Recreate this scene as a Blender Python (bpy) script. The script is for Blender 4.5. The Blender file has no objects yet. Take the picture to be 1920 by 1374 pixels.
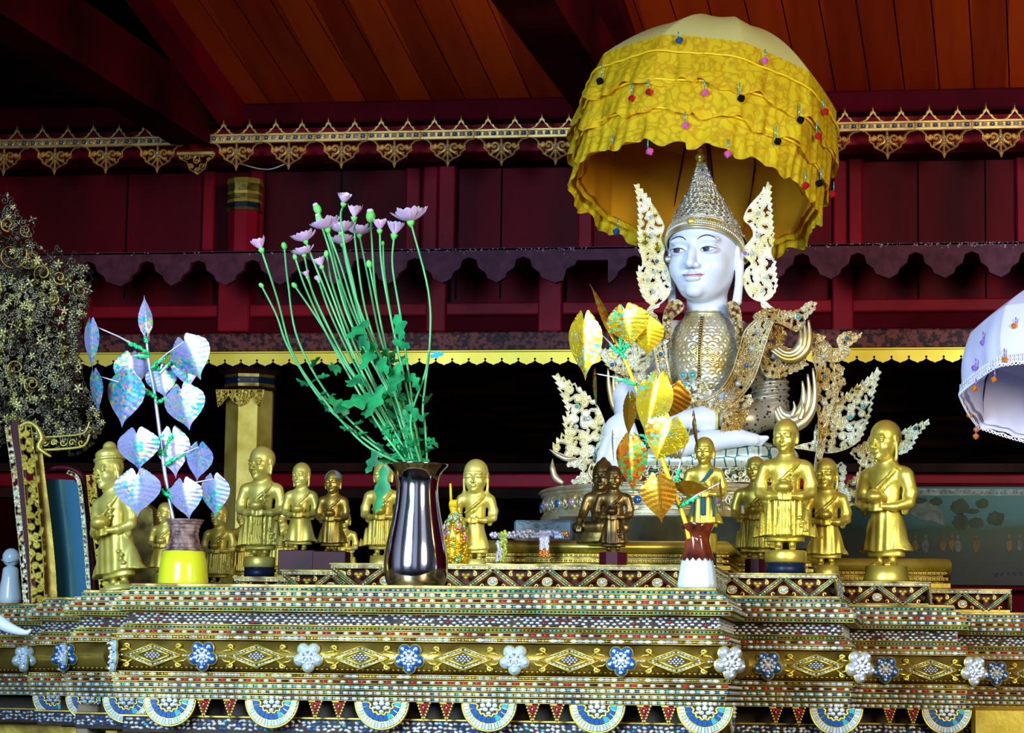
import bpy, math, random
import numpy as np
from mathutils import Vector, Matrix, Euler
sc = bpy.context.scene
COL = sc.collection
pi = math.pi
W, H, F = 1920.0, 1374.0, 5000.0
EYE = 1.1
# ------------------------------------------------------------------ camera
_y = np.array([800.0, -631.0, -F]); _x = np.array([(F*F + 631.0*163.0)/800.0, 163.0, F])
_x /= np.linalg.norm(_x); _y /= np.linalg.norm(_y); _z = np.cross(_x, _y)
M = np.stack([_x, _y, _z], axis=1)            # world -> camera
MT = M.T                                      # camera -> world
cam_d = bpy.data.cameras.new('camera'); cam = bpy.data.objects.new('camera', cam_d); COL.objects.link(cam)
cam_d.sensor_fit = 'HORIZONTAL'; cam_d.sensor_width = 36.0; cam_d.lens = 36.0*F/W
cam_d.clip_start = 0.1; cam_d.clip_end = 200
mw = Matrix([[MT[i][j] for j in range(3)] + [0] for i in range(3)] + [[0, 0, 0, 1]])
mw[2][3] = EYE
cam.matrix_world = mw
sc.camera = cam
CAMP = np.array([0, 0, EYE])

def P(px, py, Y):
    """world point on the plane y=Y seen at photo pixel (px,py)"""
    d = MT @ np.array([px - W/2, H/2 - py, -F])
    return Vector((d * (Y/d[1]) + CAMP).tolist())

def PA(px, py, Y):
    px = np.asarray(px, float); py = np.asarray(py, float); Y = np.asarray(Y, float) + 0*px
    d = np.stack([px - W/2, H/2 - py, np.full_like(px, -F)], -1) @ MT.T
    return d * (Y/d[..., 1])[..., None] + CAMP

def U(Y):
    """metres per photo pixel at depth Y"""
    return Y/F*1.018

def toPx(p):
    v = M @ (np.array(p, float) - CAMP)
    return (W/2 + F*v[0]/-v[2], H/2 - F*v[1]/-v[2])

# ------------------------------------------------------------------ objects
def setp(o, label=None, cat=None, group=None, kind=None):
    if label: o['label'] = label
    if cat: o['category'] = cat
    if group: o['group'] = group
    if kind: o['kind'] = kind
    return o

def thing(name, label, cat, loc=(0, 0, 0), group=None, rot=None):
    o = bpy.data.objects.new(name, None); COL.objects.link(o)
    o.empty_display_size = 0.05
    o.location = loc
    if rot: o.rotation_euler = rot
    return setp(o, label, cat, group)

def link(name, me, parent=None, world=False):
    """link mesh; if world, the verts are world coords and get moved to the parent's frame"""
    o = bpy.data.objects.new(name, me); COL.objects.link(o)
    if parent is not None:
        o.parent = parent
        if world:
            off = Vector((0, 0, 0)); q = parent
            while q is not None:
                off += q.location; q = q.parent
            me.transform(Matrix.Translation(-off))
    return o

def recenter(o):
    """put a lone mesh's origin at the middle of its base"""
    me = o.data
    n = len(me.vertices); a = np.empty(n*3); me.vertices.foreach_get('co', a); a = a.reshape(-1, 3)
    c = Vector(((a[:, 0].min()+a[:, 0].max())/2, (a[:, 1].min()+a[:, 1].max())/2, a[:, 2].min()))
    me.transform(Matrix.Translation(-c)); o.location = o.location + c
    return o

class MB:
    """mesh collector with material slots"""
    def __init__(s):
        s.v = []; s.f = []; s.m = []; s.n = 0; s.sm = []
    def add(s, verts, faces, mi=0, smooth=True):
        verts = np.asarray(verts, float).reshape(-1, 3)
        b = s.n
        s.v.append(verts); s.n += len(verts)
        for f in faces:
            s.f.append([i + b for i in f])
        s.m += [mi]*len(faces); s.sm += [smooth]*len(faces)
    def box(s, lo, hi, mi=0):
        x0, y0, z0 = lo; x1, y1, z1 = hi
        v = [(x0,y0,z0),(x1,y0,z0),(x1,y1,z0),(x0,y1,z0),(x0,y0,z1),(x1,y0,z1),(x1,y1,z1),(x0,y1,z1)]
        s.add(v, [(0,3,2,1),(4,5,6,7),(0,1,5,4),(1,2,6,5),(2,3,7,6),(3,0,4,7)], mi, False)
    def bbox(s, lo, hi, b, mi=0):
        """box with chamfered edges"""
        x0, y0, z0 = lo; x1, y1, z1 = hi
        c = np.array([(x0+x1)/2, (y0+y1)/2, (z0+z1)/2]); h = np.array([(x1-x0)/2, (y1-y0)/2, (z1-z0)/2])
        b = min(b, h.min()*0.9)
        vs = []; idx = {}
        for sx in (-1, 1):
            for sy in (-1, 1):
                for sz in (-1, 1):
                    for ax in range(3):
                        q = np.array([sx, sy, sz])*(h - b); q[ax] = (sx, sy, sz)[ax]*h[ax]
                        idx[(sx, sy, sz, ax)] = len(vs); vs.append(c + q)
        fs = []
        for ax in range(3):
            o1, o2 = [a for a in range(3) if a != ax]
            for sg in (-1, 1):
                r = []
                for a, b2 in ((-1, -1), (1, -1), (1, 1), (-1, 1)):
                    k = [0, 0, 0]; k[ax] = sg; k[o1] = a; k[o2] = b2; r.append(idx[(k[0], k[1], k[2], ax)])
                fs.append(r)
        for ax in range(3):      # edges along ax
            o1, o2 = [a for a in range(3) if a != ax]
            for a in (-1, 1):
                for b2 in (-1, 1):
                    k0 = [0, 0, 0]; k0[o1] = a; k0[o2] = b2; k1 = list(k0); k0[ax] = -1; k1[ax] = 1
                    fs.append([idx[(*k0, o1)], idx[(*k1, o1)], idx[(*k1, o2)], idx[(*k0, o2)]])
        for sx in (-1, 1):
            for sy in (-1, 1):
                for sz in (-1, 1):
                    fs.append([idx[(sx, sy, sz, a)] for a in range(3)])
        # fix windings outward
        vs = np.array(vs); out = []
        for f in fs:
            p = vs[f]; nrm = np.cross(p[1]-p[0], p[2]-p[0])
            out.append(f if np.dot(nrm, p.mean(0)-c) > 0 else f[::-1])
        s.add(vs, out, mi, False)
    def tube(s, pts, rad, seg=8, mi=0, cap=True, flat=1.0, up=None):
        pts = np.array([tuple(p) for p in pts], float); n = len(pts)
        r = np.full(n, rad, float) if np.isscalar(rad) else np.interp(np.linspace(0, 1, n), np.linspace(0, 1, len(rad)), rad)
        T = np.gradient(pts, axis=0); T /= np.linalg.norm(T, axis=1)[:, None] + 1e-12
        a = np.array(up, float) if up is not None else (np.array([0, 0, 1.0]) if abs(T[0][2]) < .9 else np.array([1.0, 0, 0]))
        vs = []
        for i in range(n):
            if up is None:
                a = a - T[i]*np.dot(a, T[i]); a /= np.linalg.norm(a) + 1e-12; e = a
            else:
                e = a - T[i]*np.dot(a, T[i]); e /= np.linalg.norm(e) + 1e-12
            b = np.cross(T[i], e)
            for k in range(seg):
                t = 2*pi*k/seg
                vs.append(pts[i] + r[i]*(math.cos(t)*e*flat + math.sin(t)*b))
        fs = []
        for i in range(n-1):
            for k in range(seg):
                fs.append((i*seg+k, i*seg+(k+1) % seg, (i+1)*seg+(k+1) % seg, (i+1)*seg+k))
        if cap:
            fs.append(tuple(range(seg))[::-1]); fs.append(tuple((n-1)*seg+k for k in range(seg)))
        s.add(vs, fs, mi)
    def lathe(s, prof, c=(0, 0, 0), seg=48, mi=0, flute=0, fa=0.0):
        """prof: (r,z) list bottom to top"""
        vs = []; n = len(prof)
        for (r, z) in prof:
            for k in range(seg):
                t = 2*pi*k/seg
                rr = r*(1 + fa*math.cos(flute*t)) if flute else r
                vs.append((c[0]+rr*math.cos(t), c[1]+rr*math.sin(t), c[2]+z))
        fs = []
        for i in range(n-1):
            for k in range(seg):
                fs.append((i*seg+k, i*seg+(k+1) % seg, (i+1)*seg+(k+1) % seg, (i+1)*seg+k))
        fs.append(tuple(range(seg))[::-1]); fs.append(tuple((n-1)*seg+k for k in range(seg)))
        s.add(vs, fs, mi)
    def ball(s, c, r, mi=0, seg=10, rings=6, rot=None):
        r = (r, r, r) if np.isscalar(r) else r
        vs = []
        for i in range(rings+1):
            a = -pi/2 + pi*i/rings
            for k in range(seg):
                t = 2*pi*k/seg
                q = Vector((r[0]*math.cos(a)*math.cos(t), r[1]*math.cos(a)*math.sin(t), r[2]*math.sin(a)))
                if rot is not None: q = rot @ q
                vs.append((c[0]+q.x, c[1]+q.y, c[2]+q.z))
        fs = []
        for i in range(rings):
            for k in range(seg):
                fs.append((i*seg+k, i*seg+(k+1) % seg, (i+1)*seg+(k+1) % seg, (i+1)*seg+k))
        s.add(vs, fs, mi)
    def gem(s, c, rx, rz, d, mi, nrm='f', seg=8, ang=0.0):
        """half dome; nrm f: faces -Y, r: faces +X, l: faces -X"""
        vs = []
        ca, sa = math.cos(ang), math.sin(ang)
        for (q, h) in ((1.0, 0.0), (0.72, 0.62), (0.3, 0.95)):
            for k in range(seg):
                t = 2*pi*k/seg
                a, b = q*rx*math.cos(t), q*rz*math.sin(t)
                a, b = a*ca - b*sa, a*sa + b*ca
                if nrm == 'f': vs.append((c[0]+a, c[1]-h*d, c[2]+b))
                elif nrm == 'r': vs.append((c[0]+h*d, c[1]+a, c[2]+b))
                else: vs.append((c[0]-h*d, c[1]-a, c[2]+b))
        fs = [(i*seg+k, i*seg+(k+1) % seg, (i+1)*seg+(k+1) % seg, (i+1)*seg+k) for i in range(2) for k in range(seg)]
        fs.append(tuple(2*seg+k for k in range(seg)))
        s.add(vs, fs, mi)
    def prism(s, poly, y0, y1, mi=0, smooth=False):
        """polygon in (x,z), extruded y0..y1"""
        n = len(poly)
        v = [(p[0], y0, p[1]) for p in poly] + [(p[0], y1, p[1]) for p in poly]
        ar = sum(poly[i][0]*poly[(i+1) % n][1] - poly[(i+1) % n][0]*poly[i][1] for i in range(n))
        f = [tuple(range(n)), tuple(range(2*n-1, n-1, -1))]
        f += [(i, i+n, (i+1) % n+n, (i+1) % n) for i in range(n)]
        if ar < 0: f = [q[::-1] for q in f]
        s.add(v, f, mi, smooth)
    def xf(s, mat):
        """transform everything so far"""
        A = np.array(mat)
        s.v = [v @ A[:3, :3].T + A[:3, 3] for v in s.v]
        return s
    def mesh(s, name, mats):
        me = bpy.data.meshes.new(name)
        v = np.concatenate(s.v) if s.v else np.zeros((0, 3))
        ln = np.array([len(f) for f in s.f], dtype=np.int32)
        lp = np.fromiter((i for f in s.f for i in f), dtype=np.int32, count=int(ln.sum()))
        me.vertices.add(len(v)); me.vertices.foreach_set('co', v.ravel())
        me.loops.add(len(lp)); me.loops.foreach_set('vertex_index', lp)
        me.polygons.add(len(ln))
        me.polygons.foreach_set('loop_start', np.concatenate([[0], np.cumsum(ln)[:-1]]).astype(np.int32))
        me.polygons.foreach_set('loop_total', ln)
        for m in (mats if isinstance(mats, (list, tuple)) else [mats]): me.materials.append(m)
        me.polygons.foreach_set('material_index', np.array(s.m, dtype=np.int32))
        me.polygons.foreach_set('use_smooth', np.array(s.sm, dtype=bool))
        me.update(calc_edges=True)
        return me
    def build(s, name, mats, parent=None, world=True):
        return link(name, s.mesh(name, mats), parent, world)

def arr_mesh(name, v, quads, mats, smooth=True, mi=None):
    me = bpy.data.meshes.new(name)
    quads = np.asarray(quads, dtype=np.int32); n, k = quads.shape
    me.vertices.add(len(v)); me.vertices.foreach_set('co', np.asarray(v, float).ravel())
    me.loops.add(n*k); me.loops.foreach_set('vertex_index', quads.ravel())
    me.polygons.add(n)
    me.polygons.foreach_set('loop_start', np.arange(0, n*k, k, dtype=np.int32))
    me.polygons.foreach_set('loop_total', np.full(n, k, dtype=np.int32))
    for m in (mats if isinstance(mats, (list, tuple)) else [mats]): me.materials.append(m)
    if mi is not None: me.polygons.foreach_set('material_index', np.asarray(mi, dtype=np.int32))
    me.polygons.foreach_set('use_smooth', np.full(n, smooth))
    me.update(calc_edges=True)
    return me

def grid_surf(X, closed_u=False, flip=False):
    """X: (nu,nv,3) -> verts, quads"""
    nu, nv = X.shape[:2]
    i = np.arange(nu if closed_u else nu-1)[:, None]; j = np.arange(nv-1)[None, :]
    a = i*nv + j; b = ((i+1) % nu)*nv + j
    q = np.stack([a, b, b+1, a+1], -1).reshape(-1, 4)
    if flip: q = q[:, ::-1]
    return X.reshape(-1, 3), q

def curve(pts, n=40, closed=False):
    """Catmull-Rom through points (any dimension)"""
    p = [np.array(q, float) for q in pts]
    if closed: p = [p[-1]] + p + [p[0], p[1]]
    else: p = [2*p[0]-p[1]] + p + [2*p[-1]-p[-2]]
    segs = len(p)-3; out = []
    per = max(1, int(math.ceil(n/segs)))
    for i in range(segs):
        a, b, c, d = p[i:i+4]
        for k in range(per):
            t = k/per
            out.append(0.5*((2*b)+(-a+c)*t+(2*a-5*b+4*c-d)*t*t+(-a+3*b-3*c+d)*t**3))
    if not closed: out.append(p[-2])
    return np.array(out)

# ------------------------------------------------------------------ implicit figures
def smin(a, b, k):
    if k <= 0: return np.minimum(a, b)
    h = np.clip(0.5 + 0.5*(b-a)/k, 0, 1)
    return b*(1-h) + a*h - k*h*(1-h)

class SDF:
    def __init__(s, lo, hi, h):
        s.h = h; s.lo = np.array(lo, float)
        s.n = [int(math.ceil((hi[i]-lo[i])/h))+1 for i in range(3)]
        s.ax = [np.float32(lo[i]) + np.arange(s.n[i], dtype=np.float32)*np.float32(h) for i in range(3)]
        s.D = np.full(s.n, 50.0, np.float32)
    def sub(s, lo, hi):
        sl = []
        for i in range(3):
            a = max(0, int((lo[i]-s.lo[i])/s.h)); b = min(s.n[i], int((hi[i]-s.lo[i])/s.h)+2)
            sl.append(slice(a, max(a, b)))
        X = s.ax[0][sl[0]][:, None, None]; Y = s.ax[1][sl[1]][None, :, None]; Z = s.ax[2][sl[2]][None, None, :]
        return tuple(sl), X, Y, Z
    def _ap(s, lo, hi, k, fn, mode):
        m = max(3*k, 6*s.h) + 2*s.h
        sl, X, Y, Z = s.sub([l-m for l in lo], [q+m for q in hi])
        d = fn(X, Y, Z)
        if mode == 0: s.D[sl] = smin(s.D[sl], d, k)
        else: s.D[sl] = -smin(-s.D[sl], d, k)
    def ell(s, c, r, k=5, rot=None, cut=False):
        R = np.array(Euler(rot).to_matrix()).T if rot else None
        def fn(X, Y, Z):
            x, y, z = X-c[0], Y-c[1], Z-c[2]
            if R is not None:
                x, y, z = R[0,0]*x+R[0,1]*y+R[0,2]*z, R[1,0]*x+R[1,1]*y+R[1,2]*z, R[2,0]*x+R[2,1]*y+R[2,2]*z
            k0 = np.sqrt((x/r[0])**2+(y/r[1])**2+(z/r[2])**2)
            k1 = np.sqrt((x/r[0]**2)**2+(y/r[1]**2)**2+(z/r[2]**2)**2) + 1e-9
            return k0*(k0-1)/k1
        e = max(r) if rot else None
        lo = [c[i]-(e or r[i]) for i in range(3)]; hi = [c[i]+(e or r[i]) for i in range(3)]
        s._ap(lo, hi, k, fn, 1 if cut else 0)
    def cap(s, a, b, ra, rb=None, k=5, cut=False, fy=1.0):
        """tapered capsule; fy squashes in y"""
        rb = ra if rb is None else rb
        a = np.array(a, float); b = np.array(b, float)
        def fn(X, Y, Z):
            ax, ay, az = X-a[0], (Y-a[1])/fy, Z-a[2]
            bx, by, bz = b[0]-a[0], (b[1]-a[1])/fy, b[2]-a[2]
            t = np.clip((ax*bx+ay*by+az*bz)/(bx*bx+by*by+bz*bz+1e-9), 0, 1)
            return (np.sqrt((ax-bx*t)**2+(ay-by*t)**2+(az-bz*t)**2) - (ra+(rb-ra)*t))*min(1, fy)
        r = max(ra, rb)*max(1, fy)
        s._ap(np.minimum(a, b)-r, np.maximum(a, b)+r, k, fn, 1 if cut else 0)
    def chain(s, pts, rs, k=5, fy=1.0, cut=False):
        for i in range(len(pts)-1): s.cap(pts[i], pts[i+1], rs[i], rs[i+1], k, cut, fy)
    def fn(s, lo, hi, f, k=5, cut=False): s._ap(lo, hi, k, f, 1 if cut else 0)
    def disp(s, lo, hi, g):
        sl, X, Y, Z = s.sub(lo, hi); s.D[sl] = s.D[sl] + g(X, Y, Z)
    def front(s, x, z):
        """first y (from -y side) where the solid begins at (x,z)"""
        i = (x-s.lo[0])/s.h; k = (z-s.lo[2])/s.h
        i0, k0 = int(i), int(k); fi, fk = i-i0, k-k0
        L = (s.D[i0, :, k0]*(1-fi)*(1-fk)+s.D[i0+1, :, k0]*fi*(1-fk)+s.D[i0, :, k0+1]*(1-fi)*fk+s.D[i0+1, :, k0+1]*fi*fk)
        q = np.nonzero(L < 0)[0]
        if len(q) == 0: return None
        j = q[0]
        if j == 0: return float(s.ax[1][0])
        t = L[j-1]/(L[j-1]-L[j])
        return float(s.ax[1][j-1] + t*s.h)
    def mesh(s):
        D = s.D; S = D < 0
        nx, ny, nz = D.shape
        c = np.zeros((nx-1, ny-1, nz-1), np.int8)
        for a in (0, 1):
            for b in (0, 1):
                for d in (0, 1): c += S[a:nx-1+a, b:ny-1+b, d:nz-1+d]
        act = (c > 0) & (c < 8)
        I = np.argwhere(act); idm = np.full(act.shape, -1, np.int32); idm[act] = np.arange(len(I))
        acc = np.zeros((len(I), 3)); cnt = np.zeros(len(I))
        i, j, k = I.T
        cor = [(0,0,0),(1,0,0),(0,1,0),(1,1,0),(0,0,1),(1,0,1),(0,1,1),(1,1,1)]
        for a in range(8):
            for ax in range(3):
                if cor[a][ax]: continue
                o0 = cor[a]; o1 = list(o0); o1[ax] = 1
                d0 = D[i+o0[0], j+o0[1], k+o0[2]]; d1 = D[i+o1[0], j+o1[1], k+o1[2]]
                m = (d0 < 0) != (d1 < 0)
                t = np.where(m, d0/np.where(m, d0-d1, 1), 0)
                for q in range(3):
                    acc[:, q] += np.where(m, o0[q] + (t if q == ax else 0), 0)
                cnt += m
        V = (I + acc/cnt[:, None])*s.h + s.lo
        Q = []
        for ax in range(3):
            sl0 = [slice(None)]*3; sl1 = [slice(None)]*3
            sl0[ax] = slice(0, -1); sl1[ax] = slice(1, None)
            A, B = S[tuple(sl0)], S[tuple(sl1)]
            E = np.argwhere(A != B)
            o1, o2 = [(1, 2), (2, 0), (0, 1)][ax]
            ok = (E[:, o1] > 0) & (E[:, o2] > 0) & (E[:, o1] < D.shape[o1]-1) & (E[:, o2] < D.shape[o2]-1)
            E = E[ok]; inside_first = A[tuple(E.T)]
            def cell(d1, d2):
                C = E.copy(); C[:, o1] -= d1; C[:, o2] -= d2; return idm[tuple(C.T)]
            q = np.stack([cell(1, 1), cell(0, 1), cell(0, 0), cell(1, 0)], -1)
            q[~inside_first] = q[~inside_first][:, ::-1]
            Q.append(q)
        return V, np.concatenate(Q)

# ------------------------------------------------------------------ openwork panels (drawn in photo pixels, given depth and thickness)
def scroll(cx, cy, r, turns=1.35, a0=0.0, dr=1, n=None):
    n = n or max(10, int(14*turns))
    t = np.linspace(0, 1, n)
    a = a0 + dr*2*pi*turns*t
    rr = r*(1 - 0.86*t)
    return np.stack([cx + rr*np.cos(a), cy + rr*np.sin(a)], -1)

def inpoly(x, y, poly):
    c = np.zeros(np.broadcast(x, y).shape, bool); n = len(poly)
    for i in range(n):
        x0, y0 = poly[i]; x1, y1 = poly[(i+1) % n]
        if y0 == y1: continue
        m = ((y0 > y) != (y1 > y)) & (x < (x1-x0)*(y-y0)/(y1-y0)+x0)
        c ^= m
    return c

def dseg(D, gx, gy, res, x0, y0, p, q, R):
    lo = np.minimum(p, q)-R; hi = np.maximum(p, q)+R
    i0 = max(0, int((lo[0]-x0)/res)); i1 = min(D.shape[0], int((hi[0]-x0)/res)+2)
    j0 = max(0, int((lo[1]-y0)/res)); j1 = min(D.shape[1], int((hi[1]-y0)/res)+2)
    if i1 <= i0 or j1 <= j0: return
    X = gx[i0:i1, None]-p[0]; Y = gy[None, j0:j1]-p[1]
    bx, by = q[0]-p[0], q[1]-p[1]
    t = np.clip((X*bx+Y*by)/(bx*bx+by*by+1e-9), 0, 1)
    d = np.sqrt((X-bx*t)**2+(Y-by*t)**2)
    D[i0:i1, j0:j1] = np.minimum(D[i0:i1, j0:j1], d)

def teeth(poly, step=9, amp=4.5, skip=None, tip=None):
    """flame teeth along a closed outline, leaning towards the tip point"""
    p = np.array(poly, float); n = len(p)
    seg = np.roll(p, -1, 0)-p; L = np.linalg.norm(seg, axis=1); tot = L.sum()
    cum = np.concatenate([[0], np.cumsum(L)])
    ar = 0.5*np.sum(p[:, 0]*np.roll(p[:, 1], -1)-np.roll(p[:, 0], -1)*p[:, 1])
    sg = 1 if ar > 0 else -1
    out = []; k = max(3, int(tot/step))
    for a in range(k):
        for ph, am in ((0.0, 0.0), (0.35, 0.55), (0.7, 1.0), (0.85, 0.5)):
            d = (a+ph)*tot/k
            i = min(n-1, np.searchsorted(cum, d, side='right')-1); f = (d-cum[i])/(L[i]+1e-9)
            q = p[i]+seg[i]*f; t = seg[i]/(L[i]+1e-9); nr = np.array([t[1], -t[0]])*sg
            if tip is not None:
                tw = np.array(tip)-q; tw /= np.linalg.norm(tw)+1e-6
                if skip and skip(q): am = 0
                out.append(q + am*amp*(nr*0.8 + tw*0.9))
            else:
                if skip and skip(q): am = 0
                out.append(q + am*amp*nr)
    return np.array(out)

def panel_arrays(outline, Y, strokes=(), sp=13, w=1.7, rim=2.2, thick=0.012, res=1.0, seed=0, turns=1.3, Yf=None, fill=True, tip=None, back=True, dr=None, web=0.0):
    rnd = random.Random(seed)
    poly = np.array(outline, float)
    x0, y0 = poly.min(0)-3; x1, y1 = poly.max(0)+3
    gx = np.arange(x0, x1+res, res); gy = np.arange(y0, y1+res, res)
    R = 6.0
    Ds = np.full((len(gx), len(gy)), R); Db = np.full((len(gx), len(gy)), R)
    n = len(poly)
    for i in range(n): dseg(Db, gx, gy, res, x0, y0, poly[i], poly[(i+1) % n], R)
    ins = inpoly(gx[:, None], gy[None, :], poly)
    sd = np.where(ins, Db, -Db)
    ww = [w]
    if fill:
        pts = []; tries = 0
        while tries < 1400:
            tries += 1
            q = np.array([rnd.uniform(x0, x1), rnd.uniform(y0, y1)])
            if all((q[0]-a[0])**2+(q[1]-a[1])**2 > (sp*0.98)**2 for a in pts):
                if inpoly(np.array(q[0]), np.array(q[1]), poly): pts.append(q)
        for q in pts:
            r = sp*rnd.uniform(0.5, 0.66)
            if tip is not None: a0 = math.atan2(tip[1]-q[1], tip[0]-q[0])+rnd.uniform(-.5, .5)
            else: a0 = rnd.uniform(0, 6.28)
            d = dr or rnd.choice((-1, 1))
            s = scroll(q[0], q[1], r, turns, a0, d)
            # tail to the outside
            tl = np.array([q[0]+math.cos(a0-d*.5)*r*1.9, q[1]+math.sin(a0-d*.5)*r*1.9])
            s = np.vstack([tl, s])
            for i in range(len(s)-1): dseg(Ds, gx, gy, res, x0, y0, s[i], s[i+1], R)
    Fs = w - Ds
    for st in strokes:
        pp, wd = st
        D2 = np.full(Ds.shape, R*2)
        pp = np.array(pp, float)
        for i in range(len(pp)-1): dseg(D2, gx, gy, res, x0, y0, pp[i], pp[i+1], R*2)
        Fs = np.maximum(Fs, wd-D2)
    if rim > 0: Fs = np.maximum(Fs, np.where(ins, rim-Db, -Db))
    Fv = np.minimum(Fs, sd)
    hgt = np.sqrt(np.clip(Fs/max(w, 1e-6), 0, 1.6))
    if web: Fv = np.minimum(Fs+web, sd)
    return gx, gy, Fv, hgt

def march(gx, gy, Fv, hgt, Y, thick, Yf=None, back=True, base=0.25):
    nx, ny = Fv.shape
    S = Fv > 0
    ids = np.full((nx, ny), -1, np.int64)
    c = S[:-1, :-1].astype(int)+S[1:, :-1]+S[:-1, 1:]+S[1:, 1:]
    I = np.argwhere(S)
    ids[S] = np.arange(len(I))
    px = list(gx[I[:, 0]]); py = list(gy[I[:, 1]]); hh = list(hgt[S])
    full = np.argwhere(c == 4)
    quads = np.stack([ids[full[:, 0], full[:, 1]], ids[full[:, 0], full[:, 1]+1], ids[full[:, 0]+1, full[:, 1]+1], ids[full[:, 0]+1, full[:, 1]]], -1)
    faces = quads.tolist(); walls = []
    ed = {}
    def cross(a, b):
        key = (a, b) if a < b else (b, a)
        if key in ed: return ed[key]
        (i0, j0), (i1, j1) = key
        f0, f1 = Fv[i0, j0], Fv[i1, j1]; t = f0/(f0-f1)
        t = min(max(t, 0.02), 0.98)
        px.append(gx[i0]+(gx[i1]-gx[i0])*t); py.append(gy[j0]+(gy[j1]-gy[j0])*t); hh.append(0.0)
        ed[key] = len(px)-1
        return ed[key]
    for i, j in np.argwhere((c > 0) & (c < 4)):
        cs = [(i, j), (i, j+1), (i+1, j+1), (i+1, j)]
        poly = []; cr = []
        for a in range(4):
            A, B = cs[a], cs[(a+1) % 4]
            if S[A]: poly.append(int(ids[A]))
            if S[A] != S[B]:
                q = cross(A, B); poly.append(q); cr.append((q, bool(S[A])))
        if len(poly) >= 3: faces.append(poly)
        if len(cr) == 2:
            a, b = (cr[0][0], cr[1][0]) if cr[0][1] else (cr[1][0], cr[0][0])
            walls.append((a, b))
        elif len(cr) == 4:
            for m in range(4):
                if cr[m][1]: walls.append((cr[m][0], cr[(m+1) % 4][0]))
    px = np.array(px); py = np.array(py); hh = np.array(hh); N = len(px)
    Yb = Y if Yf is None else Yf(px, py)
    front = PA(px, py, Yb - thick*(base+(1-base)*hh))
    v = [front]
    if back or walls:
        v.append(PA(px, py, Yb + 0*px))
        for a, b in walls: faces.append([b, a, a+N, b+N])
        if back: faces += [[q+N for q in f[::-1]] for f in faces[:len(faces)-len(walls)]]
    return np.concatenate(v), faces

def panel(name, outline, Y, mat, parent=None, gems=(), gmats=(), thick=0.012, Yf=None, back=True, mb=None, mi=0, **kw):
    gx, gy, Fv, hgt = panel_arrays(outline, Y, thick=thick, **kw)
    v, f = march(gx, gy, Fv, hgt, Y, thick, Yf, back)
    own = mb is None
    if own: mb = MB()
    mb.add(v, f, mi)
    u = U(Y)
    for (x, y, r, m) in gems:
        yy = Y if Yf is None else float(Yf(np.array(x), np.array(y)))
        p = P(x, y, yy-thick*0.8)
        mb.gem(p, r*1.35*u, r*1.35*u, 0.004, mi, seg=12)
        mb.gem((p.x, p.y-0.003, p.z), r*u, r*u, 0.007, m, seg=10)
    if own: return mb.build(name, [mat]+list(gmats), parent)
    return mb

def sweep_rect(mb, xl, xr, yf, yb, prof, mi=0, smooth=False, ex=None):
    """moulding: profile of (out, z) from bottom to top, run back-left, front, back-right with mitred corners; flat top and bottom"""
    path = lambda o: [(xl-o, yb), (xl-o, yf-o), (xr+o, yf-o), (xr+o, yb)]
    n = len(prof); vs = []
    for (o, z) in prof:
        for (x, y) in path(o): vs.append((x, y, z))
    fs = []
    for i in range(n-1):
        for k in range(3): fs.append((i*4+k, i*4+k+1, (i+1)*4+k+1, (i+1)*4+k))
        fs.append((i*4+3, i*4, (i+1)*4, (i+1)*4+3))
    fs.append((3, 2, 1, 0)); t = (n-1)*4; fs.append((t, t+1, t+2, t+3))
    mb.add(vs, fs, mi, smooth)
# ------------------------------------------------------------------ materials
def srgb(r, g, b):
    f = lambda c: c/12.92 if c <= 0.04045 else ((c+0.055)/1.055)**2.4
    return (f(r/255.0), f(g/255.0), f(b/255.0), 1)
def mat(name, col, rough=0.5, metal=0.0, spec=0.5, **kw):
    m = bpy.data.materials.new(name); m.use_nodes = True
    b = m.node_tree.nodes['Principled BSDF']
    b.inputs['Base Color'].default_value = col; b.inputs['Roughness'].default_value = rough
    b.inputs['Metallic'].default_value = metal; b.inputs['Specular IOR Level'].default_value = spec
    for k, v in kw.items():
        b.inputs[k.replace('_', ' ')].default_value = v
    return m
def N(m, t, **kw):
    n = m.node_tree.nodes.new(t)
    for k, v in kw.items(): setattr(n, k, v)
    return n
def L(m, a, b): m.node_tree.links.new(a, b)
def bsdf(m): return m.node_tree.nodes['Principled BSDF']
def noise_col(m, c1, c2, scale=20, detail=6, lo=0.35, hi=0.65, stretch=None, c3=None):
    tc = N(m, 'ShaderNodeTexCoord'); mp = N(m, 'ShaderNodeMapping'); L(m, tc.outputs['Object'], mp.inputs['Vector'])
    if stretch: mp.inputs['Scale'].default_value = stretch
    nz = N(m, 'ShaderNodeTexNoise'); nz.inputs['Scale'].default_value = scale; nz.inputs['Detail'].default_value = detail
    L(m, mp.outputs[0], nz.inputs['Vector'])
    r = N(m, 'ShaderNodeValToRGB'); r.color_ramp.elements[0].position = lo; r.color_ramp.elements[1].position = hi
    r.color_ramp.elements[0].color = c1; r.color_ramp.elements[1].color = c2
    if c3:
        e = r.color_ramp.elements.new((lo+hi)/2); e.color = c3
    L(m, nz.outputs['Fac'], r.inputs[0]); L(m, r.outputs[0], bsdf(m).inputs['Base Color'])
    return nz, r, mp
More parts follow.
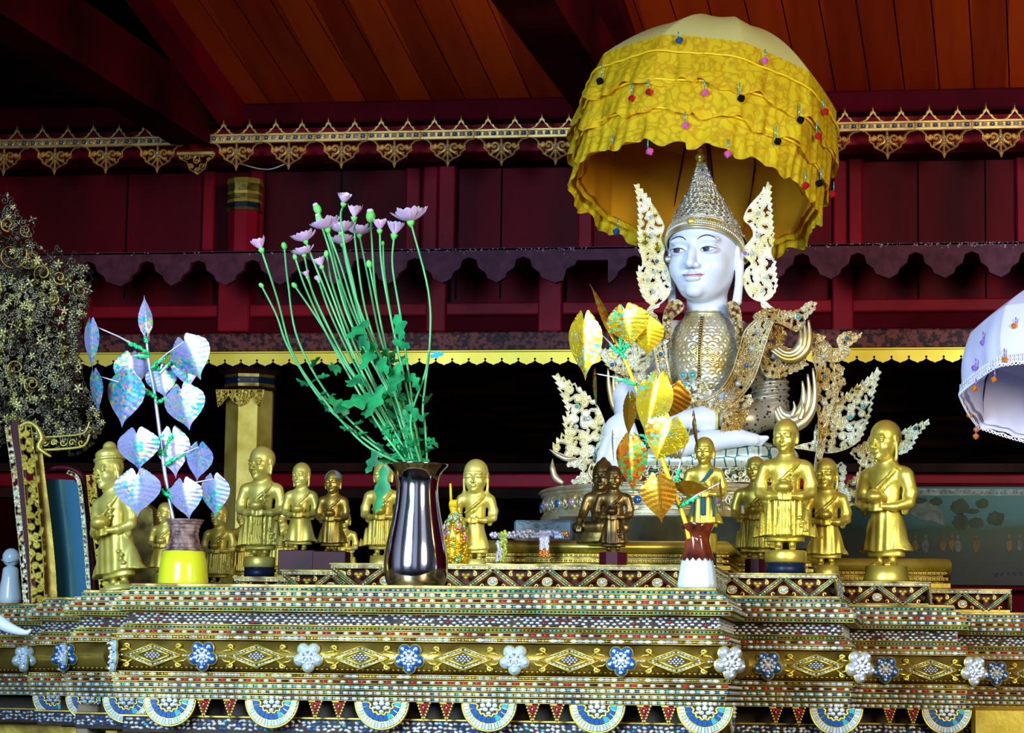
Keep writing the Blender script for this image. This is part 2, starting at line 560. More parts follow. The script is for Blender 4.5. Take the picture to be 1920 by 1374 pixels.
def bump(m, scale=60, strength=0.2, dist=0.002, detail=4, stretch=None):
    tc = N(m, 'ShaderNodeTexCoord'); mp = N(m, 'ShaderNodeMapping'); L(m, tc.outputs['Object'], mp.inputs['Vector'])
    if stretch: mp.inputs['Scale'].default_value = stretch
    nz = N(m, 'ShaderNodeTexNoise'); nz.inputs['Scale'].default_value = scale; nz.inputs['Detail'].default_value = detail
    L(m, mp.outputs[0], nz.inputs['Vector'])
    bp = N(m, 'ShaderNodeBump'); bp.inputs['Strength'].default_value = strength; bp.inputs['Distance'].default_value = dist
    L(m, nz.outputs['Fac'], bp.inputs['Height']); L(m, bp.outputs[0], bsdf(m).inputs['Normal'])
    return bp

MT_ = {}
g = MT_['gold'] = mat('gold_leaf', (0.62, 0.42, 0.06, 1), 0.36, 0.72)
noise_col(g, (0.5, 0.38, 0.045, 1), (0.82, 0.70, 0.12, 1), 9, 6); bump(g, 90, 0.25, 0.0015)
g = MT_['gold_pale'] = mat('pale_gold_leaf', (0.62, 0.5, 0.12, 1), 0.42, 0.5)
noise_col(g, (0.5, 0.4, 0.05, 1), (0.82, 0.76, 0.2, 1), 9, 6); bump(g, 90, 0.25, 0.0015)
g = MT_['gold_dark'] = mat('tarnished_gold', (0.25, 0.18, 0.04, 1), 0.42, 0.85)
noise_col(g, (0.09, 0.06, 0.015, 1), (0.42, 0.32, 0.08, 1), 22, 7, 0.35, 0.62); bump(g, 120, 0.3, 0.0015)
g = MT_['gold_wood'] = mat('gilded_wood', (0.5, 0.34, 0.05, 1), 0.42, 0.8)
noise_col(g, (0.16, 0.10, 0.015, 1), (0.52, 0.38, 0.07, 1), 14, 8, 0.3, 0.65); bump(g, 60, 0.3, 0.002)
g = MT_['bronze'] = mat('bronze', (0.16, 0.1, 0.035, 1), 0.38, 0.85)
noise_col(g, (0.05, 0.03, 0.012, 1), (0.3, 0.2, 0.06, 1), 16, 6); bump(g, 90, 0.25, 0.0015)
g = MT_['silver_gold'] = mat('silver_gold', (0.62, 0.6, 0.42, 1), 0.34, 0.65)
noise_col(g, (0.5, 0.40, 0.14, 1), (0.72, 0.74, 0.6, 1), 14, 5, 0.32, 0.62); bump(g, 160, 0.2, 0.001)
g = MT_['silver_white'] = mat('bright_silver_gilt', (0.85, 0.83, 0.6, 1), 0.36, 0.5)
noise_col(g, (0.72, 0.66, 0.28, 1), (0.9, 0.9, 0.76, 1), 16, 5, 0.3, 0.6); bump(g, 160, 0.2, 0.001)
g = MT_['sash_gold'] = mat('sash_gold', (0.5, 0.42, 0.2, 1), 0.36, 0.7)
noise_col(g, (0.42, 0.27, 0.05, 1), (0.66, 0.64, 0.46, 1), 11, 5, 0.35, 0.68); bump(g, 140, 0.2, 0.001)
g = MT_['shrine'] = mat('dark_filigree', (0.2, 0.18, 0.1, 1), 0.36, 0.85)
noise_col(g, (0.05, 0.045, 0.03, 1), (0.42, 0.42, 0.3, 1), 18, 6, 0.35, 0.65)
g = MT_['shrine_leaf'] = mat('yellow_floret', (0.6, 0.6, 0.2, 1), 0.38, 0.6)
noise_col(g, (0.25, 0.26, 0.06, 1), (0.8, 0.82, 0.4, 1), 14, 4)
# lace at the eaves
g = MT_['lace'] = mat('eaves_gold', (0.6, 0.36, 0.1, 1), 0.42, 0.7)
noise_col(g, (0.3, 0.15, 0.04, 1), (0.85, 0.6, 0.2, 1), 8, 6, 0.3, 0.65)
g = MT_['trim_gold'] = mat('trim_gold', (0.75, 0.6, 0.06, 1), 0.45, 0.55)
noise_col(g, (0.6, 0.46, 0.03, 1), (0.85, 0.72, 0.1, 1), 3, 6)
# jewels
for nm, c in (('white', (0.76, 0.84, 0.88, 1)), ('cyan', (0.05, 0.5, 0.62, 1)), ('blue', (0.02, 0.12, 0.42, 1)),
              ('red', (0.5, 0.012, 0.02, 1)), ('green', (0.16, 0.42, 0.16, 1)), ('grey', (0.4, 0.44, 0.5, 1)),
              ('pink', (0.85, 0.15, 0.55, 1)), ('purple', (0.28, 0.16, 0.6, 1)), ('orange', (0.7, 0.2, 0.02, 1)), ('ice', (0.5, 0.68, 0.85, 1))):
    m = mat('mirror_glass_'+nm, c, 0.12, 0.35, 0.8); m.node_tree.nodes['Principled BSDF'].inputs['Coat Weight'].default_value = 0.6
    MT_['j_'+nm] = m
MT_['pearl'] = mat('pearl', (0.76, 0.83, 0.86, 1), 0.18, 0.3, 0.8)
MT_['marble'] = mat('white_marble', (0.70, 0.79, 0.96, 1), 0.22, 0.0, 0.6)
b = bsdf(MT_['marble']); b.inputs['Subsurface Weight'].default_value = 0.25; b.inputs['Subsurface Radius'].default_value = (0.02, 0.02, 0.025); b.inputs['Subsurface Scale'].default_value = 0.5
MT_['ink'] = mat('dark_paint', (0.006, 0.012, 0.05, 1), 0.4)
MT_['eyewhite'] = mat('eye_white', (0.85, 0.9, 0.95, 1), 0.3)
MT_['lip'] = mat('lip_paint', (0.6, 0.42, 0.5, 1), 0.3)
MT_['red_paint'] = mat('red_paint', (0.35, 0.03, 0.05, 1), 0.5)
# wood
g = MT_['red_wall'] = mat('crimson_lacquer', (0.09, 0.006, 0.012, 1), 0.55, 0, 0.08)
noise_col(g, (0.03, 0.003, 0.007, 1), (0.14, 0.002, 0.012, 1), 1.6, 7, 0.3, 0.7, (2.2, 1, 0.35)); bump(g, 12, 0.15, 0.003, stretch=(6, 1, 0.5))
g = MT_['red_frame'] = mat('crimson_frame', (0.17, 0.008, 0.016, 1), 0.5, 0, 0.12)
noise_col(g, (0.14, 0.002, 0.010, 1), (0.32, 0.003, 0.024, 1), 3, 6, 0.3, 0.7)
g = MT_['red_dark'] = mat('dark_red_beam', (0.05, 0.005, 0.008, 1), 0.8, 0, 0.03)
noise_col(g, (0.024, 0.002, 0.005, 1), (0.10, 0.003, 0.010, 1), 2.2, 7, 0.3, 0.7)
g = MT_['purple_board'] = mat('aged_purple_board', (0.06, 0.02, 0.04, 1), 0.6, 0, 0.2)
nz, r, mp = noise_col(g, (0.05, 0.010, 0.028, 1), (0.11, 0.026, 0.06, 1), 26, 8, 0.3, 0.7); bump(g, 40, 0.3, 0.003)
g = MT_['speckled'] = mat('speckled_beam', (0.1, 0.04, 0.04, 1), 0.55, 0, 0.15)
noise_col(g, (0.025, 0.012, 0.018, 1), (0.15, 0.045, 0.045, 1), 62, 5, 0.44, 0.56)
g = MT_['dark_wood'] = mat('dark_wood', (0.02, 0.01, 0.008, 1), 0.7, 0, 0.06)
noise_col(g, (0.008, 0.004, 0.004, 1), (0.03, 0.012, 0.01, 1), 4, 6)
g = MT_['altar_ground'] = mat('altar_ground', (0.05, 0.03, 0.02, 1), 0.5, 0.1, 0.2)
noise_col(g, (0.008, 0.004, 0.004, 1), (0.035, 0.02, 0.009, 1), 30, 5)
g = MT_['altar_red'] = mat('altar_red_ground', (0.08, 0.006, 0.008, 1), 0.5, 0, .2)
MT_['maroon'] = mat('maroon_base', (0.055, 0.004, 0.012, 1), 0.4, 0, 0.2)
MT_['navy'] = mat('navy_base', (0.004, 0.012, 0.035, 1), 0.4, 0, 0.25)
# plank ceiling
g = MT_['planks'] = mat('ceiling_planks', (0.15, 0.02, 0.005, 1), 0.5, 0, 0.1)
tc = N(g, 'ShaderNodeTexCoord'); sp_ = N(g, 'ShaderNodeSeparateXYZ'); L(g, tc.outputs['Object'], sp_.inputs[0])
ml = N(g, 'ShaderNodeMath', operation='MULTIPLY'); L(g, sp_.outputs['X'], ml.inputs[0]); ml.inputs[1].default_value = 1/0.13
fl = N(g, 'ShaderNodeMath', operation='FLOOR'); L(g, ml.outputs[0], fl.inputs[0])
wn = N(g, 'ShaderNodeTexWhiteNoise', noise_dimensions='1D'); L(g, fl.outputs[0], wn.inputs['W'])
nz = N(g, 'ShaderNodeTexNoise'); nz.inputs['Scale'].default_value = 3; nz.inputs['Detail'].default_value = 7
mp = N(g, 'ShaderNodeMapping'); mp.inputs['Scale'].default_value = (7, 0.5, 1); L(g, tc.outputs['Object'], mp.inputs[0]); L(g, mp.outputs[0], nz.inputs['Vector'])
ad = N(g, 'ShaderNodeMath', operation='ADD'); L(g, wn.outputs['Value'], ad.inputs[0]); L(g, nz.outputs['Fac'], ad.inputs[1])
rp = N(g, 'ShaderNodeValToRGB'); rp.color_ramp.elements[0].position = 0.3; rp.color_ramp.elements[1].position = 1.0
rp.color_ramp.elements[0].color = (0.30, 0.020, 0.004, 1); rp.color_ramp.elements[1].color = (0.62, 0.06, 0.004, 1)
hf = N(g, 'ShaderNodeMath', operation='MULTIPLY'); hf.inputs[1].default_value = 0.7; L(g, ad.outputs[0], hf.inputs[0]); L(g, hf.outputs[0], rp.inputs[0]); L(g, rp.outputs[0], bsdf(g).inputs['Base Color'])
# fabrics
def fabric(name, col, trans=0.35, rough=0.7):
    m = mat(name, col, rough)
    nt = m.node_tree; b = bsdf(m); out = nt.nodes['Material Output']
    tr = N(m, 'ShaderNodeBsdfTranslucent'); tr.inputs['Color'].default_value = col
    mx = N(m, 'ShaderNodeMixShader'); mx.inputs[0].default_value = trans
    L(m, b.outputs[0], mx.inputs[1]); L(m, tr.outputs[0], mx.inputs[2]); L(m, mx.outputs[0], out.inputs[0])
    return m, tr
g, tr = fabric('yellow_lace', (0.72, 0.55, 0.01, 1), 0.4); MT_['yellow'] = g
vz = N(g, 'ShaderNodeTexVoronoi', feature='DISTANCE_TO_EDGE'); vz.inputs['Scale'].default_value = 26
tc = N(g, 'ShaderNodeTexCoord'); nzz = N(g, 'ShaderNodeTexNoise'); nzz.inputs['Scale'].default_value = 14; L(g, tc.outputs['Object'], nzz.inputs['Vector'])
mxv = N(g, 'ShaderNodeMix', data_type='VECTOR'); mxv.inputs[0].default_value = 0.12; L(g, tc.outputs['Object'], mxv.inputs[4]); L(g, nzz.outputs['Color'], mxv.inputs[5]); L(g, mxv.outputs[1], vz.inputs['Vector'])
rp = N(g, 'ShaderNodeValToRGB'); e = rp.color_ramp.elements
e[0].position = 0.0; e[0].color = (0.60, 0.47, 0.004, 1); e[1].position = 0.16; e[1].color = (0.88, 0.76, 0.010, 1)
q = e.new(0.035); q.color = (0.70, 0.52, 0.006, 1)
L(g, vz.outputs[0], rp.inputs[0]); L(g, rp.outputs[0], bsdf(g).inputs['Base Color']); tr.inputs['Color'].default_value = (0.85, 0.34, 0.002, 1)
MT_['yellow_cap'], _ = fabric('pale_yellow_cap', (0.86, 0.96, 0.36, 1), 0.12)
MT_['yellow_in'], _ = fabric('orange_lining', (0.72, 0.34, 0.004, 1), 0.35)
MT_['yellow_cord'] = mat('yellow_cord', (0.85, 0.62, 0.01, 1), 0.5)
MT_['white_cloth'], _ = fabric('white_cloth', (0.72, 0.74, 0.95, 1), 0.3)
# plants
MT_['stem'] = mat('green_stem', (0.13, 0.42, 0.14, 1), 0.5); noise_col(MT_['stem'], (0.03, 0.28, 0.08, 1), (0.10, 0.45, 0.16, 1), 12)
MT_['leaf'] = mat('green_leaf', (0.015, 0.2, 0.05, 1), 0.5); noise_col(MT_['leaf'], (0.003, 0.10, 0.035, 1), (0.01, 0.30, 0.08, 1), 25)
MT_['petal'], _ = fabric('pink_petal', (0.92, 0.72, 0.95, 1), 0.5); noise_col(MT_['petal'], (0.85, 0.58, 0.88, 1), (0.98, 0.92, 0.98, 1), 60)
MT_['bud'] = mat('green_bud', (0.12, 0.55, 0.1, 1), 0.5)
MT_['ribbon_green'] = mat('green_tinsel', (0.02, 0.6, 0.2, 1), 0.3, 0.3)
def holo(name, base, cols, amt, scale=70, metal=0.75, rough=0.25):
    m = mat(name, base, rough, metal)
    tc = N(m, 'ShaderNodeTexCoord'); v = N(m, 'ShaderNodeTexVoronoi'); v.inputs['Scale'].default_value = scale
    L(m, tc.outputs['Object'], v.inputs['Vector'])
    sx = N(m, 'ShaderNodeSeparateColor'); L(m, v.outputs['Color'], sx.inputs[0])
    rp = N(m, 'ShaderNodeValToRGB'); e = rp.color_ramp.elements; rp.color_ramp.interpolation = 'CONSTANT'
    e[0].color = cols[0]; e[0].position = 0
    e[1].color = cols[1]; e[1].position = 1/len(cols)
    for i in range(2, len(cols)):
        q = e.new(i/len(cols)); q.color = cols[i]
    L(m, sx.outputs[0], rp.inputs[0])
    nz = N(m, 'ShaderNodeTexNoise'); nz.inputs['Scale'].default_value = 9; nz.inputs['Detail'].default_value = 3; L(m, tc.outputs['Object'], nz.inputs['Vector'])
    rr = N(m, 'ShaderNodeValToRGB'); rr.color_ramp.elements[0].position = amt-.07; rr.color_ramp.elements[1].position = amt+.07; L(m, nz.outputs['Fac'], rr.inputs[0])
    mx = N(m, 'ShaderNodeMix', data_type='RGBA'); L(m, rr.outputs[0], mx.inputs[0]); mx.inputs[6].default_value = base; L(m, rp.outputs[0], mx.inputs[7])
    L(m, mx.outputs[2], bsdf(m).inputs['Base Color'])
    bp = N(m, 'ShaderNodeBump'); bp.inputs['Strength'].default_value = 0.35; bp.inputs['Distance'].default_value = 0.002; L(m, v.outputs['Color'], bp.inputs['Height']); L(m, bp.outputs[0], bsdf(m).inputs['Normal'])
    return m
MT_['holo_silver'] = holo('silver_rainbow_foil', (0.44, 0.47, 0.84, 1), [(0.3, 0.25, 0.8, 1), (0.04, 0.55, 0.7, 1), (0.4, 0.38, 0.8, 1), (0.02, 0.35, 0.6, 1), (0.1, 0.65, 0.4, 1), (0.55, 0.3, 0.7, 1), (0.7, 0.6, 0.15, 1)], 0.5, 150, 0.6, 0.28)
MT_['holo_gold'] = holo('gold_foil', (0.85, 0.6, 0.02, 1), [(0.85, 0.55, 0.02, 1), (0.1, 0.75, 0.25, 1), (0.85, 0.65, 0.05, 1), (0.7, 0.25, 0.02, 1), (0.35, 0.7, 0.5, 1)], 0.56, 150, 0.8, 0.22)
MT_['holo_amber'] = holo('amber_foil', (0.5, 0.22, 0.01, 1), [(0.65, 0.2, 0.01, 1), (0.5, 0.32, 0.01, 1), (0.1, 0.6, 0.15, 1), (0.75, 0.12, 0.01, 1)], 0.5, 150, 0.8, 0.25)
# vessels
MT_['steel'] = mat('polished_steel', (0.8, 0.76, 0.82, 1), 0.1, 1.0)
MT_['yellow_glaze'] = mat('yellow_glaze', (0.62, 0.66, 0.02, 1), 0.18)
g = MT_['brown_crust'] = mat('rough_brown_glaze', (0.12, 0.06, 0.05, 1), 0.35); noise_col(g, (0.05, 0.02, 0.02, 1), (0.3, 0.2, 0.18, 1), 40); bump(g, 70, 0.8, 0.006)
g = MT_['brown_glaze'] = mat('brown_drip_glaze', (0.09, 0.015, 0.006, 1), 0.1, 0, 0.8); noise_col(g, (0.04, 0.006, 0.004, 1), (0.2, 0.04, 0.012, 1), 20)
MT_['white_glaze'] = mat('white_glaze', (0.55, 0.68, 0.76, 1), 0.2)
MT_['crystal'] = mat('crystal_beads', (0.72, 0.76, 0.98, 1), 0.1, 0.2, 0.8)
MT_['lime'] = mat('lime_beads', (0.5, 0.7, 0.1, 1), 0.15, 0.2, 0.8)
MT_['mirror_blue'] = mat('blue_mirror', (0.05, 0.22, 0.36, 1), 0.12, 0.7)
MT_['stone'] = mat('grey_stone', (0.1, 0.16, 0.18, 1), 0.5); noise_col(MT_['stone'], (0.03, 0.05, 0.05, 1), (0.16, 0.26, 0.32, 1), 12)
MT_['rope'] = mat('white_wire', (0.6, 0.6, 0.65, 1), 0.4)
MT_['tan'] = mat('tan_wood', (0.25, 0.17, 0.1, 1), 0.6)
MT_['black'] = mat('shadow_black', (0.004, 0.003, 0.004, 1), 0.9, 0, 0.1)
# ------------------------------------------------------------------ the room
def X(px, Y, py=700): return P(px, py, Y).x
def Z(py, Y, px=960): return P(px, py, Y).z
def pbox(mb, x0, x1, y0, y1, Ya, Yb, mi=0, b=0.0, rx=None):
    """box whose front face fills pixels x0..x1, y0..y1 at depth Ya"""
    xm = (x0+x1)/2 if rx is None else rx
    lo = (X(x0, Ya, y0), Ya, Z(y1, Ya, xm)); hi = (X(x1, Ya, y0), Yb, Z(y0, Ya, xm))
    if b: mb.bbox(lo, hi, b, mi)
    else: mb.box(lo, hi, mi)
def struct(o): o['kind'] = 'structure'; return o
YW = 10.4
mb = MB(); mb.box((-5, 0.2, -0.05), (5, 14, 0.0)); struct(mb.build('floor', MT_['dark_wood']))
mb = MB(); pbox(mb, -500, 2400, 255, 652, YW, YW+.08); struct(mb.build('wall_back', MT_['red_wall']))
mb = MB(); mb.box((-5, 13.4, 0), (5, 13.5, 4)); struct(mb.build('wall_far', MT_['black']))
mb = MB(); mb.box((-4.6, 5.5, 0), (-4.5, 13.4, 4)); struct(mb.build('wall_left', MT_['red_wall']))
mb = MB(); mb.box((3.4, 5.5, 0), (3.5, 13.4, 4)); struct(mb.build('wall_right', MT_['red_wall']))
# upright boards on the panelled wall, one trim object each group of boards
tn = [0]
def trim(mbx, m):
    tn[0] += 1; return struct(mbx.build('trim_%d' % tn[0], m))
for (a, b_, t, m) in ((762, 789, .03, 'red_frame'), (794, 822, .05, 'red_frame'), (823, 855, .06, 'red_frame'), (1562, 1588, .03, 'red_frame'), (1591, 1617, .06, 'red_frame'),
                (1905, 1960, .04, 'red_frame'), (1085, 1112, .03, 'red_frame'), (470, 494, .04, 'red_frame'), (382, 404, .03, 'red_frame')):
    mb = MB(); pbox(mb, a, b_, 290, 470, YW-t, YW, b=.006); trim(mb, MT_[m])
# seams between wall boards (real gaps shown as dark battens)
for a in (498, 640, 857, 940, 1720, 1846, 240):
    mb = MB(); pbox(mb, a, a+2.5, 290, 560, YW-.006, YW); trim(mb, MT_['black'])
for (a, b_, y0, y1, m) in ((-300, 2300, 566, 590, 'red_frame'), (-300, 2300, 592, 622, 'red_dark')):
    mb = MB(); pbox(mb, a, b_, y0, y1, YW-.05, YW, b=.006, rx=960); trim(mb, MT_[m])
for (a, b_) in ((410, 470), (1010, 1055), (1560, 1600), (160, 175), (800, 838)):
    mb = MB(); pbox(mb, a, b_, 470, 622, YW-.07, YW, b=.006); trim(mb, MT_['red_frame'])
# top beam and fascia under the ceiling
mb = MB(); pbox(mb, -500, 2400, 183, 222, 10.02, 10.5, b=.008, rx=960); trim(mb, MT_['red_dark'])
mb = MB(); pbox(mb, -500, 2400, 222, 284, 10.12, 10.5, b=.004, rx=960); trim(mb, MT_['red_frame'])
mb = MB(); pbox(mb, -500, 2400, 280, 300, 10.24, 10.5, b=.004, rx=960); trim(mb, MT_['red_dark'])
# ceiling planks
dirv = np.array([0.038, 1.0, -0.186])
def plank(mb, xa, xb, Y0, Y1, z0, th=.025):
    p = []
    for (x, dz) in ((xa, 0), (xb, 0), (xb, th), (xa, th)):
        for Y in (Y0, Y1):
            t = Y-10.05
            p.append((x+dirv[0]*t, Y, z0+dirv[2]*t+dz))
    # indices: 0/1 xa low, 2/3 xb low, 4/5 xb top, 6/7 xa top
    mb.add(p, [(0, 1, 3, 2), (4, 5, 7, 6), (2, 3, 5, 4), (6, 7, 1, 0), (0, 2, 4, 6), (1, 7, 5, 3)], 0, False)
z0c = Z(183, 10.02)
mb = MB(); x = X(430, 10.02)
while x < X(2250, 10.02):
    plank(mb, x+.0025, x+.128, 10.3, 6.2, z0c); x += .1305
struct(mb.build('ceiling', MT_['planks']))
mb = MB(); plank(mb, X(-400, 10.02), X(2300, 10.02), 10.35, 6.15, z0c+.03, .02); struct(mb.build('ceiling_backing', MT_['black']))
mb = MB(); plank(mb, X(-500, 10.02), X(425, 10.02), 10.3, 6.2, z0c+.02, .02); struct(mb.build('ceiling_side', MT_['dark_wood']))  # left bay: shade there put into the wood, darker than the main planks
def slantbox(mb, xa, xb, za, zb, dv, Y0=10.03, Y1=5.6, ref=10.03):
    p = []
    for (x, z) in ((xa, za), (xb, za), (xb, zb), (xa, zb)):
        for Y in (Y0, Y1):
            t = Y-ref; p.append((x+dv[0]*t, Y, z+dv[2]*t))
    mb.add(p, [(0, 1, 3, 2), (4, 5, 7, 6), (2, 3, 5, 4), (6, 7, 1, 0), (0, 2, 4, 6), (1, 7, 5, 3)], 0, False)
bd = (0.005, 1, 0.033)
mb = MB(); slantbox(mb, X(318, 10), X(400, 10, 275), Z(275, 10, 400), Z(183, 10, 400)+.02, bd, 9.93, 5.2); trim(mb, MT_['red_dark'])
mb = MB(); slantbox(mb, X(1102, 10, 240), X(1190, 10), Z(241, 10, 1100), Z(150, 10, 1100), bd, 9.93, 5.2); trim(mb, MT_['red_dark'])
mb = MB(); slantbox(mb, X(396, 10), X(440, 10), z0c-.09, z0c+.02, tuple(dirv), 10.03, 6.2); trim(mb, MT_['red_frame'])
mb = MB(); slantbox(mb, X(1140, 10), X(1226, 10), z0c-.07, z0c+.02, tuple(dirv), 10.03, 6.2); trim(mb, MT_['red_dark'])
# scalloped purple board
YS = 9.9
mb = MB()
def yl(y, x, Y, ref=960):
    """pixel y at x for the horizontal line that passes y at ref"""
    z = Z(y, Y, ref); return toPx((X(x, Y, y), Y, z))[1]
arch = [(-105+105*k+371-3*105, ) for k in range(0)]
pk = [-45, 60, 165, 275, 371, 473, 575, 676, 778, 880, 981] + [None] + [1190, 1295, 1400, 1503, 1608, 1717, 1822, 1927, 2032]
bot = []
for q in pk:
    if q is None:
        bot += [(1040, 531), (1056, 526), (1062, 505), (1078, 497), (1082, 489), (1140, 489), (1143, 532)]
        continue
    bot += [(q-50, 529), (q-34, 520), (q-30, 510), (q-17, 501), (q-13, 486), (q, 481), (q+13, 486), (q+17, 501), (q+30, 510), (q+34, 520)]
bot += [(2085, 529)]
bot = sorted(bot, key=lambda t: t[0])
poly = []
for (x, y) in bot: p = P(x, yl(y, x, YS), YS); poly.append((p.x, p.z))
# strips so the long outline stays clean
ztop = Z(464, YS)
for i in range(len(poly)-1):
    (xa, za), (xb, zb) = poly[i], poly[i+1]
    if xb-xa < 1e-4: continue
    mb.add([(xa, YS, za), (xb, YS, zb), (xb, YS, ztop), (xa, YS, ztop), (xa, YS+.03, za), (xb, YS+.03, zb), (xb, YS+.03, ztop), (xa, YS+.03, ztop)],
           [(0, 1, 2, 3), (5, 4, 7, 6), (0, 4, 5, 1), (3, 2, 6, 7)], 0, False)
# ragged dust along its top edge
rnd = random.Random(4)
for i in range(260):
    x = rnd.choice((rnd.uniform(170, 1900), rnd.uniform(760, 1100), rnd.uniform(1480, 1920), rnd.uniform(1700, 1900)))
    y = 465 + abs(rnd.gauss(0, 4)); p = P(x, yl(y, x, YS), YS)
    mb.ball((p.x, p.y-.001, p.z), (rnd.uniform(.001, .005), .001, rnd.uniform(.001, .0035)), 1, 6, 3)
mb.bbox((X(-300, YS), YS, ztop-.012), (X(2300, YS), YS+.5, ztop), .003, 0)
MT_['dust'] = mat('pale_dust', (0.35, 0.3, 0.42, 1), 0.8)
o = mb.build('scalloped_valance', [MT_['purple_board'], MT_['dust']]); setp(o, 'long dark purple board with scalloped lower edge across the crimson wall', 'valance')
# speckled beam and gold trim
YB = 9.7
mb = MB(); pbox(mb, -300, 2300, 621, 657, YB, YB+.5, b=.006, rx=960); trim(mb, MT_['speckled'])
mb = MB()
zt, zm, zb_ = Z(656, YB-.02), Z(674, YB-.02), Z(681, YB-.02)
x = X(95, YB); per = X(931, YB)-X(900, YB); k = 0
while x < X(2000, YB):
    n = 8; zz = lambda t: zm - (zm-zb_)*(math.sin(pi*t)**0.6 if 0 < t < 1 else 0) - (0.004 if abs(t-.5) < .07 else 0)
    for i in range(n):
        a, b_ = i/n, (i+1)/n
        xa, xb = x+a*per, x+b_*per
        mb.add([(xa, YB-.006, zz(a)), (xb, YB-.006, zz(b_)), (xb, YB-.006, zt), (xa, YB-.006, zt), (xa, YB, zz(a)), (xb, YB, zz(b_)), (xb, YB, zt), (xa, YB, zt)],
               [(0, 1, 2, 3), (5, 4, 7, 6), (0, 4, 5, 1), (3, 2, 6, 7)], 0, False)
    mb.gem((x, YB-.0065, zm+.004), .0045, .0045, .0008, 1, seg=8)
    x += per
mb.bbox((X(95, YB), YB-.013, zt-.006), (X(2000, YB), YB, zt+.002), .002, 0)
trim(mb, [MT_['trim_gold'], MT_['black']])
# eaves fretwork tile
YL = 9.98
def tile(cx, yo):
    """101 px wide pendant with crest teeth, centred at cx; yo = pixel y of the bead strip"""
    h = 50.5
    out = [(-h, 8), (-h, -8), (h, -8), (h, 8), (40, 10), (33, 17), (34, 27), (26, 33), (24, 39), (12, 45), (4, 50), (0, 62), (-4, 50), (-12, 45), (-24, 39), (-26, 33), (-34, 27), (-33, 17), (-40, 10)]
    strokes = []
    def S(p, w=1.7): strokes.append(([(cx+a, yo+b) for a, b in p], w))
    for sgn in (-1, 1):
        S(scroll(sgn*13, 22, 10, 1.2, 1.2 if sgn > 0 else pi-1.2, sgn).tolist(), 1.6)
        S(scroll(sgn*24, 20, 6, 1.0, 0 if sgn > 0 else pi, sgn).tolist(), 1.4)
        S([(0, 16), (sgn*6, 30), (sgn*18, 36)], 1.5); S([(0, 30), (sgn*9, 42)], 1.3)
    S([(0, 10), (0, 52)], 1.5)
    lowp = [(cx+a, yo+b) for a, b in out]
    crest = []
    mbt = MB()
    panel('x', lowp, YL, None, mb=mbt, mi=0, strokes=strokes, fill=False, rim=2.6, thick=.012, res=.8, web=.7)
    # teeth: two crests, openwork leaves
    for c in (-h/2, h/2):
        a = 25
        o1 = [(-a, -7), (-18, -12), (-14, -13), (-11, -19), (-7, -20), (-5, -27), (-2, -29), (0, -40), (2, -29), (5, -27), (7, -20), (11, -19), (14, -13), (18, -12), (a, -7), (17, -8), (10, -12), (4, -19), (0, -24), (-4, -19), (-10, -12), (-17, -8)]
        panel('x', [(cx+c+p[0], yo+p[1]) for p in o1], YL, None, mb=mbt, mi=0, fill=False, rim=6, thick=.01, res=.8)
    # solid bead strip
    for (ya, yb2) in ((-8, -5), (4, 8)):
        a, b_ = P(cx-h, yo+ya, YL), P(cx+h, yo+yb2, YL)
        mbt.bbox((a.x, YL-.016, b_.z), (b_.x, YL, a.z), .002, 0)
    a, b_ = P(cx-h, yo-6, YL), P(cx+h, yo+6, YL); mbt.box((a.x, YL-.008, b_.z), (b_.x, YL, a.z), 0)
    return mbt
t = tile(960, 0+251)
zs = Z(251, YL)
mats = [MT_['lace'], MT_['j_grey'], MT_['j_blue'], MT_['j_ice']]
base = P(960, 251, YL)
u = U(YL)
for i in range(7):
    c = (base.x+(-43.3+i*14.43)*u, YL-.008, base.z)
    t.gem(c, 6*u, 6*u, .004, 0, seg=10); t.gem((c[0], c[1]-.003, c[2]), 4.4*u, 4.4*u, .007, (2, 1)[i % 2], seg=10)
    t.gem((c[0], c[1]-.009, c[2]+.5*u), 1.6*u, 1.6*u, .003, 3, seg=8)
t.gem((base.x, YL-.012, base.z-24*u), 3.6*u, 3.6*u, .006, 1, seg=8)
t.xf(Matrix.Translation((-base.x, 0, 0)))
tm = t.mesh('fretwork_pendant', mats)
tw = X(1010.5, YL, 251)-X(909.5, YL, 251)
def fret(label, xs, x0, dz=0):
    r = thing('eaves_fretwork', label, 'fretwork', (x0, YL, zs))
    for xx in xs:
        o = link('fretwork_pendant', tm, r); o.location = (xx-x0, -YL, dz-zs)
    return r
xr = X(444, YL, 251)
fret('long gold fretwork strip with pointed crest and hanging lobes under the orange ceiling', [xr+i*tw for i in range(17)], xr)
xl = X(296, YL, 262)
fret('dim fretwork strip at the left above the dark filigree shrine', [xl-i*tw for i in range(5)], xl, -.004)
# short fretwork under the beam
mbt = MB()
panel('x', [(333, 288), (403, 286), (400, 296), (388, 304), (386, 316), (370, 328), (354, 318), (350, 305), (336, 298)], 9.9, None, mb=mbt, rim=2.6, sp=11, w=1.6, res=.8, thick=.012, seed=3)
a, b_ = P(333, 286, 9.9), P(403, 292, 9.9); mbt.bbox((a.x, 9.88, b_.z), (b_.x, 9.91, a.z), .003)
o = mbt.build('fretwork_tab', MT_['lace']); setp(o, 'single small gold fretwork tab on the end of the dark red beam', 'fretwork'); recenter(o)
# old wire looping under the fretwork
mbt = MB(); mbt.tube(curve([P(430, 300, 10.1), P(468, 312, 10.05), P(492, 317, 10.03), P(512, 316, 10.0), P(540, 305, 9.99)], 16), .0025, 6)
o = mbt.build('loose_wire', MT_['rope']); setp(o, 'thin pale wire sagging beneath the gold fretwork above the column', 'wire')
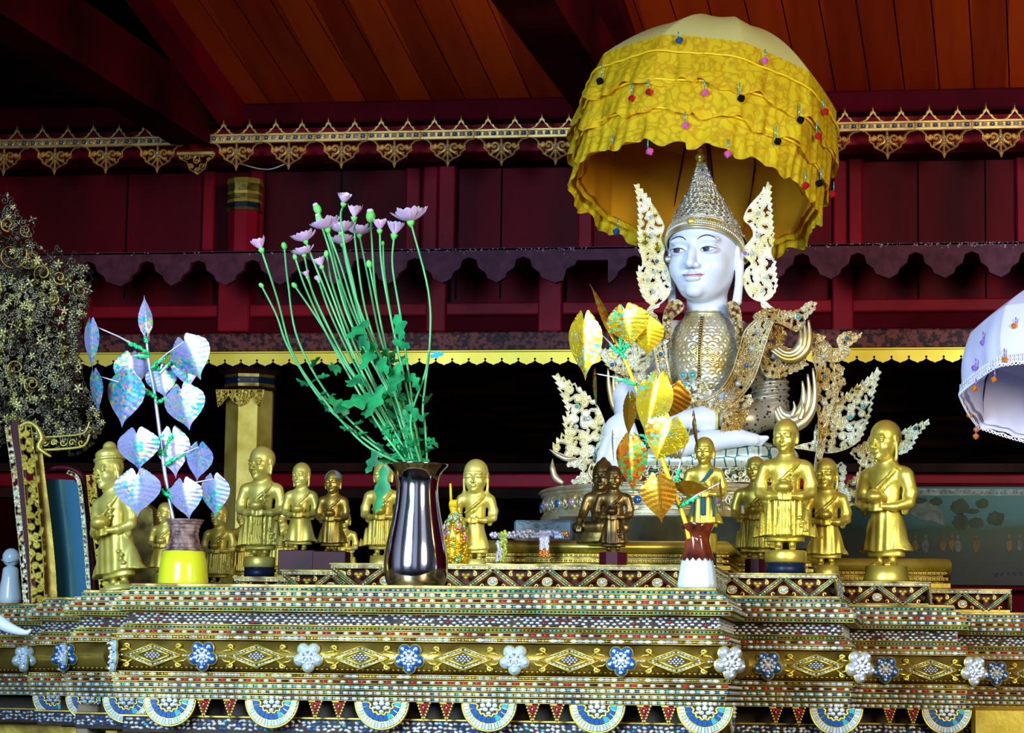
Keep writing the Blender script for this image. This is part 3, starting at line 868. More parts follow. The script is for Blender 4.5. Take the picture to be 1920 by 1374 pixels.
# upper column with capital
def octo(mb, c, r, z0_, z1_, mi=0, r2=None, n=8, rot=pi/8):
    r2 = r2 or r
    v = [(c[0]+r*math.cos(2*pi*k/n+rot), c[1]+r*math.sin(2*pi*k/n+rot), z0_) for k in range(n)] + [(c[0]+r2*math.cos(2*pi*k/n+rot), c[1]+r2*math.sin(2*pi*k/n+rot), z1_) for k in range(n)]
    mb.add(v, [tuple(range(n))[::-1], tuple(range(n, 2*n))] + [(k, (k+1) % n, n+(k+1) % n, n+k) for k in range(n)], mi, False)
Yc = 10.15; cx = X(438, Yc); uc = U(Yc)
r = thing('column', 'upper red column with dark gilt capital behind the flowers', 'column', (cx, Yc+.1, Z(470, Yc)))
mb = MB(); octo(mb, (cx, Yc+.1), 31*uc, Z(470, Yc), Z(382, Yc), 0, rot=pi/8); mb.build('shaft', MT_['red_frame'], r)
mb = MB()
for (ya, yb2, ra, rb, mi) in ((382, 376, 36, 34, 0), (376, 366, 31, 31, 2), (366, 360, 34, 33, 1), (360, 350, 33, 32, 0), (350, 345, 34, 34, 1), (345, 330, 33, 33, 0), (330, 320, 36, 34, 1)):
    octo(mb, (cx, Yc+.1), ra*uc, Z(ya, Yc), Z(yb2, Yc), mi, rb*uc)
mb.build('capital', [MT_['gold_dark'], MT_['gold'], MT_['navy']], r)
# lower gilt column
Yc = 9.75; uc = U(Yc); cx = X(452, Yc, 800)
r = thing('column', 'gilt octagonal column with glass capital behind the standing monk statues', 'column', (cx, Yc+.1, 1.2))
mb = MB(); octo(mb, (cx, Yc+.12), 48*uc, Z(1180, Yc, 450), Z(728, Yc, 450), 0, rot=pi/8+.18); mb.build('shaft', MT_['gold_pale'], r)
mb = MB()
for (ya, yb2, ra, rb, mi) in ((728, 722, 56, 54, 0), (722, 716, 52, 52, 1), (716, 704, 50, 50, 2), (704, 698, 52, 52, 1), (698, 684, 58, 70, 0)):
    octo(mb, (cx, Yc+.12), ra*uc, Z(ya, Yc, 450), Z(yb2, Yc, 450), mi, rb*uc, rot=pi/8+.18)
mb.gem((cx-.02, Yc+.12-49*uc, Z(710, Yc, 450)), .006, .006, .004, 3); mb.gem((cx+.03, Yc+.13-49*uc, Z(709, Yc, 450)), .005, .005, .004, 3)
mb.build('capital', [MT_['dark_wood'], MT_['gold_dark'], MT_['navy'], MT_['j_cyan']], r)
mb = MB()
for fa in (-.6, .25, ):
    for i in range(6):
        pass
sc_ = []
for k in range(7):
    xx = 408+k*13
    sc_.append(([(xx-7, 732), (xx-5, 744), (xx, 750+6*(k % 2)), (xx+5, 744), (xx+7, 732)], 2.2))
panel('collar_ornament', [(404, 730), (496, 730), (492, 760), (480, 756), (472, 741), (462, 756), (450, 762), (436, 752), (428, 742), (416, 758), (408, 764)], Yc+.12-49*uc, MT_['gold_pale'], r, strokes=sc_, sp=10, w=1.5, rim=2.0, thick=.01, seed=8, res=.8)
YPW = 9.522
# lower dark opening: rails and back ceiling
mb = MB(); pbox(mb, -300, 2300, 888, 914, 10.3, 10.4, b=.006, rx=960); trim(mb, MT_['red_frame'])
mb = MB(); pbox(mb, -300, 2300, 914, 934, 10.32, 10.4, rx=960); trim(mb, MT_['dark_wood'])
mb = MB(); pbox(mb, -300, 2300, 868, 884, 10.34, 10.4, rx=960); trim(mb, MT_['dark_wood'])
mb = MB(); plank2 = slantbox
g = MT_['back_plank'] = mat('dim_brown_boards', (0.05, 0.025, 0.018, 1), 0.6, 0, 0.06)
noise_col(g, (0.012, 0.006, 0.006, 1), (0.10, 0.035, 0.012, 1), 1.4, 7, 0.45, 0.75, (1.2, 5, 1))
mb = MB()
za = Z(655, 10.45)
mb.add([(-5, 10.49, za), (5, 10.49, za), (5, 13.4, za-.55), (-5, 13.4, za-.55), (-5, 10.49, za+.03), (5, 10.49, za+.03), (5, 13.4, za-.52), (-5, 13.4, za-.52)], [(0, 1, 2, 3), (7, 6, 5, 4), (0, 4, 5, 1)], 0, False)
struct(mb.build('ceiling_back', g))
mb = MB(); pbox(mb, 1556, 2300, 905, 1310, YPW, YPW+.08, b=.004, rx=1800); struct(mb.build('wall_panel', MT_['red_dark']))
mb = MB(); pbox(mb, 1556, 2300, 1098.6, 1106, 9.44, 9.60, b=.002, rx=1800); trim(mb, MT_['red_dark'])
# ------------------------------------------------------------------ painting at the right
YP = 9.5
r = thing('painting', 'long faded landscape painting with a line of script along its top edge', 'painting', P(1800, 1098, YP))
mb = MB(); pbox(mb, 1560, 2100, 912, 1098, YP, YP+.02, b=.003, rx=1800)
g = MT_['paint_ground'] = mat('painted_field', (0.05, 0.07, 0.05, 1), 0.45, 0, 0.2)
tc = N(g, 'ShaderNodeTexCoord'); sx = N(g, 'ShaderNodeSeparateXYZ'); L(g, tc.outputs['Generated'], sx.inputs[0])
nz = N(g, 'ShaderNodeTexNoise'); nz.inputs['Scale'].default_value = 4; nz.inputs['Detail'].default_value = 8; L(g, tc.outputs['Generated'], nz.inputs['Vector'])
ma = N(g, 'ShaderNodeMath', operation='MULTIPLY_ADD'); L(g, nz.outputs['Fac'], ma.inputs[0]); ma.inputs[1].default_value = .35; L(g, sx.outputs['Z'], ma.inputs[2])
rp = N(g, 'ShaderNodeValToRGB'); e = rp.color_ramp.elements
e[0].position = .1; e[0].color = (0.006, 0.008, 0.007, 1); e[1].position = 1.0; e[1].color = (0.03, 0.12, 0.13, 1)
for p_, c_ in ((.35, (0.010, 0.018, 0.018, 1)), (.6, (0.022, 0.04, 0.025, 1)), (.75, (0.016, 0.045, 0.022, 1)), (.86, (0.022, 0.09, 0.10, 1))):
    q = e.new(p_); q.color = c_
L(g, ma.outputs[0], rp.inputs[0]); L(g, rp.outputs[0], bsdf(g).inputs['Base Color'])
mb.build('canvas', g, r)
def flat(name, poly, col, off, parent, rough=.5):
    mbx = MB()
    pts = [P(x, y, YP-off) for x, y in poly]
    mbx.prism([(p.x, p.z) for p in pts], YP-off, YP-off+.001)
    col = tuple(c_*.55 for c_ in col[:3])+(1,); m = mat('paint_'+name, col, rough, 0, .2); noise_col(m, tuple(c*.6 for c in col[:3])+(1,), tuple(min(1, c*1.3) for c in col[:3])+(1,), 30, 6)
    return mbx.build(name, m, parent)
def blob(cx, cy, rx, ry, n=18, seed=0, j=.18):
    rr = random.Random(seed)
    return [(cx+rx*math.cos(2*pi*k/n)*(1+rr.uniform(-j, j)), cy+ry*math.sin(2*pi*k/n)*(1+rr.uniform(-j, j))) for k in range(n)]
flat('script_band', [(1560, 914), (2090, 919), (2090, 930), (1560, 928)], (0.3, 0.42, 0.42, 1), .002, r)
flat('painted_rock', [(1706, 962), (1712, 945), (1738, 937), (1752, 945), (1768, 962), (1770, 985), (1750, 978), (1728, 975), (1712, 966)], (0.16, 0.22, 0.19, 1), .003, r)
for i, (x, y, rx_, ry_) in enumerate(((1800, 950, 16, 14), (1802, 978, 15, 16), (1824, 958, 12, 5), (1842, 944, 12, 9), (1868, 972, 16, 14), (1830, 980, 14, 10), (1724, 938, 14, 6), (1756, 940, 12, 8))):
    flat('painted_tree', blob(x, y, rx_, ry_, seed=i), (0.025, 0.06, 0.02, 1), .0035, r)
for i, x in enumerate((1700, 1716, 1735, 1768, 1785, 1796, 1830, 1892, 1912, 1930)):
    c = [(0.16, 0.10, 0.012, 1), (0.2, 0.13, 0.02, 1), (0.14, 0.16, 0.16, 1)][(i*7) % 3]
    rr = random.Random(i); h = rr.uniform(22, 32)
    flat('painted_figure', blob(x, 1020+h*.1, 6, h*.42, 14, i, .2)+[], c, .003, r); flat('painted_head', blob(x, 1006, 3, 3.5, 10, i, .1), c, .0032, r)
mb = MB(); rr = random.Random(9); x = 1600
while x < 1990:
    n = rr.choice((2, 3, 4))
    for k in range(n):
        s = scroll(x, 921.5+(x-1600)*.005, 3.4, rr.uniform(.6, 1.1), rr.uniform(0, 6), rr.choice((-1, 1)), 8)
        mb.tube([P(a, b_, YP-.0035) for a, b_ in s], .0007, 4); x += 8
    x += 6
x = 1870
while x < 1990:
    s = scroll(x, 1077, 4.5, rr.uniform(.6, 1.0), rr.uniform(0, 6), 1, 8)
    mb.tube([P(a, b_, YP-.0035) for a, b_ in s], .001, 4); x += 11
mb.build('script', MT_['ink'], r)
# ------------------------------------------------------------------ jewelled altar
# courses: (y top, y bottom at the main front, projection px, kind)
Y1 = 5.6
SEG = [  # name, Y front, x left px, x right px (of the top edge)
    ('m', 5.60, 250, 1340), ('2', 6.00, 160, 1572), ('3', 6.48, 88, 1786), ('4', 6.97, -80, 1995)]
COURSES = [(1098, 1104, 0, 'cap'), (1104, 1111.5, 3, 'cyan'), (1112, 1122, 22, 'wblue'), (1123, 1132, 38, 'wred'), (1133, 1142.5, 52, 'wblue2'), (1143.5, 1151, 46, 'green'),
           (1152, 1177, 10, 'dense'), (1178, 1185, 20, 'green2'), (1186, 1194.5, 30, 'wred'), (1195, 1206, 42, 'slab'), (1207, 1265, 56, 'band'),
           (1266, 1276, 46, 'slab'), (1277, 1286, 40, 'wred'), (1287, 1297, 36, 'wblue3'), (1298, 1307, 34, 'mix'), (1308.5, 1318, 30, 'mix')]
altar = thing('jewelled_altar', 'wide gilt altar with stepped corners covered in rows of coloured mirror glass', 'altar', (P(900, 1320, Y1).x, Y1+.7, 0))
MT_['fillet'] = g = mat('dull_gilt_fillet', (0.3, 0.2, 0.05, 1), .45, .7); noise_col(g, (0.16, 0.10, 0.018, 1), (0.52, 0.38, 0.07, 1), 12, 6)
JM = [MT_['gold_wood'], MT_['altar_ground'], MT_['altar_red'], MT_['j_white'], MT_['j_cyan'], MT_['j_blue'], MT_['j_red'], MT_['j_green'], MT_['j_grey'], MT_['j_ice'], MT_['gold_dark'], MT_['fillet']]
GO, GR, RE, WH, CY, BL, RD, GN, GY, IC, GD, FI = range(12)
u1 = U(Y1)
REFX = 900
def zl(y): return P(REFX, y+ (0), Y1).z
rnd = random.Random(11)
def pick(*ws):
    t = rnd.random()*sum(w for _, w in ws)
    for m, w in ws:
        t -= w
        if t <= 0: return m
    return ws[-1][0]
def course(seg, ya, yb, pr, kind):
    _, Yf, xl, xr = seg
    o_ = pr*u1*.62
    XL, XR = X(xl, Yf, 1100), X(xr, Yf, 1100)
    z1_, z0_ = zl(ya), zl(yb); h = z1_-z0_; zm = (z0_+z1_)/2
    mb = MB(); base = {'cap': GD, 'slab': GD, 'wred': RE, 'dense': GR, 'band': GO}.get(kind, GR)
    b = .0035
    Yb = Yf + (1.75 if seg[0] == 'm' else 1.1)
    if kind == 'band':
        n = 12; prof = [(o_-.02, z0_)]
        for k in range(n+1):
            a = -pi/2+pi*k/n; prof.append((o_-.018+.026*math.cos(a), zm+h*.5*math.sin(a)))
        prof.append((o_-.02, z1_))
        sweep_rect(mb, XL, XR, Yf, Yb, prof, GO, True)
        for zz in (z0_+.004,):
            xs = XL-o_
            while xs < XR+o_:
                mb.ball((xs, Yf-o_-.002, zz+.003), (.0042, .003, .002), GO, 6, 3); xs += .011
    else:
        # body, with gold fillet edges top and bottom
        f = min(.0034, h*.25)
        sweep_rect(mb, XL, XR, Yf, Yb, [(o_-.004, z0_+f), (o_, z0_+f+.001), (o_, z1_-f-.001), (o_-.004, z1_-f)], base)
        if kind != 'cap':
            for (a, c) in ((z0_, z0_+f), (z1_-f, z1_)):
                sweep_rect(mb, XL, XR, Yf, Yb, [(o_-.003, a), (o_+.004, a+f*.3), (o_+.004, c-f*.3), (o_-.003, c)], FI)
        else:
            sweep_rect(mb, XL, XR, Yf, Yb, [(o_, z0_), (o_+.003, z0_+.001), (o_+.003, z1_-.001), (o_, z1_)], GD)
    # gems on the front and on the right-hand face
    faces = [('f', XL-o_, XR+o_)]
    if kind not in ('cap', 'band'): faces.append(('r', Yf-o_, Yf+.42)); faces.append(('l', Yf-o_, Yf+.42))
    for (fc, a, c) in faces:
        if kind == 'cap' or kind == 'band': break
        s = a+.006; i = 0
        while s < c-.004:
            def put(ds, zz, rx, rz, m, d=.005):
                q = s+ds
                if fc == 'f':
                    pos = (q, Yf-o_, zz)
                    px_ = toPx(pos)
                    if px_[0] < -30 or px_[0] > 1950: return
                    if seg[0] != 'm':
                        k = ['m', '2', '3', '4'].index(seg[0]); prev = SEG[k-1]
                        if toPx((X(prev[2], prev[1], 1100)-o_, prev[1], zz))[0]+50 < px_[0] < toPx((X(prev[3], prev[1], 1100)+o_, prev[1], zz))[0]-50: return
                    mb.gem(pos, rx, rz, d, m, 'f', 8)
                elif fc == 'r': mb.gem((XR+o_, q, zz), rx, rz, d, m, 'r', 6)
                else: mb.gem((XL-o_, q, zz), rx, rz, d, m, 'l', 6)
            if kind == 'cyan':
                put(0, zm, .0046, h*.34, pick((CY, 5), (BL, 1.5), (IC, 1), (WH, .5), (GY, 1))); st = .0108
            elif kind == 'wblue':
                put(0, zm, .0068, h*.36, WH); put(.0125, zm, .0040, h*.27, pick((BL, 3), (CY, 3), (IC, 1))); st = .0225
            elif kind == 'wblue2':
                put(0, zm, .0070, h*.38, WH); put(.0125, zm, .0040, h*.3, pick((BL, 3), (CY, 3))); st = .0215
            elif kind == 'wblue3':
                put(0, zm, .0068, h*.36, WH); put(.0115, zm, .0042, h*.34, pick((CY, 3), (BL, 2), (GY, 2))); st = .021
            elif kind == 'wred':
                put(0, zm, .0062, h*.34, WH); put(.0140, zm, .0064, h*.3, pick((RD, 5), (RE, 3), (GR, 1)), .003); st = .0275
            elif kind in ('green', 'green2'):
                put(0, zm, .0036, h*.32, pick((GN, 6), (CY, 1), (GO, 3), (GY, 1))); st = .0085
            elif kind == 'dense':
                for rr in range(4):
                    if rnd.random() < .93: put((.0068 if rr % 2 else 0)+rnd.uniform(-.0016, .0016), z0_+h*(.16+.225*rr)+rnd.uniform(-.0012, .0012), .0048, h*.094, WH if rnd.random() < .97 else RD)
                st = .0136
            elif kind == 'slab':
                put(0, zm, .0068, h*.3, pick((GY, 4), (GD, 3), (IC, 1.0), (WH, .8)), .0025); st = .0142
            else:
                put(0, zm, .0062, h*.36, WH if rnd.random() < .8 else IC); put(.0105, zm, .0036, h*.3, pick((GY, 3), (CY, 1), (GN, 1), (BL, .6))); st = .0178
            s += st*rnd.uniform(.97, 1.03); i += 1
    nm = {'band': 'ornament_band', 'dense': 'pearl_frieze', 'slab': 'mirror_moulding', 'cap': 'top_edge'}.get(kind, 'jewel_moulding')
    return mb.build(nm, JM, altar), (XL, XR, o_, z0_, z1_)
geo = {}
for s in SEG:
    for c in COURSES:
        _, g_ = course(s, *c)
        geo[(s[0], c[0])] = g_
    # dark core and the recess below
    _, Yf, xl, xr = s
    XL, XR = X(xl, Yf, 1100), X(xr, Yf, 1100)
    mb = MB(); Yb = Yf+(1.7 if s[0] == 'm' else 1.05)
    mb.box((XL+.012, Yf+.012, zl(1318)), (XR-.012, Yb, zl(1100)))
    mb.box((XL+.03, Yf+.05, zl(1352)), (XR-.03, Yb-.05, zl(1316)))
    mb.build('core', MT_['altar_ground'], altar)
    mb = MB()   # lower glass frieze and gilt foot
    zt, zb_ = zl(1350), zl(1384)
    sweep_rect(mb, XL-.012, XR+.012, Yf+.02, Yb, [(0, zb_), (.006, zb_+.001), (.006, zt-.001), (0, zt)], GR)
    sweep_rect(mb, XL-.012, XR+.012, Yf+.02, Yb, [(0, zt-.004), (.012, zt-.003), (.012, zt), (0, zt+.001)], GO)
    x_ = XL-.01
    while x_ < XR+.01:
        pz = toPx((x_, Yf, zt))[0]
        if -20 < pz < 1945:
            for k in range(3):
                mb.gem((x_+rnd.uniform(-.003, .003), Yf+.014, zt-.010-.0085*k+rnd.uniform(-.002, .002)), .0052, .0032, .004, pick((WH, 5), (IC, 2), (BL, 1.5), (GY, 1), (CY, .3)), 'f', 6, rnd.uniform(-.6, .6))
        x_ += .0115
    mb.build('lower_frieze', JM, altar)
    mb = MB(); mb.box((XL+.03, Yf+.06, zl(1384)-.004), (XR-.03, Yb, zl(1384)+.002)); mb.box((XL+.06, Yf+.09, 0.0), (XR-.06, Yb, zl(1384)))
    mb.build('plinth', MT_['gold_wood'], altar)
# rosettes and lozenges on the round band
def rosette(blue, pearl=True):
    mb = MB(); R_ = .0135
    for k in range(5):
        a = pi/2+pi/5+2*pi*k/5; c = (.0195*math.cos(a), 0, .0195*math.sin(a))
        mb.gem(c, R_*1.06, R_*1.06, .006, 0, seg=14); mb.gem((c[0], -.003, c[2]), R_*.9, R_*.9, .008, blue, seg=14)
        d = (.0245*math.cos(a), -.009, .0245*math.sin(a)); mb.gem(d, .0044, .0036, .005, 3, seg=8)
        d = (.0135*math.cos(a), -.0105, .0135*math.sin(a)); mb.gem(d, .0046, .0036, .005, 3, seg=8)
        a2 = a+pi/5; d = (.0155*math.cos(a2), -.0085, .0145*math.sin(a2)); mb.gem(d, .0042, .0034, .005, 3, seg=8)
    mb.gem((0, -.002, 0), .011, .011, .009, 1, seg=12); mb.gem((0, -.009, 0), .0058, .0046, .006, 3, seg=10)
    for k in range(6):
        a = 2*pi*k/6; mb.gem((.0095*math.cos(a), -.0085, .008*math.sin(a)), .003, .0026, .004, 3, seg=6)
    return mb.mesh('rosette', [MT_['gold'], MT_['j_grey'], MT_['j_blue'], MT_['pearl'], MT_['j_ice'], MT_['j_white']])
ros = {'blue': rosette(2), 'pale': rosette(4), 'white': rosette(1)}
def lozenge():
    mb = MB()
    def bar(p, q, w, y=-.004, m=0, t=.006): mb.tube([(p[0], y, p[1]), (q[0], y, q[1])], w, 6, m)
    a, b = .062, .0235
    for (p, q) in (((-a, 0), (0, b)), ((0, b), (a, 0)), ((a, 0), (0, -b)), ((0, -b), (-a, 0))):
        bar(p, q, .0022)
        for i in range(7):
            t = (i+.6)/7.4; x_ = (p[0]+(q[0]-p[0])*t)*.86; z_ = (p[1]+(q[1]-p[1])*t)*.86
            mb.gem((x_, -.001, z_), .0042, .0021, .003, 1 if i % 2 else 4, seg=6, ang=math.atan2(q[1]-p[1], q[0]-p[0]))
    a2, b2 = .037, .0155
    for (p, q) in (((-a2, 0), (0, b2)), ((0, b2), (a2, 0)), ((a2, 0), (0, -b2)), ((0, -b2), (-a2, 0))): bar(p, q, .0026, -.005)
    mb.add([(-.024, -.003, 0), (0, -.003, -.0105), (.024, -.003, 0), (0, -.003, .0105)], [(0, 1, 2, 3)], 2, False)
    for i in range(5):
        for j in range(-2, 3):
            x_ = (i-2)*.0075+(.0037 if j % 2 else 0); z_ = j*.0042
            if abs(x_)/.022+abs(z_)/.0105 < .95: mb.gem((x_, -.004, z_), .0029, .0019, .004, 3, seg=6)
    for sx in (-1, 1):
        for i in range(3): mb.gem((sx*(.068+.006*i), -.001, .0), .0032, .0028-.0004*i, .004, 3 if i == 0 else 4, seg=6)
        for sz in (-1, 1):
            s = scroll(sx*.056, sz*.0185, .007, .9, 0 if sx > 0 else pi, sx*sz, 10)
            mb.tube([(q[0], -.003, q[1]) for q in s], [.0034, .0015], 6, 0)
            mb.tube([(sx*.044, -.002, sz*.008), (sx*.056, -.003, sz*.017), (sx*.062, -.003, sz*.021)], [.0015, .0035], 6, 0)
            mb.tube([(sx*.078, -.001, sz*.004), (sx*.07, -.003, sz*.011), (sx*.056, -.003, sz*.013)], [.001, .003], 6, 0)
    return mb.mesh('lozenge_ornament', [MT_['gold'], MT_['j_grey'], MT_['altar_ground'], MT_['pearl'], MT_['j_ice']])
lz = lozenge()
def put(name, me, pos, s=1.0, rz=0, parent=altar):
    o = link(name, me, parent); o.location = Vector(pos)-parent.location; o.scale = (s, s, s); o.rotation_euler = (0, 0, rz)
    return o
zb_mid = (zl(1207)+zl(1265))/2
ob = 56*u1*.62+.009
for (seg, items) in (('m', [(380, 'blue'), (578, 'pale'), (768, 'blue'), (965, 'pale'), (1165, 'blue'), (1372, 'white'), (285, 'L'), (480, 'L'), (675, 'L'), (868, 'L'), (1068, 'L'), (1268, 'L')]),
                     ('2', [(1440, 'blue'), (1616, 'white'), (1530, 'L'), (120, 'blue')]), ('3', [(1660, 'blue'), (1830, 'white'), (1745, 'L'), (45, 'pale')]), ('4', [(1868, 'blue'), (1945, 'L')])):
    Yf = [s[1] for s in SEG if s[0] == seg][0]
    for (px_, k) in items:
        x_ = X(px_, Yf-ob, 1240)
        if k == 'L': put('lozenge_ornament', lz, (x_, Yf-ob+.004, zb_mid))
        elif k == 'white': put('corner_rosette', ros['white'], (x_-.004, Yf-ob+.002, zb_mid), 1.12, .55)
        else: put('rosette', ros[k], (x_, Yf-ob, zb_mid), 1.0)
for (seg, px_) in (('m', 212), ('2', 118), ('3', 46)):
    Yf = [s[1] for s in SEG if s[0] == seg][0]
    put('corner_rosette', ros['pale'], (X(px_, Yf-ob, 1240), Yf-ob+.015, zb_mid), 1.2, -1.1)
# hanging half medallions
def medal():
    mb = MB(); n = 22
    def wedge(r0, r1, a0, a1, d, m):
        v = []
        for (y_, k) in ((0, 1), (-d, .93)):
            for (r, a) in ((r0, a0), (r1, a0), (r1, a1), (r0, a1)):
                rc = (r0+r1)/2; ac = (a0+a1)/2
                rr_ = rc+(r-rc)*k; aa = ac+(a-ac)*k
                v.append((rr_*math.cos(aa), y_, -rr_*math.sin(aa)))
        mb.add(v, [(4, 5, 6, 7), (0, 1, 5, 4), (1, 2, 6, 5), (2, 3, 7, 6), (3, 0, 4, 7)], m, False)
    poly = [(.0575*math.cos(pi*k/24), -.0575*math.sin(pi*k/24)) for k in range(25)]
    mb.prism(poly, 0.0, .008, 0)
    for k in range(n):
        a0, a1 = pi*k/n+.012, pi*(k+1)/n-.012
        wedge(.043, .055, a0, a1, .004, rnd.choice((3, 3, 4)))
        if k % 2 == 0: wedge(.028, .0415, pi*k/n+.014, pi*(k+2)/n-.014, .005, 2 if rnd.random() < .75 else 5)
    mb.tube([(.0575*math.cos(pi*k/30), 0, -.0575*math.sin(pi*k/30)) for k in range(31)], .0022, 6, 0)
    mb.tube([(.0425*math.cos(pi*k/30), -.002, -.0425*math.sin(pi*k/30)) for k in range(31)], .0012, 5, 0)
    mb.tube([((.026+.0022*math.cos(k*pi*7/40*2))*math.cos(pi*k/40), -.003, -(.026+.0022*math.cos(k*pi*7/40*2))*math.sin(pi*k/40)) for k in range(41)], .0026, 6, 0)
    mb.prism([(.026*math.cos(pi*k/12), -.026*math.sin(pi*k/12)) for k in range(13)], -.002, .002, 1)
    for (x_, z_, r) in ((0, -.003, .0062), (-.013, -.004, .006), (.013, -.004, .006), (-.0075, -.0125, .006), (.0075, -.0125, .006), (0, -.0205, .0055), (.0165, -.0125, .0042), (-.0165, -.0125, .0042), (0, .006, .0055), (.012, .006, .005), (-.012, .006, .005)):
        mb.gem((x_, -.003, z_), r, r*.8, .007, 6, seg=10)
    return mb.mesh('half_medallion', [MT_['gold'], MT_['altar_ground'], MT_['j_blue'], MT_['j_white'], MT_['j_ice'], MT_['j_cyan'], MT_['pearl']])
md = medal(); zmd = zl(1318.5); om = 26*u1*.62
for (seg, xs) in (('m', (318, 510, 716, 917, 1120, 1322)), ('2', (238, 1568)), ('3', (165, 1775)), ('4', (100,))):
    Yf = [s[1] for s in SEG if s[0] == seg][0]
    for px_ in xs: put('half_medallion', md, (X(px_, Yf-om-.003, 1320), Yf-om-.004, zmd))
for (seg, px_) in (('m', 1392), ('2', 1622)):
    _, Yf, xl, xr = [s for s in SEG if s[0] == seg][0]
    put('half_medallion', md, (X(xr, Yf, 1100)+om+.004, Yf+.19, zmd), 1.0, pi/2)
def pend():
    mb = MB()
    mb.prism([(-.0135, 0), (.0135, 0), (0, -.037)], -.001, .004, 1)
    for (p, q) in (((-.0135, 0), (0, -.037)), ((.0135, 0), (0, -.037)), ((-.0135, 0), (-.002, .0))):
        for i in range(7):
            t = i/6; mb.ball((p[0]+(q[0]-p[0])*t, -.002, p[1]+(q[1]-p[1])*t), .0027, 0, 6, 4)
    for (x_, z_) in ((-.005, -.006), (.005, -.006), (0, -.013), (-.002, -.02), (.002, -.003)): mb.gem((x_, -.002, z_), .0036, .0034, .005, 2, seg=6)
    mb.gem((0, -.004, -.009), .0022, .002, .004, 3, seg=6)
    return mb.mesh('triangle_pendant', [MT_['gold'], MT_['altar_red'], MT_['j_red'], MT_['pearl']])
pm = pend()
for (seg, xs) in (('m', (383, 432, 592, 636, 795, 838, 999, 1045, 1208, 1254)), ('2', (1455, 1498)), ('3', (1668, 1712)), ('4', (1856, 1893))):
    Yf = [s[1] for s in SEG if s[0] == seg][0]
    for px_ in xs: put('triangle_pendant', pm, (X(px_, Yf-om, 1320), Yf-om-.002, zmd-.001))
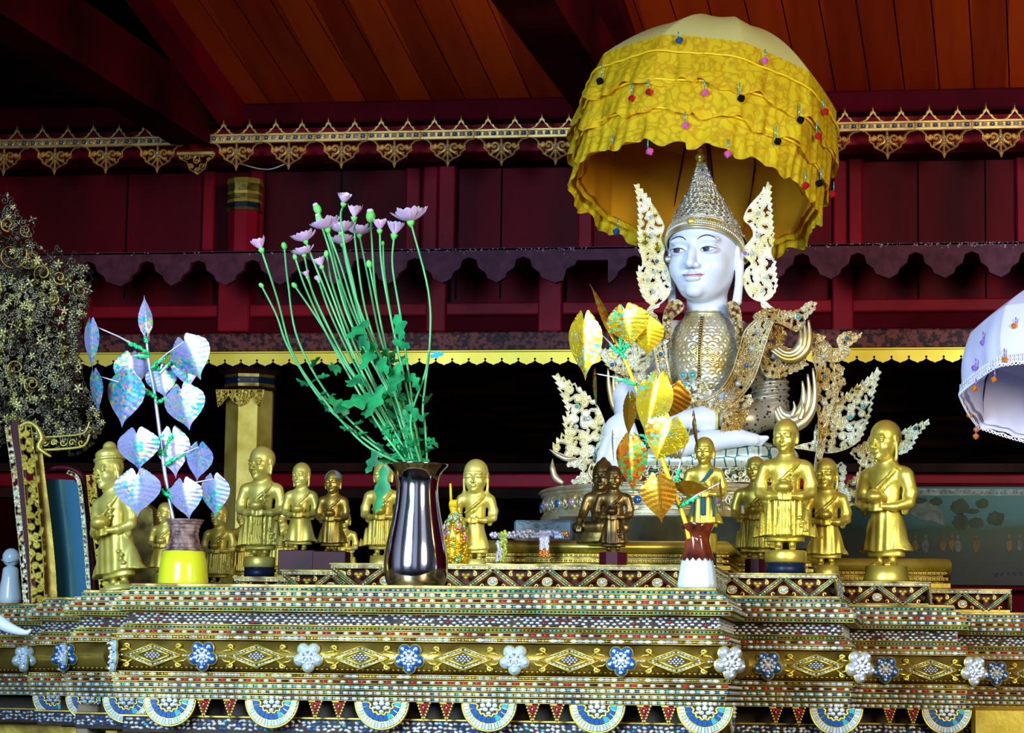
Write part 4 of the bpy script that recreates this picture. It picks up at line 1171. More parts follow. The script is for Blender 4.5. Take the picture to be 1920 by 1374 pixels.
# ------------------------------------------------------------------ openwork gallery standing back on the altar
gal = thing('openwork_gallery', 'low pierced gilt gallery with mirror zigzags standing on the altar', 'gallery', (P(1000, 1100, 6.7).x, 7.2, zl(1098)+.0))
zg0 = zl(1098)-.0005; 
GS = [('m', 6.70, 622, 1337), ('2', 7.08, 530, 1566), ('3', 7.52, 441, 1741), ('4', 7.98, 366, 1893)]
zg1 = P(1000, 1058, 6.7).z
LM = [MT_['gold'], MT_['j_white'], MT_['j_cyan'], MT_['j_ice'], MT_['altar_red'], MT_['gold_wood'], MT_['gold_dark'], MT_['j_grey']]
zs0 = P(1000, 1103, 6.7).z
def gallery(nm, Yf, xl, xr, Ynext):
    XL, XR = X(xl, Yf, 1075), X(xr, Yf, 1075)
    mb = MB()
    Yb = Ynext+.25
    # top slab and lower body
    sweep_rect(mb, XL, XR, Yf, Yb, [(-.004, zg1-.014), (.002, zg1-.013), (.002, zg1-.003), (.006, zg1-.003), (.006, zg1), (0, zg1)], 6)
    sweep_rect(mb, XL, XR, Yf, Yb, [(-.03, zs0), (-.03, zg1-.012)], 4)
    sweep_rect(mb, XL, XR, Yf, Yb, [(-.0, zg0), (0, zs0)], 5)
    s = XL+.006
    while s < XR:
        mb.gem((s, Yf-.002, zg1-.0082), .0055, .0033, .003, rnd.choice((1, 1, 1, 3, 7)), seg=7); s += .0135
    s = Yf+.006
    while s < Ynext:
        mb.gem((XR+.002, s, zg1-.0082), .0055, .0033, .003, 1, 'r', 6); s += .014
    hh = zg1-.014-zs0; per = .137
    def zig(P0, du, s0, s1):
        n = max(1, round((s1-s0)/per)); pr = (s1-s0)/n
        def q(s, z, d=0):
            return (s, Yf-d, z) if du == 'f' else (XR+d, s, z)
        nf = 'f' if du == 'f' else 'r'
        for i in range(n):
            a = s0+i*pr; b_ = a+pr/2; c = a+pr
            for (p0, p1) in (((a+.004, zg1-.014), (b_-.004, zs0)), ((b_+.004, zs0), (c-.004, zg1-.014))):
                nx = np.array([p1[0]-p0[0], p1[1]-p0[1]]); ln = np.hypot(*nx); tdir = nx/ln; nn = np.array([-tdir[1], tdir[0]])
                for sg in (-1, 1):
                    e0 = np.array(p0)+nn*sg*.0052; e1 = np.array(p1)+nn*sg*.0052
                    mb.tube([q(*e0, .003), q(*e1, .003)], .0013, 5, 0)
                m0 = np.array(p0); 
                mb.tube([q(*p0, 0), q(*p1, 0)], .0045, 6, 5)
                k = int(ln/.0075)
                for j in range(k):
                    cc = m0+tdir*(j+.5)*ln/k
                    mb.gem(q(*cc, .004), .003, .0032, .003, rnd.choice((2, 2, 3, 1, 7)), nf, 6, math.atan2(tdir[1], tdir[0]))
            # roundel in the downward space and curls
            for (xc, zc) in ((c, (zg1+zs0)/2-.014),):
                if c < s1-.01:
                    mb.tube([q(xc+.0125*math.cos(t_), zc+.0105*math.sin(t_), .003) for t_ in np.linspace(0, 2*pi, 17)], .002, 5, 0)
                    mb.gem(q(xc, zc, .001), .011, .0095, .006, 1, nf, 12)
                    for k in range(5): mb.gem(q(xc+.0055*math.cos(k*1.26), zc+.0045*math.sin(k*1.26), .006), .0024, .002, .003, 7, nf, 6)
            xc, zc = b_, zg1-.024
            for sg in (-1, 1):
                sp_ = scroll(0, 0, .0085, .85, 1.9 if sg > 0 else pi-1.9, -sg, 10)
                mb.tube([q(xc+sg*.022+p_[0], zc-.002+p_[1], .003) for p_ in sp_], [.0032, .002], 6, 0)
                sp_ = scroll(0, 0, .007, .8, -1.2 if sg > 0 else pi+1.2, sg, 9)
                mb.tube([q(c+sg*.026+p_[0], zs0+.006+p_[1], .002) for p_ in sp_ if s0 < c+sg*.026+p_[0] < s1], [.003, .0015], 6, 0) if s0+.04 < c+sg*.03 < s1-.005 else None
                mb.gem(q(xc+sg*.022, zc, .004), .0032, .0032, .003, 1, nf, 6)
            mb.prism([(0, 0)], 0, 0) if False else None
            for (dx_, dz_) in ((-.006, .004), (.006, .004), (0, -.003)):
                mb.gem(q(xc+dx_, zc-.008+dz_, .001), .0062, .0058, .005, 0, nf, 8)
    zig(None, 'f', XL, XR)
    zig(None, 'r', Yf, Ynext)
    mb.build('gallery_panel', LM, gal)
for i, (nm, Yf, xl, xr) in enumerate(GS):
    gallery(nm, Yf, xl, xr, GS[i+1][1] if i < 3 else 8.4)
# left strip of altar top, where the side shrine stands, is the same surface
# ------------------------------------------------------------------ gilt moulded plinth behind the monks
pl = thing('gilt_plinth', 'stepped gilt plinth with round moulding under the jewelled throne', 'plinth', (P(1200, 1050, 7.3).x, 7.9, zg1))
def roll(x0, x1, y0, y1, Yf, Yb, zt, first=False):
    XL, XR = X(x0, Yf, 1050), X(x1, Yf, 1050)
    mb = MB(); u = U(Yf)
    h = 24*u; prof = [(-.03, zt-h)] + [(-.018+.020*math.cos(a)+.008, zt-h/2+h/2*math.sin(a)) for a in np.linspace(-pi/2, pi/2, 12)] + [(-.03, zt)]
    sweep_rect(mb, XL, XR, Yf, Yb, prof, 0, True)
    z = zt-h
    for (dz, o_, m) in ((6, -.006, 1), (4, -.016, 2), (7, .0, 1), (4, -.014, 2), (9, .006, 0)):
        sweep_rect(mb, XL, XR, Yf, Yb, [(o_-.004, z-dz*u), (o_, z-dz*u+.001), (o_, z-.001), (o_-.004, z)], m)
        if m == 1:
            s = XL
            while s < XR: mb.ball((s, Yf-o_, z-dz*u/2), (.006, .004, dz*u*.33), 0, 6, 3); s += .0135
        z -= dz*u
    sweep_rect(mb, XL, XR, Yf, Yb, [(0, zg1-.001), (0, z)], 2)
    return mb.build('moulding_tier', [MT_['gold'], MT_['gold_wood'], MT_['gold_dark']], pl)
zt = P(1100, 1013, 7.3).z
roll(898, 1365, 0, 0, 7.3, 8.9, zt)
roll(800, 1525, 0, 0, 7.72, 8.95, zt)
roll(700, 1778, 0, 0, 8.12, 9.0, zt)
mb = MB()
XLp, XRp = X(1046, 7.6, 990), X(1560, 7.6, 990)
zr = P(1100, 968, 7.62).z
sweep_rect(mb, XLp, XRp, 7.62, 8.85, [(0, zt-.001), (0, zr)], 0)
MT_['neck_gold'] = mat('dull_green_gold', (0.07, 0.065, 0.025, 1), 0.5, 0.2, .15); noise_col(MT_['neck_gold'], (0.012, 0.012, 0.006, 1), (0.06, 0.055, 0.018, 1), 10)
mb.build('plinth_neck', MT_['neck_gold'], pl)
# ------------------------------------------------------------------ figure helpers
def head_prims(S, c, s, turn=0.0, ears=1.0, lobes=True, face=1.0, skull=(64, 72, 72), neck=True, nod=0.0):
    """head with face; c = eye-level centre, s scale, turn about z (radians, + = to viewer's left), nod forwards"""
    ct, st = math.cos(turn), math.sin(turn); cn, sn = math.cos(nod), math.sin(nod)
    def q(x, y, z):
        y, z = y*cn - z*sn*-1*-1, z*cn + y*sn
        return (c[0]+s*(x*ct + y*st), c[1]+s*(-x*st + y*ct), c[2]+s*z)
    def E(p, r, k, cut=False, rx=0): S.ell(q(*p), [a*s for a in r], k*s, (nod+rx, 0, -turn), cut)
    E((0, 6, 22), skull, 6)
    E((0, -6, -28), (54, 56, 56), 14)
    E((0, -30, -62), (30, 30, 24), 22)
    for g in (-1, 1): E((g*28, -38, -28), (22, 22, 22), 16)
    E((0, -58, 16), (46, 10, 6), 14)
    for g in (-1, 1):
        E((g*27, -74, 2), (17, 10, 8.5), 7, True)
        E((g*27, -57, -1), (17, 10.5, 9), 3)
    S.chain([q(0, -62, 12), q(0, -71, -8), q(0, -80*face, -27)], [5*s, 6*s, 8*s], 7*s)
    for g in (-1, 1): E((g*9, -72, -30), (6.5, 7, 5.5), 4)
    E((0, -66, -42), (6, 5, 6), 5)
    E((0, -66, -45.5), (19, 8, 4.6), 3)
    E((0, -65, -52.5), (14, 8.5, 4.8), 3)
    for g in (-1, 1): E((g*19.5, -66, -47), (4, 4, 4), 4, True)
    S.chain([q(-17, -76, -48), q(0, -78, -49.6), q(17, -76, -48)], [1.3*s]*3, 2*s, 1.0, True)
    E((0, -57, -72), (15, 11, 11), 10)
    if ears:
        for g in (-1, 1):
            E((g*64, 6, 2), (6, 15, 24), 4, False)
            E((g*71, -1, 2), (4, 8, 15), 3, True)
            if lobes: S.chain([q(g*64, 2, -18), q(g*63, 2, -55*ears), q(g*60, 0, -86*ears)], [8*s, 7*s, 8.5*s], 3*s)
    if neck: S.chain([q(0, 14, -50), q(0, 18, -96), q(0, 20, -150)], [36*s, 35*s, 44*s], 10*s)
    return q
def place_mesh(name, V, Q, O, u, mat_, parent, smooth=True, extra=None):
    V = np.asarray(V)*u + np.array(O)
    if extra is not None:
        mb = MB(); mb.add(V, Q.tolist(), 0); extra(mb)
        return mb.build(name, mat_, parent)
    me = arr_mesh(name, V, Q, mat_, smooth)
    return link(name, me, parent, True)

# ------------------------------------------------------------------ seated Buddha
YB0 = 8.05; uB = U(YB0)
O = P(1318, 900, YB0); On = np.array(O)
bud = thing('seated_buddha_statue', 'large white marble Buddha with pointed crown and gilt armour seated on the jewelled throne', 'statue', P(1318, 905, YB0+.1))
def lp(px, py, y=0.0):
    return (px-1318, y, 900-py)
def wl(p): return (On[0]+p[0]*uB, On[1]+p[1]*uB, On[2]+p[2]*uB)
# head
S = SDF((-72, -100, -150), (80, 92, 98), 1.15)
TH = math.radians(14)
hq = head_prims(S, (0, 0, 0), 1.06, TH, 1.0)
V, Q = S.mesh()
HC = np.array([1319-1318, 0, 900-478.0])
Vh = V + HC
def face_pt(lx, lz, off=0.6):
    """point on the face given head coordinates before turning"""
    # march along the head's forward direction in the turned frame
    t = TH; ct, st = math.cos(t), math.sin(t)
    for y in np.arange(-98, 0, .5):
        X_, Y_, Z_ = 1.06*(lx*ct+y*st), 1.06*(-lx*st+y*ct), 1.06*lz
        i, j, k = [int(round((v-S.lo[a])/S.h)) for a, v in enumerate((X_, Y_, Z_))]
        if 0 <= i < S.n[0] and 0 <= j < S.n[1] and 0 <= k < S.n[2] and S.D[i, j, k] < 0.25:
            y -= off
            return np.array([1.06*(lx*ct+y*st), 1.06*(-lx*st+y*ct), 1.06*lz]) + HC
    return np.array([0, 0, 0.0]) + HC
# body in marble
S2 = SDF((-215, -135, -5), (165, 75, 330), 2.4)
S2.chain([lp(1322, 600, 22), lp(1320, 690, 20), lp(1318, 830, 20)], [44, 60, 62], 20)
S2.chain([lp(1262, 628, 20), lp(1205, 700, 10), lp(1172, 745, -20), lp(1177, 790, -62)], [30, 26, 21, 17], 12)      # right arm
S2.ell(lp(1168, 818, -72), (27, 15, 32), 8)
for f, rs in (([(1150, 832, -78), (1141, 858, -84), (1133, 886, -82)], (10, 9, 6.5)), ([(1160, 838, -82), (1152, 868, -88), (1147, 896, -86)], (10, 9.2, 6.5)),
              ([(1172, 838, -82), (1167, 870, -88), (1162, 899, -86)], (10, 9.2, 6.5)), ([(1184, 832, -78), (1181, 860, -84), (1177, 888, -82)], (9.5, 8.6, 6)),
              ([(1190, 806, -70), (1199, 828, -76), (1199, 852, -78)], (10, 9, 6.5))):
    S2.chain([lp(*p) for p in f], rs, 3.2)
S2.chain([lp(1378, 628, 20), lp(1430, 700, 14), lp(1440, 780, -20), lp(1370, 796, -70), lp(1325, 795, -84), lp(1290, 797, -88)], [30, 27, 24, 23, 22, 17], 10)  # left arm
S2.ell(lp(1280, 800, -88), (26, 18, 12), 6)
for f, rs in (([(1262, 792, -84), (1240, 792, -86), (1222, 795, -86)], (7.5, 7, 5)), ([(1262, 798, -94), (1238, 799, -96), (1218, 802, -95)], (7.5, 7, 5)),
              ([(1264, 805, -100), (1242, 807, -102), (1224, 810, -100)], (7.5, 7, 5)), ([(1270, 811, -102), (1252, 815, -104), (1238, 818, -102)], (7, 6, 4.5)),
              ([(1286, 790, -86), (1268, 778, -90), (1250, 775, -92)], (9, 7.5, 5.5))):
    S2.chain([lp(*p) for p in f], rs, 3)
S2.chain([lp(1205, 860, -50), lp(1287, 848, -92), lp(1335, 838, -100), lp(1388, 831, -100), lp(1420, 834, -98)], [24, 17, 20, 16, 11], 8)  # shin and foot
for i, (dy, l) in enumerate(((-6, 22), (-1, 19), (4, 16), (8, 13), (11, 10))):
    S2.chain([lp(1414, 832+i*2.6, -100+i*1.5), lp(1420+l, 831+i*3.2, -98+i*1.5)], [5.2-i*.35, 4.4-i*.4], 1.8)
V2, Q2 = S2.mesh()
Vall = np.concatenate([Vh, V2]); Qall = np.concatenate([Q, Q2+len(Vh)])
def band_face(mbx, pts, width, mi, up=(0, 0, 1)):
    """thin painted stroke on the face"""
    pts = [np.array(wl(face_pt(*p))) for p in pts]
    mbx.tube(pts, [w_*uB for w_ in width], 6, mi, flat=1.0)
o = place_mesh('body', Vall, Qall, O, uB, MT_['marble'], bud)
for g in (-1, 1):
    mb = MB(); c = curve([(g*10, 15), (g*18, 21), (g*28, 23), (g*38, 19.5), (g*44, 14)], 18); band_face(mb, c, [.6, 1.1, 1.2, .9, .4], 0)
    mb.build('eyebrow', MT_['ink'], bud)
def eye(g):
    mbx = MB()
    up_ = curve([(g*13.5, -3), (g*19, .8), (g*27, 2.0), (g*35, 1.2), (g*43, -.5)], 14); lo_ = curve([(g*13.5, -3), (g*20, -5.0), (g*27, -5.8), (g*34, -4.4), (g*43, -.5)], 14)
    n = min(len(up_), len(lo_)); v = []
    for a, b_ in zip(up_[:n], lo_[:n]):
        for t in (0, .33, .66, 1): v.append(wl(face_pt(*(a*(1-t)+b_*t), .5)))
    mbx.add(v, [(i*4+k, i*4+k+1, (i+1)*4+k+1, (i+1)*4+k) for i in range(n-1) for k in range(3)], 0)
    # iris
    v = [wl(face_pt(g*27-1.2, -.6, 1.9))]
    for k in range(14):
        a = 2*pi*k/14; zz = -1.4+5.2*math.sin(a); zz = max(-5.2, min(1.8, zz)); v.append(wl(face_pt(g*27-1.2+6.4*math.cos(a), zz, 1.6)))
    mbx.add(v, [(0, 1+k, 1+(k+1) % 14) for k in range(14)], 1)
    band_face(mbx, up_, [.5, 1.2, 1.3, 1.1, .5], 1); band_face(mbx, lo_, [.3, .45, .45, .4], 1)
    c2 = curve([(g*14, 4), (g*20, 8), (g*28, 9.5), (g*38, 7)], 12); 
    return mbx.build('eye', [MT_['eyewhite'], MT_['ink']], bud)
eye(-1); eye(1)
mb = MB()
up_ = curve([(-19, -46.8), (-10, -44.6), (-3, -42.8), (0, -43.6), (3, -42.8), (10, -44.6), (19, -46.8)], 24); lo_ = curve([(-19, -46.8), (-10, -49.8), (0, -50.4), (10, -49.8), (19, -46.8)], 24)
lo_ = np.array([lo_[int(i*(len(lo_)-1)/(len(up_)-1))] for i in range(len(up_))]); v = []
for a, b_ in zip(up_, lo_):
    for t in (0, .5, 1): v.append(wl(face_pt(*(a*(1-t)+b_*t), .5)))
mb.add(v, [(i*3+k, i*3+k+1, (i+1)*3+k+1, (i+1)*3+k) for i in range(len(up_)-1) for k in range(2)], 0)
band_face(mb, curve([(-21, -43.8), (-16, -45.8), (-8, -46.8), (0, -47.0), (8, -46.8), (16, -45.8), (21, -43.8)], 24), [.4, .9, 1.1, .9, .4], 1)
mb.build('lips', [MT_['lip'], MT_['red_paint']], bud)
mb = MB()
for g in (-1, 1): mb.ball(wl(face_pt(g*6.5, -33.5, -.2)), 1.5*uB, 0, 8, 6)
mb.build('nostrils', MT_['lip'], bud)
# red mark in the ear
p = wl(np.array([66*1.06*.94-3, -14, -12])+HC); mb = MB(); mb.ball((p[0]+3*uB, p[1]-2*uB, p[2]+2*uB), (3.2*uB, 2.5*uB, 7*uB)); mb.build('ear_mark', MT_['red_paint'], bud)
# crown cone with scale pattern, gaps painted dark as if pierced
def scales(a, z, sa, sz, r):
    """overlapping round-topped scales; returns height and ring"""
    best = np.zeros(a.shape); done = np.zeros(a.shape, bool)
    k0 = np.floor(z/sz)
    for dk in (-1, 0, 1):          # lowest rows first
        k = k0+dk; off = np.where(np.mod(k, 2) == 0, 0, .5)*sa
        ca = np.round((a-off)/sa)*sa+off; cz = k*sz
        d = np.hypot(a-ca, (z-cz))/r
        m = (d < 1) & ~done
        ring = 0.5+.5*np.cos(d*pi*3)
        best = np.where(m, (1-.35*d)*.55+.45*ring, best); done |= m
    return best
tc_ = (1312-1318, 12); nu, nv = 300, 190
phi = np.linspace(0, 2*pi, nu, endpoint=False)[:, None]; t = np.linspace(0, 1, nv)[None, :]
zpx = 452-t*(452-304); rad = np.interp(1-t, [0, .12, .3, .55, .8, 1], [7, 12, 22, 42, 62, 76])
hh = scales(phi*46+0*t, (1-t)*140+0*phi, 11.5, 12.5, 8.2)
hole = hh
R_ = rad + 4.6*hole-2.0
yoff = 10*(1-t)**1.0
Xc = np.stack([tc_[0]+(1-t)*9+R_*np.sin(phi), yoff+R_*.98*-np.cos(phi), (900-zpx)+0*phi], -1)
# the cone leans a little and its foot follows the brow line
foot = 22*np.cos(phi+.25)*(1-t)**1.5
Xc[..., 2] += foot
v, q = grid_surf(Xc, True, True)
mb = MB(); hf = hh.reshape(-1); dk = hf[q].mean(1) < .56  # low faces between scales get a dark colour as painted shade
mb.add(v*uB+On, q[~dk].tolist(), 0); mb.add(v*uB+On, q[dk].tolist(), 5)
rnd = random.Random(5)
for i in range(330):
    tt = rnd.uniform(.03, .97)**.8; k = round(tt*140/12.5); row = k
    zz = (k*12.5+3)/140; 
    if zz > .98: continue
    T_ = 1-zz; rr_ = np.interp(zz, [0, .12, .3, .55, .8, 1], [7, 12, 22, 42, 62, 76])
    a = (round(rnd.uniform(-1.9, 1.5)*46/11.5)+(.5 if k % 2 else 0))*11.5/46
    px_ = tc_[0]+zz*9+(rr_+2)*math.sin(a); yy = 10*zz-(rr_+3)*.98*math.cos(a); z_ = 900-(452-T_*148)+22*math.cos(a+.25)*zz**1.5
    mb.ball(np.array([px_, yy, z_])*uB+On, 2.2*uB, rnd.choice((1, 1, 1, 2, 3, 4)), 7, 4)
mb.build('crown', [MT_['silver_gold'], MT_['j_ice'], MT_['j_blue'], MT_['j_purple'], MT_['j_white'], MT_['altar_ground']], bud)
mb = MB(); c = wl((1310-1318, 2, 900-305))
mb.lathe([(0, -2*uB), (9*uB, -1*uB), (9*uB, 2*uB), (6*uB, 4*uB), (9*uB, 8*uB), (11*uB, 13*uB), (9*uB, 18*uB), (5*uB, 21*uB), (7*uB, 25*uB), (5*uB, 29*uB), (0, 32*uB)], c, 20)
mb.build('crown_finial', MT_['gold'], bud)
# brow band of the crown
t20 = TH
mb = MB()
def headring(phi_, z, r=1.0, out=0):
    """point on the skull at azimuth phi_ from the face direction"""
    rx, ry, cy, cz_, rz = 67*1.06, 76*1.06, 6*1.06, 22*1.06, 78*1.06
    f = math.sqrt(max(.02, 1-((z-cz_)/rz)**2)) if abs(z-cz_) < rz else .2
    if z < cz_: f = 1.0
    x = (rx*f+out)*math.sin(phi_); y = cy-(ry*f+out)*math.cos(phi_)
    return np.array([x*math.cos(t20)+y*math.sin(t20), -x*math.sin(t20)+y*math.cos(t20), z])+HC
zf = lambda a: 40-50*min(1, abs(a)/1.75)**2.2
for (dz, r_, m, o_) in ((0, 2.6, 0, 2.5), (4.5, 1.8, 0, 3), (13, 2.2, 0, 2.5), (22, 2.0, 0, 1.5)):
    mb.tube([np.array(wl(headring(a, zf(a)+dz, 1, o_))) for a in np.linspace(-1.95, 1.95, 60)], r_*uB, 8, m)
L_ = []
for a in np.linspace(-1.95, 1.95, 60):
    L_.append([np.array(wl(headring(a, zf(a)+d_, 1, 1.2))) for d_ in (0, 8, 16, 24)])
v, q = grid_surf(np.array(L_)); mb.add(v, q.tolist(), 0)
for a in np.linspace(-1.8, 1.8, 64): mb.ball(wl(headring(a, zf(a)+8.8, 1, 3.2)), 2.3*uB, 1, 7, 4)
for a in np.linspace(-1.85, 1.85, 34):
    s = scroll(0, 0, 3.6, 1.1, 0, 1 if a > 0 else -1, 9)
    mb.tube([wl(headring(a+p_[0]/70, zf(a)+17.5+p_[1], 1, 3)) for p_ in s], 1.0*uB, 5, 0)
mb.ball(wl(headring(-.02, zf(0)+11, 1, 5)), (8*uB, 4*uB, 7*uB), 2, 10, 6)
mb.build('crown_band', [MT_['silver_gold'], MT_['pearl'], MT_['gold_pale']], bud)
# ear pendants, pierced wings
def ear(out, gl, Y, nm='ear_ornament', m='silver_white', **kw):
    return panel(nm, out, Y, MT_[m], bud, gems=gl, gmats=[MT_['j_ice'], MT_['j_blue'], MT_['j_purple']], sp=12, w=1.7, rim=2.0, thick=.012, res=.7, web=1.25, **kw)
def shape(pts, n=90, closed=True): return [tuple(p_) for p_ in curve(pts, n, closed)]
el = [(1192, 346), (1205, 360), (1222, 380), (1236, 402), (1246, 425), (1240, 448), (1247, 466), (1244, 486), (1252, 502), (1258, 524), (1257, 548), (1244, 566), (1226, 574), (1208, 560), (1200, 538), (1196, 512), (1204, 495), (1200, 470), (1198, 440), (1199, 405), (1196, 372)]
er = [(1443, 346), (1444, 372), (1446, 398), (1448, 425), (1450, 452), (1446, 472), (1452, 490), (1454, 516), (1456, 538), (1446, 558), (1430, 566), (1410, 560), (1398, 545), (1393, 524), (1398, 505), (1408, 494), (1396, 482), (1392, 468), (1402, 455), (1412, 440), (1406, 424), (1394, 412), (1400, 392), (1416, 372), (1432, 356)]
ear(teeth(shape(el), 11, 5, lambda q: q[0] > 1222 or 480 < q[1] < 500, (1190, 330)), [(1221, 407, 4, 1), (1222, 440, 4, 1), (1232, 490, 4, 2), (1228, 510, 3.4, 1), (1215, 524, 3.4, 1), (1226, 548, 4, 1)], YB0-.01, seed=2, tip=(1190, 330))
ear(teeth(shape(er), 11, 5, lambda q: q[0] < 1425 or 470 < q[1] < 486, (1446, 330)), [(1422, 400, 4, 1), (1420, 442, 4, 1), (1410, 475, 4.5, 1), (1397, 475, 4, 3), (1437, 520, 4, 1), (1429, 545, 4, 1)], YB0-.01, seed=4, tip=(1446, 330))
ear([(1226, 572), (1240, 566), (1236, 576), (1226, 580), (1222, 588), (1210, 583), (1216, 576), (1222, 570)], [], YB0-.01, 'ear_ornament_drop', fill=False, strokes=[([(1236, 570), (1214, 582)], 4)])
ear([(1424, 562), (1438, 566), (1444, 572), (1452, 578), (1452, 584), (1440, 584), (1428, 576)], [], YB0-.01, 'ear_ornament_drop', fill=False, strokes=[([(1428, 566), (1448, 580)], 4)])
for (xa, xb, py_) in ((1380, 1402, 476), (1240, 1258, 486)):
    mb = MB(); mb.tube([wl(lp(xa, py_, 4)), wl(lp(xb, py_, 0))], 7*uB, 8, 0)
    mb.build('ear_stud', MT_['silver_gold'], bud)
# breastplate
nu, nv = 260, 220
ph = np.linspace(-2.0, 2.0, nu)[:, None]; tt = np.linspace(0, 1, nv)[None, :]
py_ = 757-tt*(757-592)
wd = np.interp(py_, [592, 600, 615, 635, 660, 690, 715, 738, 757], [33, 42, 54, 62, 67, 66, 60, 50, 38])
hs = scales(ph*58+0*tt, (757-py_)+0*ph, 16.5, 12.5, 11.2)
rr_ = wd+2.6*hs
cxp = 1320-1318+0*ph
Xb = np.stack([cxp+rr_*np.sin(ph), 4-(rr_*.86)*np.cos(ph), 900-py_+0*ph], -1)
v, q = grid_surf(Xb, False, True)
mb = MB(); mb.add(v*uB+On, q.tolist(), 0)
col_ = [wl((2+34*math.sin(a), 4-32*math.cos(a), 900-593)) for a in np.linspace(-2, 2, 40)]
mb.tube(col_, 3.4*uB, 8, 0); mb.tube([(p_[0], p_[1], p_[2]+5*uB) for p_ in col_], 1.6*uB, 6, 0)
mb.build('breastplate', MT_['silver_gold'], bud)
mb = MB()
pc = []
for k in range(26):
    y_ = 600+k*4.6; w_ = np.interp(y_, [592, 600, 615, 635, 660, 690, 715, 738, 757], [33, 42, 54, 62, 67, 66, 60, 50, 38])
    a = -.04-.05*k/25; pc.append(wl((2+(w_+3)*math.sin(a), 4-(w_*.86+4)*math.cos(a), 900-y_)))
for dx in (-3, 3): mb.tube([(p_[0]+dx*uB, p_[1], p_[2]) for p_ in pc], 1.2*uB, 6, 0)
mb.tube(pc, 2.4*uB, 6, 1)
for p_ in pc[::1]: mb.ball((p_[0], p_[1]-2*uB, p_[2]), 1.3*uB, 2, 6, 4)
mb.build('breastplate_placket', [MT_['gold'], MT_['maroon'], MT_['pearl']], bud)
mb = MB()
for (a, b_, r_, m) in ((1304, 712, 6, 1), (1306, 728, 5, 2), (1286, 712, 5, 1), (1290, 730, 4, 1)):
    c = wl(lp(a, b_, -64)); mb.gem(c, r_*1.4*uB, r_*1.4*uB, .004, 0, seg=12); mb.gem((c[0], c[1]-.003, c[2]), r_*uB, r_*uB, .007, m, seg=10)
panel('x', teeth(shape([(1262, 720), (1290, 726), (1318, 712), (1326, 724), (1318, 744), (1296, 756), (1276, 766), (1262, 748)], 50), 10, 3), YB0-.105, None, mb=mb, mi=0, sp=9, w=1.8, rim=2, thick=.01, res=.8, seed=6)
mb.build('waist_ornament', [MT_['silver_gold'], MT_['j_cyan'], MT_['j_ice']], bud)
# collar flanges, curled cobra hoods
def flange(pts, Y, seed, m='sash_gold'):
    return panel('collar_flange', shape(pts, 70), Y, MT_[m], bud, sp=9, w=2.6, rim=2.8, thick=.03, res=.8, seed=seed, gems=[], Yf=lambda x, y: Y+.00035*np.abs(y-600))
flange([(1283, 574), (1274, 562), (1258, 564), (1247, 578), (1242, 600), (1243, 625), (1240, 645), (1228, 654), (1246, 656), (1256, 645), (1258, 620), (1262, 598), (1276, 586)], YB0-.07, 1)
flange([(1362, 570), (1376, 564), (1388, 578), (1392, 605), (1394, 632), (1388, 658), (1381, 650), (1378, 622), (1370, 592)], YB0-.07, 2)
# swooping sash on the viewer's right, with jewelled rails
def sash(center, half, Y, seed, nj, m='sash_gold', nm='jewelled_sash', Yf=None, jm=(1, 2)):
    c = curve(center, 60); T = np.gradient(c, axis=0); T /= np.linalg.norm(T, axis=1)[:, None]; Nn = np.stack([-T[:, 1], T[:, 0]], -1)
    hw = np.interp(np.linspace(0, 1, len(c)), np.linspace(0, 1, len(half)), half)[:, None]
    A, B = c+Nn*hw, c-Nn*hw; out = np.vstack([A, B[::-1]])
    st = [((c+Nn*hw*f).tolist(), w_) for f, w_ in ((.93, 2.4), (-.93, 2.4), (.70, 1.4), (-.70, 1.4))]
    idx = np.linspace(0, len(c)-1, nj+2)[1:-1].astype(int)
    gl = [(c[i][0], c[i][1], 4.6, jm[n_ % len(jm)]) for n_, i in enumerate(idx)]
    return panel(nm, out, Y, MT_[m], bud, gems=gl, gmats=[MT_['j_ice'], MT_['j_blue'], MT_['j_grey']], strokes=st, sp=10, w=1.4, rim=1.6, thick=.018, res=.7, seed=seed, Yf=Yf, web=1.2)
sash([(1440, 596), (1418, 628), (1406, 665), (1392, 705), (1368, 738), (1335, 756), (1300, 762)], [14, 24, 24, 23, 20, 14, 7], YB0-.13, 11, 6, jm=(3, 1, 2, 1))
sash([(1236, 640), (1240, 672), (1246, 700), (1252, 728)], [13, 12, 11, 9], YB0-.10, 12, 3, m='silver_gold', jm=(2, 1))
sash([(1190, 640), (1172, 668), (1166, 705), (1170, 740), (1186, 770), (1214, 788)], [16, 15, 13, 11, 9, 6], YB0-.03, 13, 3, m='silver_gold')
sash([(1196, 700), (1208, 735), (1226, 764), (1262, 776), (1296, 762)], [9, 12, 13, 10, 6], YB0-.12, 14, 3, m='silver_gold')
def wing(nm, pts, Y, m='sash_gold', tp=None, seed=0, gl=(), step=11, amp=5, skip=None, sp=11, w=2.3, n=90, rim=2.2, parent=None, Yf=None, thick=.014):
    out = teeth(shape(pts, n), step, amp, skip, tp) if amp else shape(pts, n)
    return panel(nm, out, Y, MT_[m], parent or bud, gems=gl, gmats=[MT_['j_ice'], MT_['j_blue'], MT_['j_cyan']], sp=sp+1, w=w*.8, rim=rim, thick=thick, res=.8, seed=seed, tip=tp, Yf=Yf, web=1.0)
wing('shoulder_flare', [(1412, 592), (1440, 578), (1470, 584), (1496, 582), (1512, 568), (1528, 568), (1526, 582), (1512, 596), (1504, 614), (1492, 622), (1476, 614), (1458, 606), (1436, 604), (1420, 604)], YB0-.09, tp=(1540, 560), seed=20, amp=3, gl=[(1497, 594, 4.5, 3)])
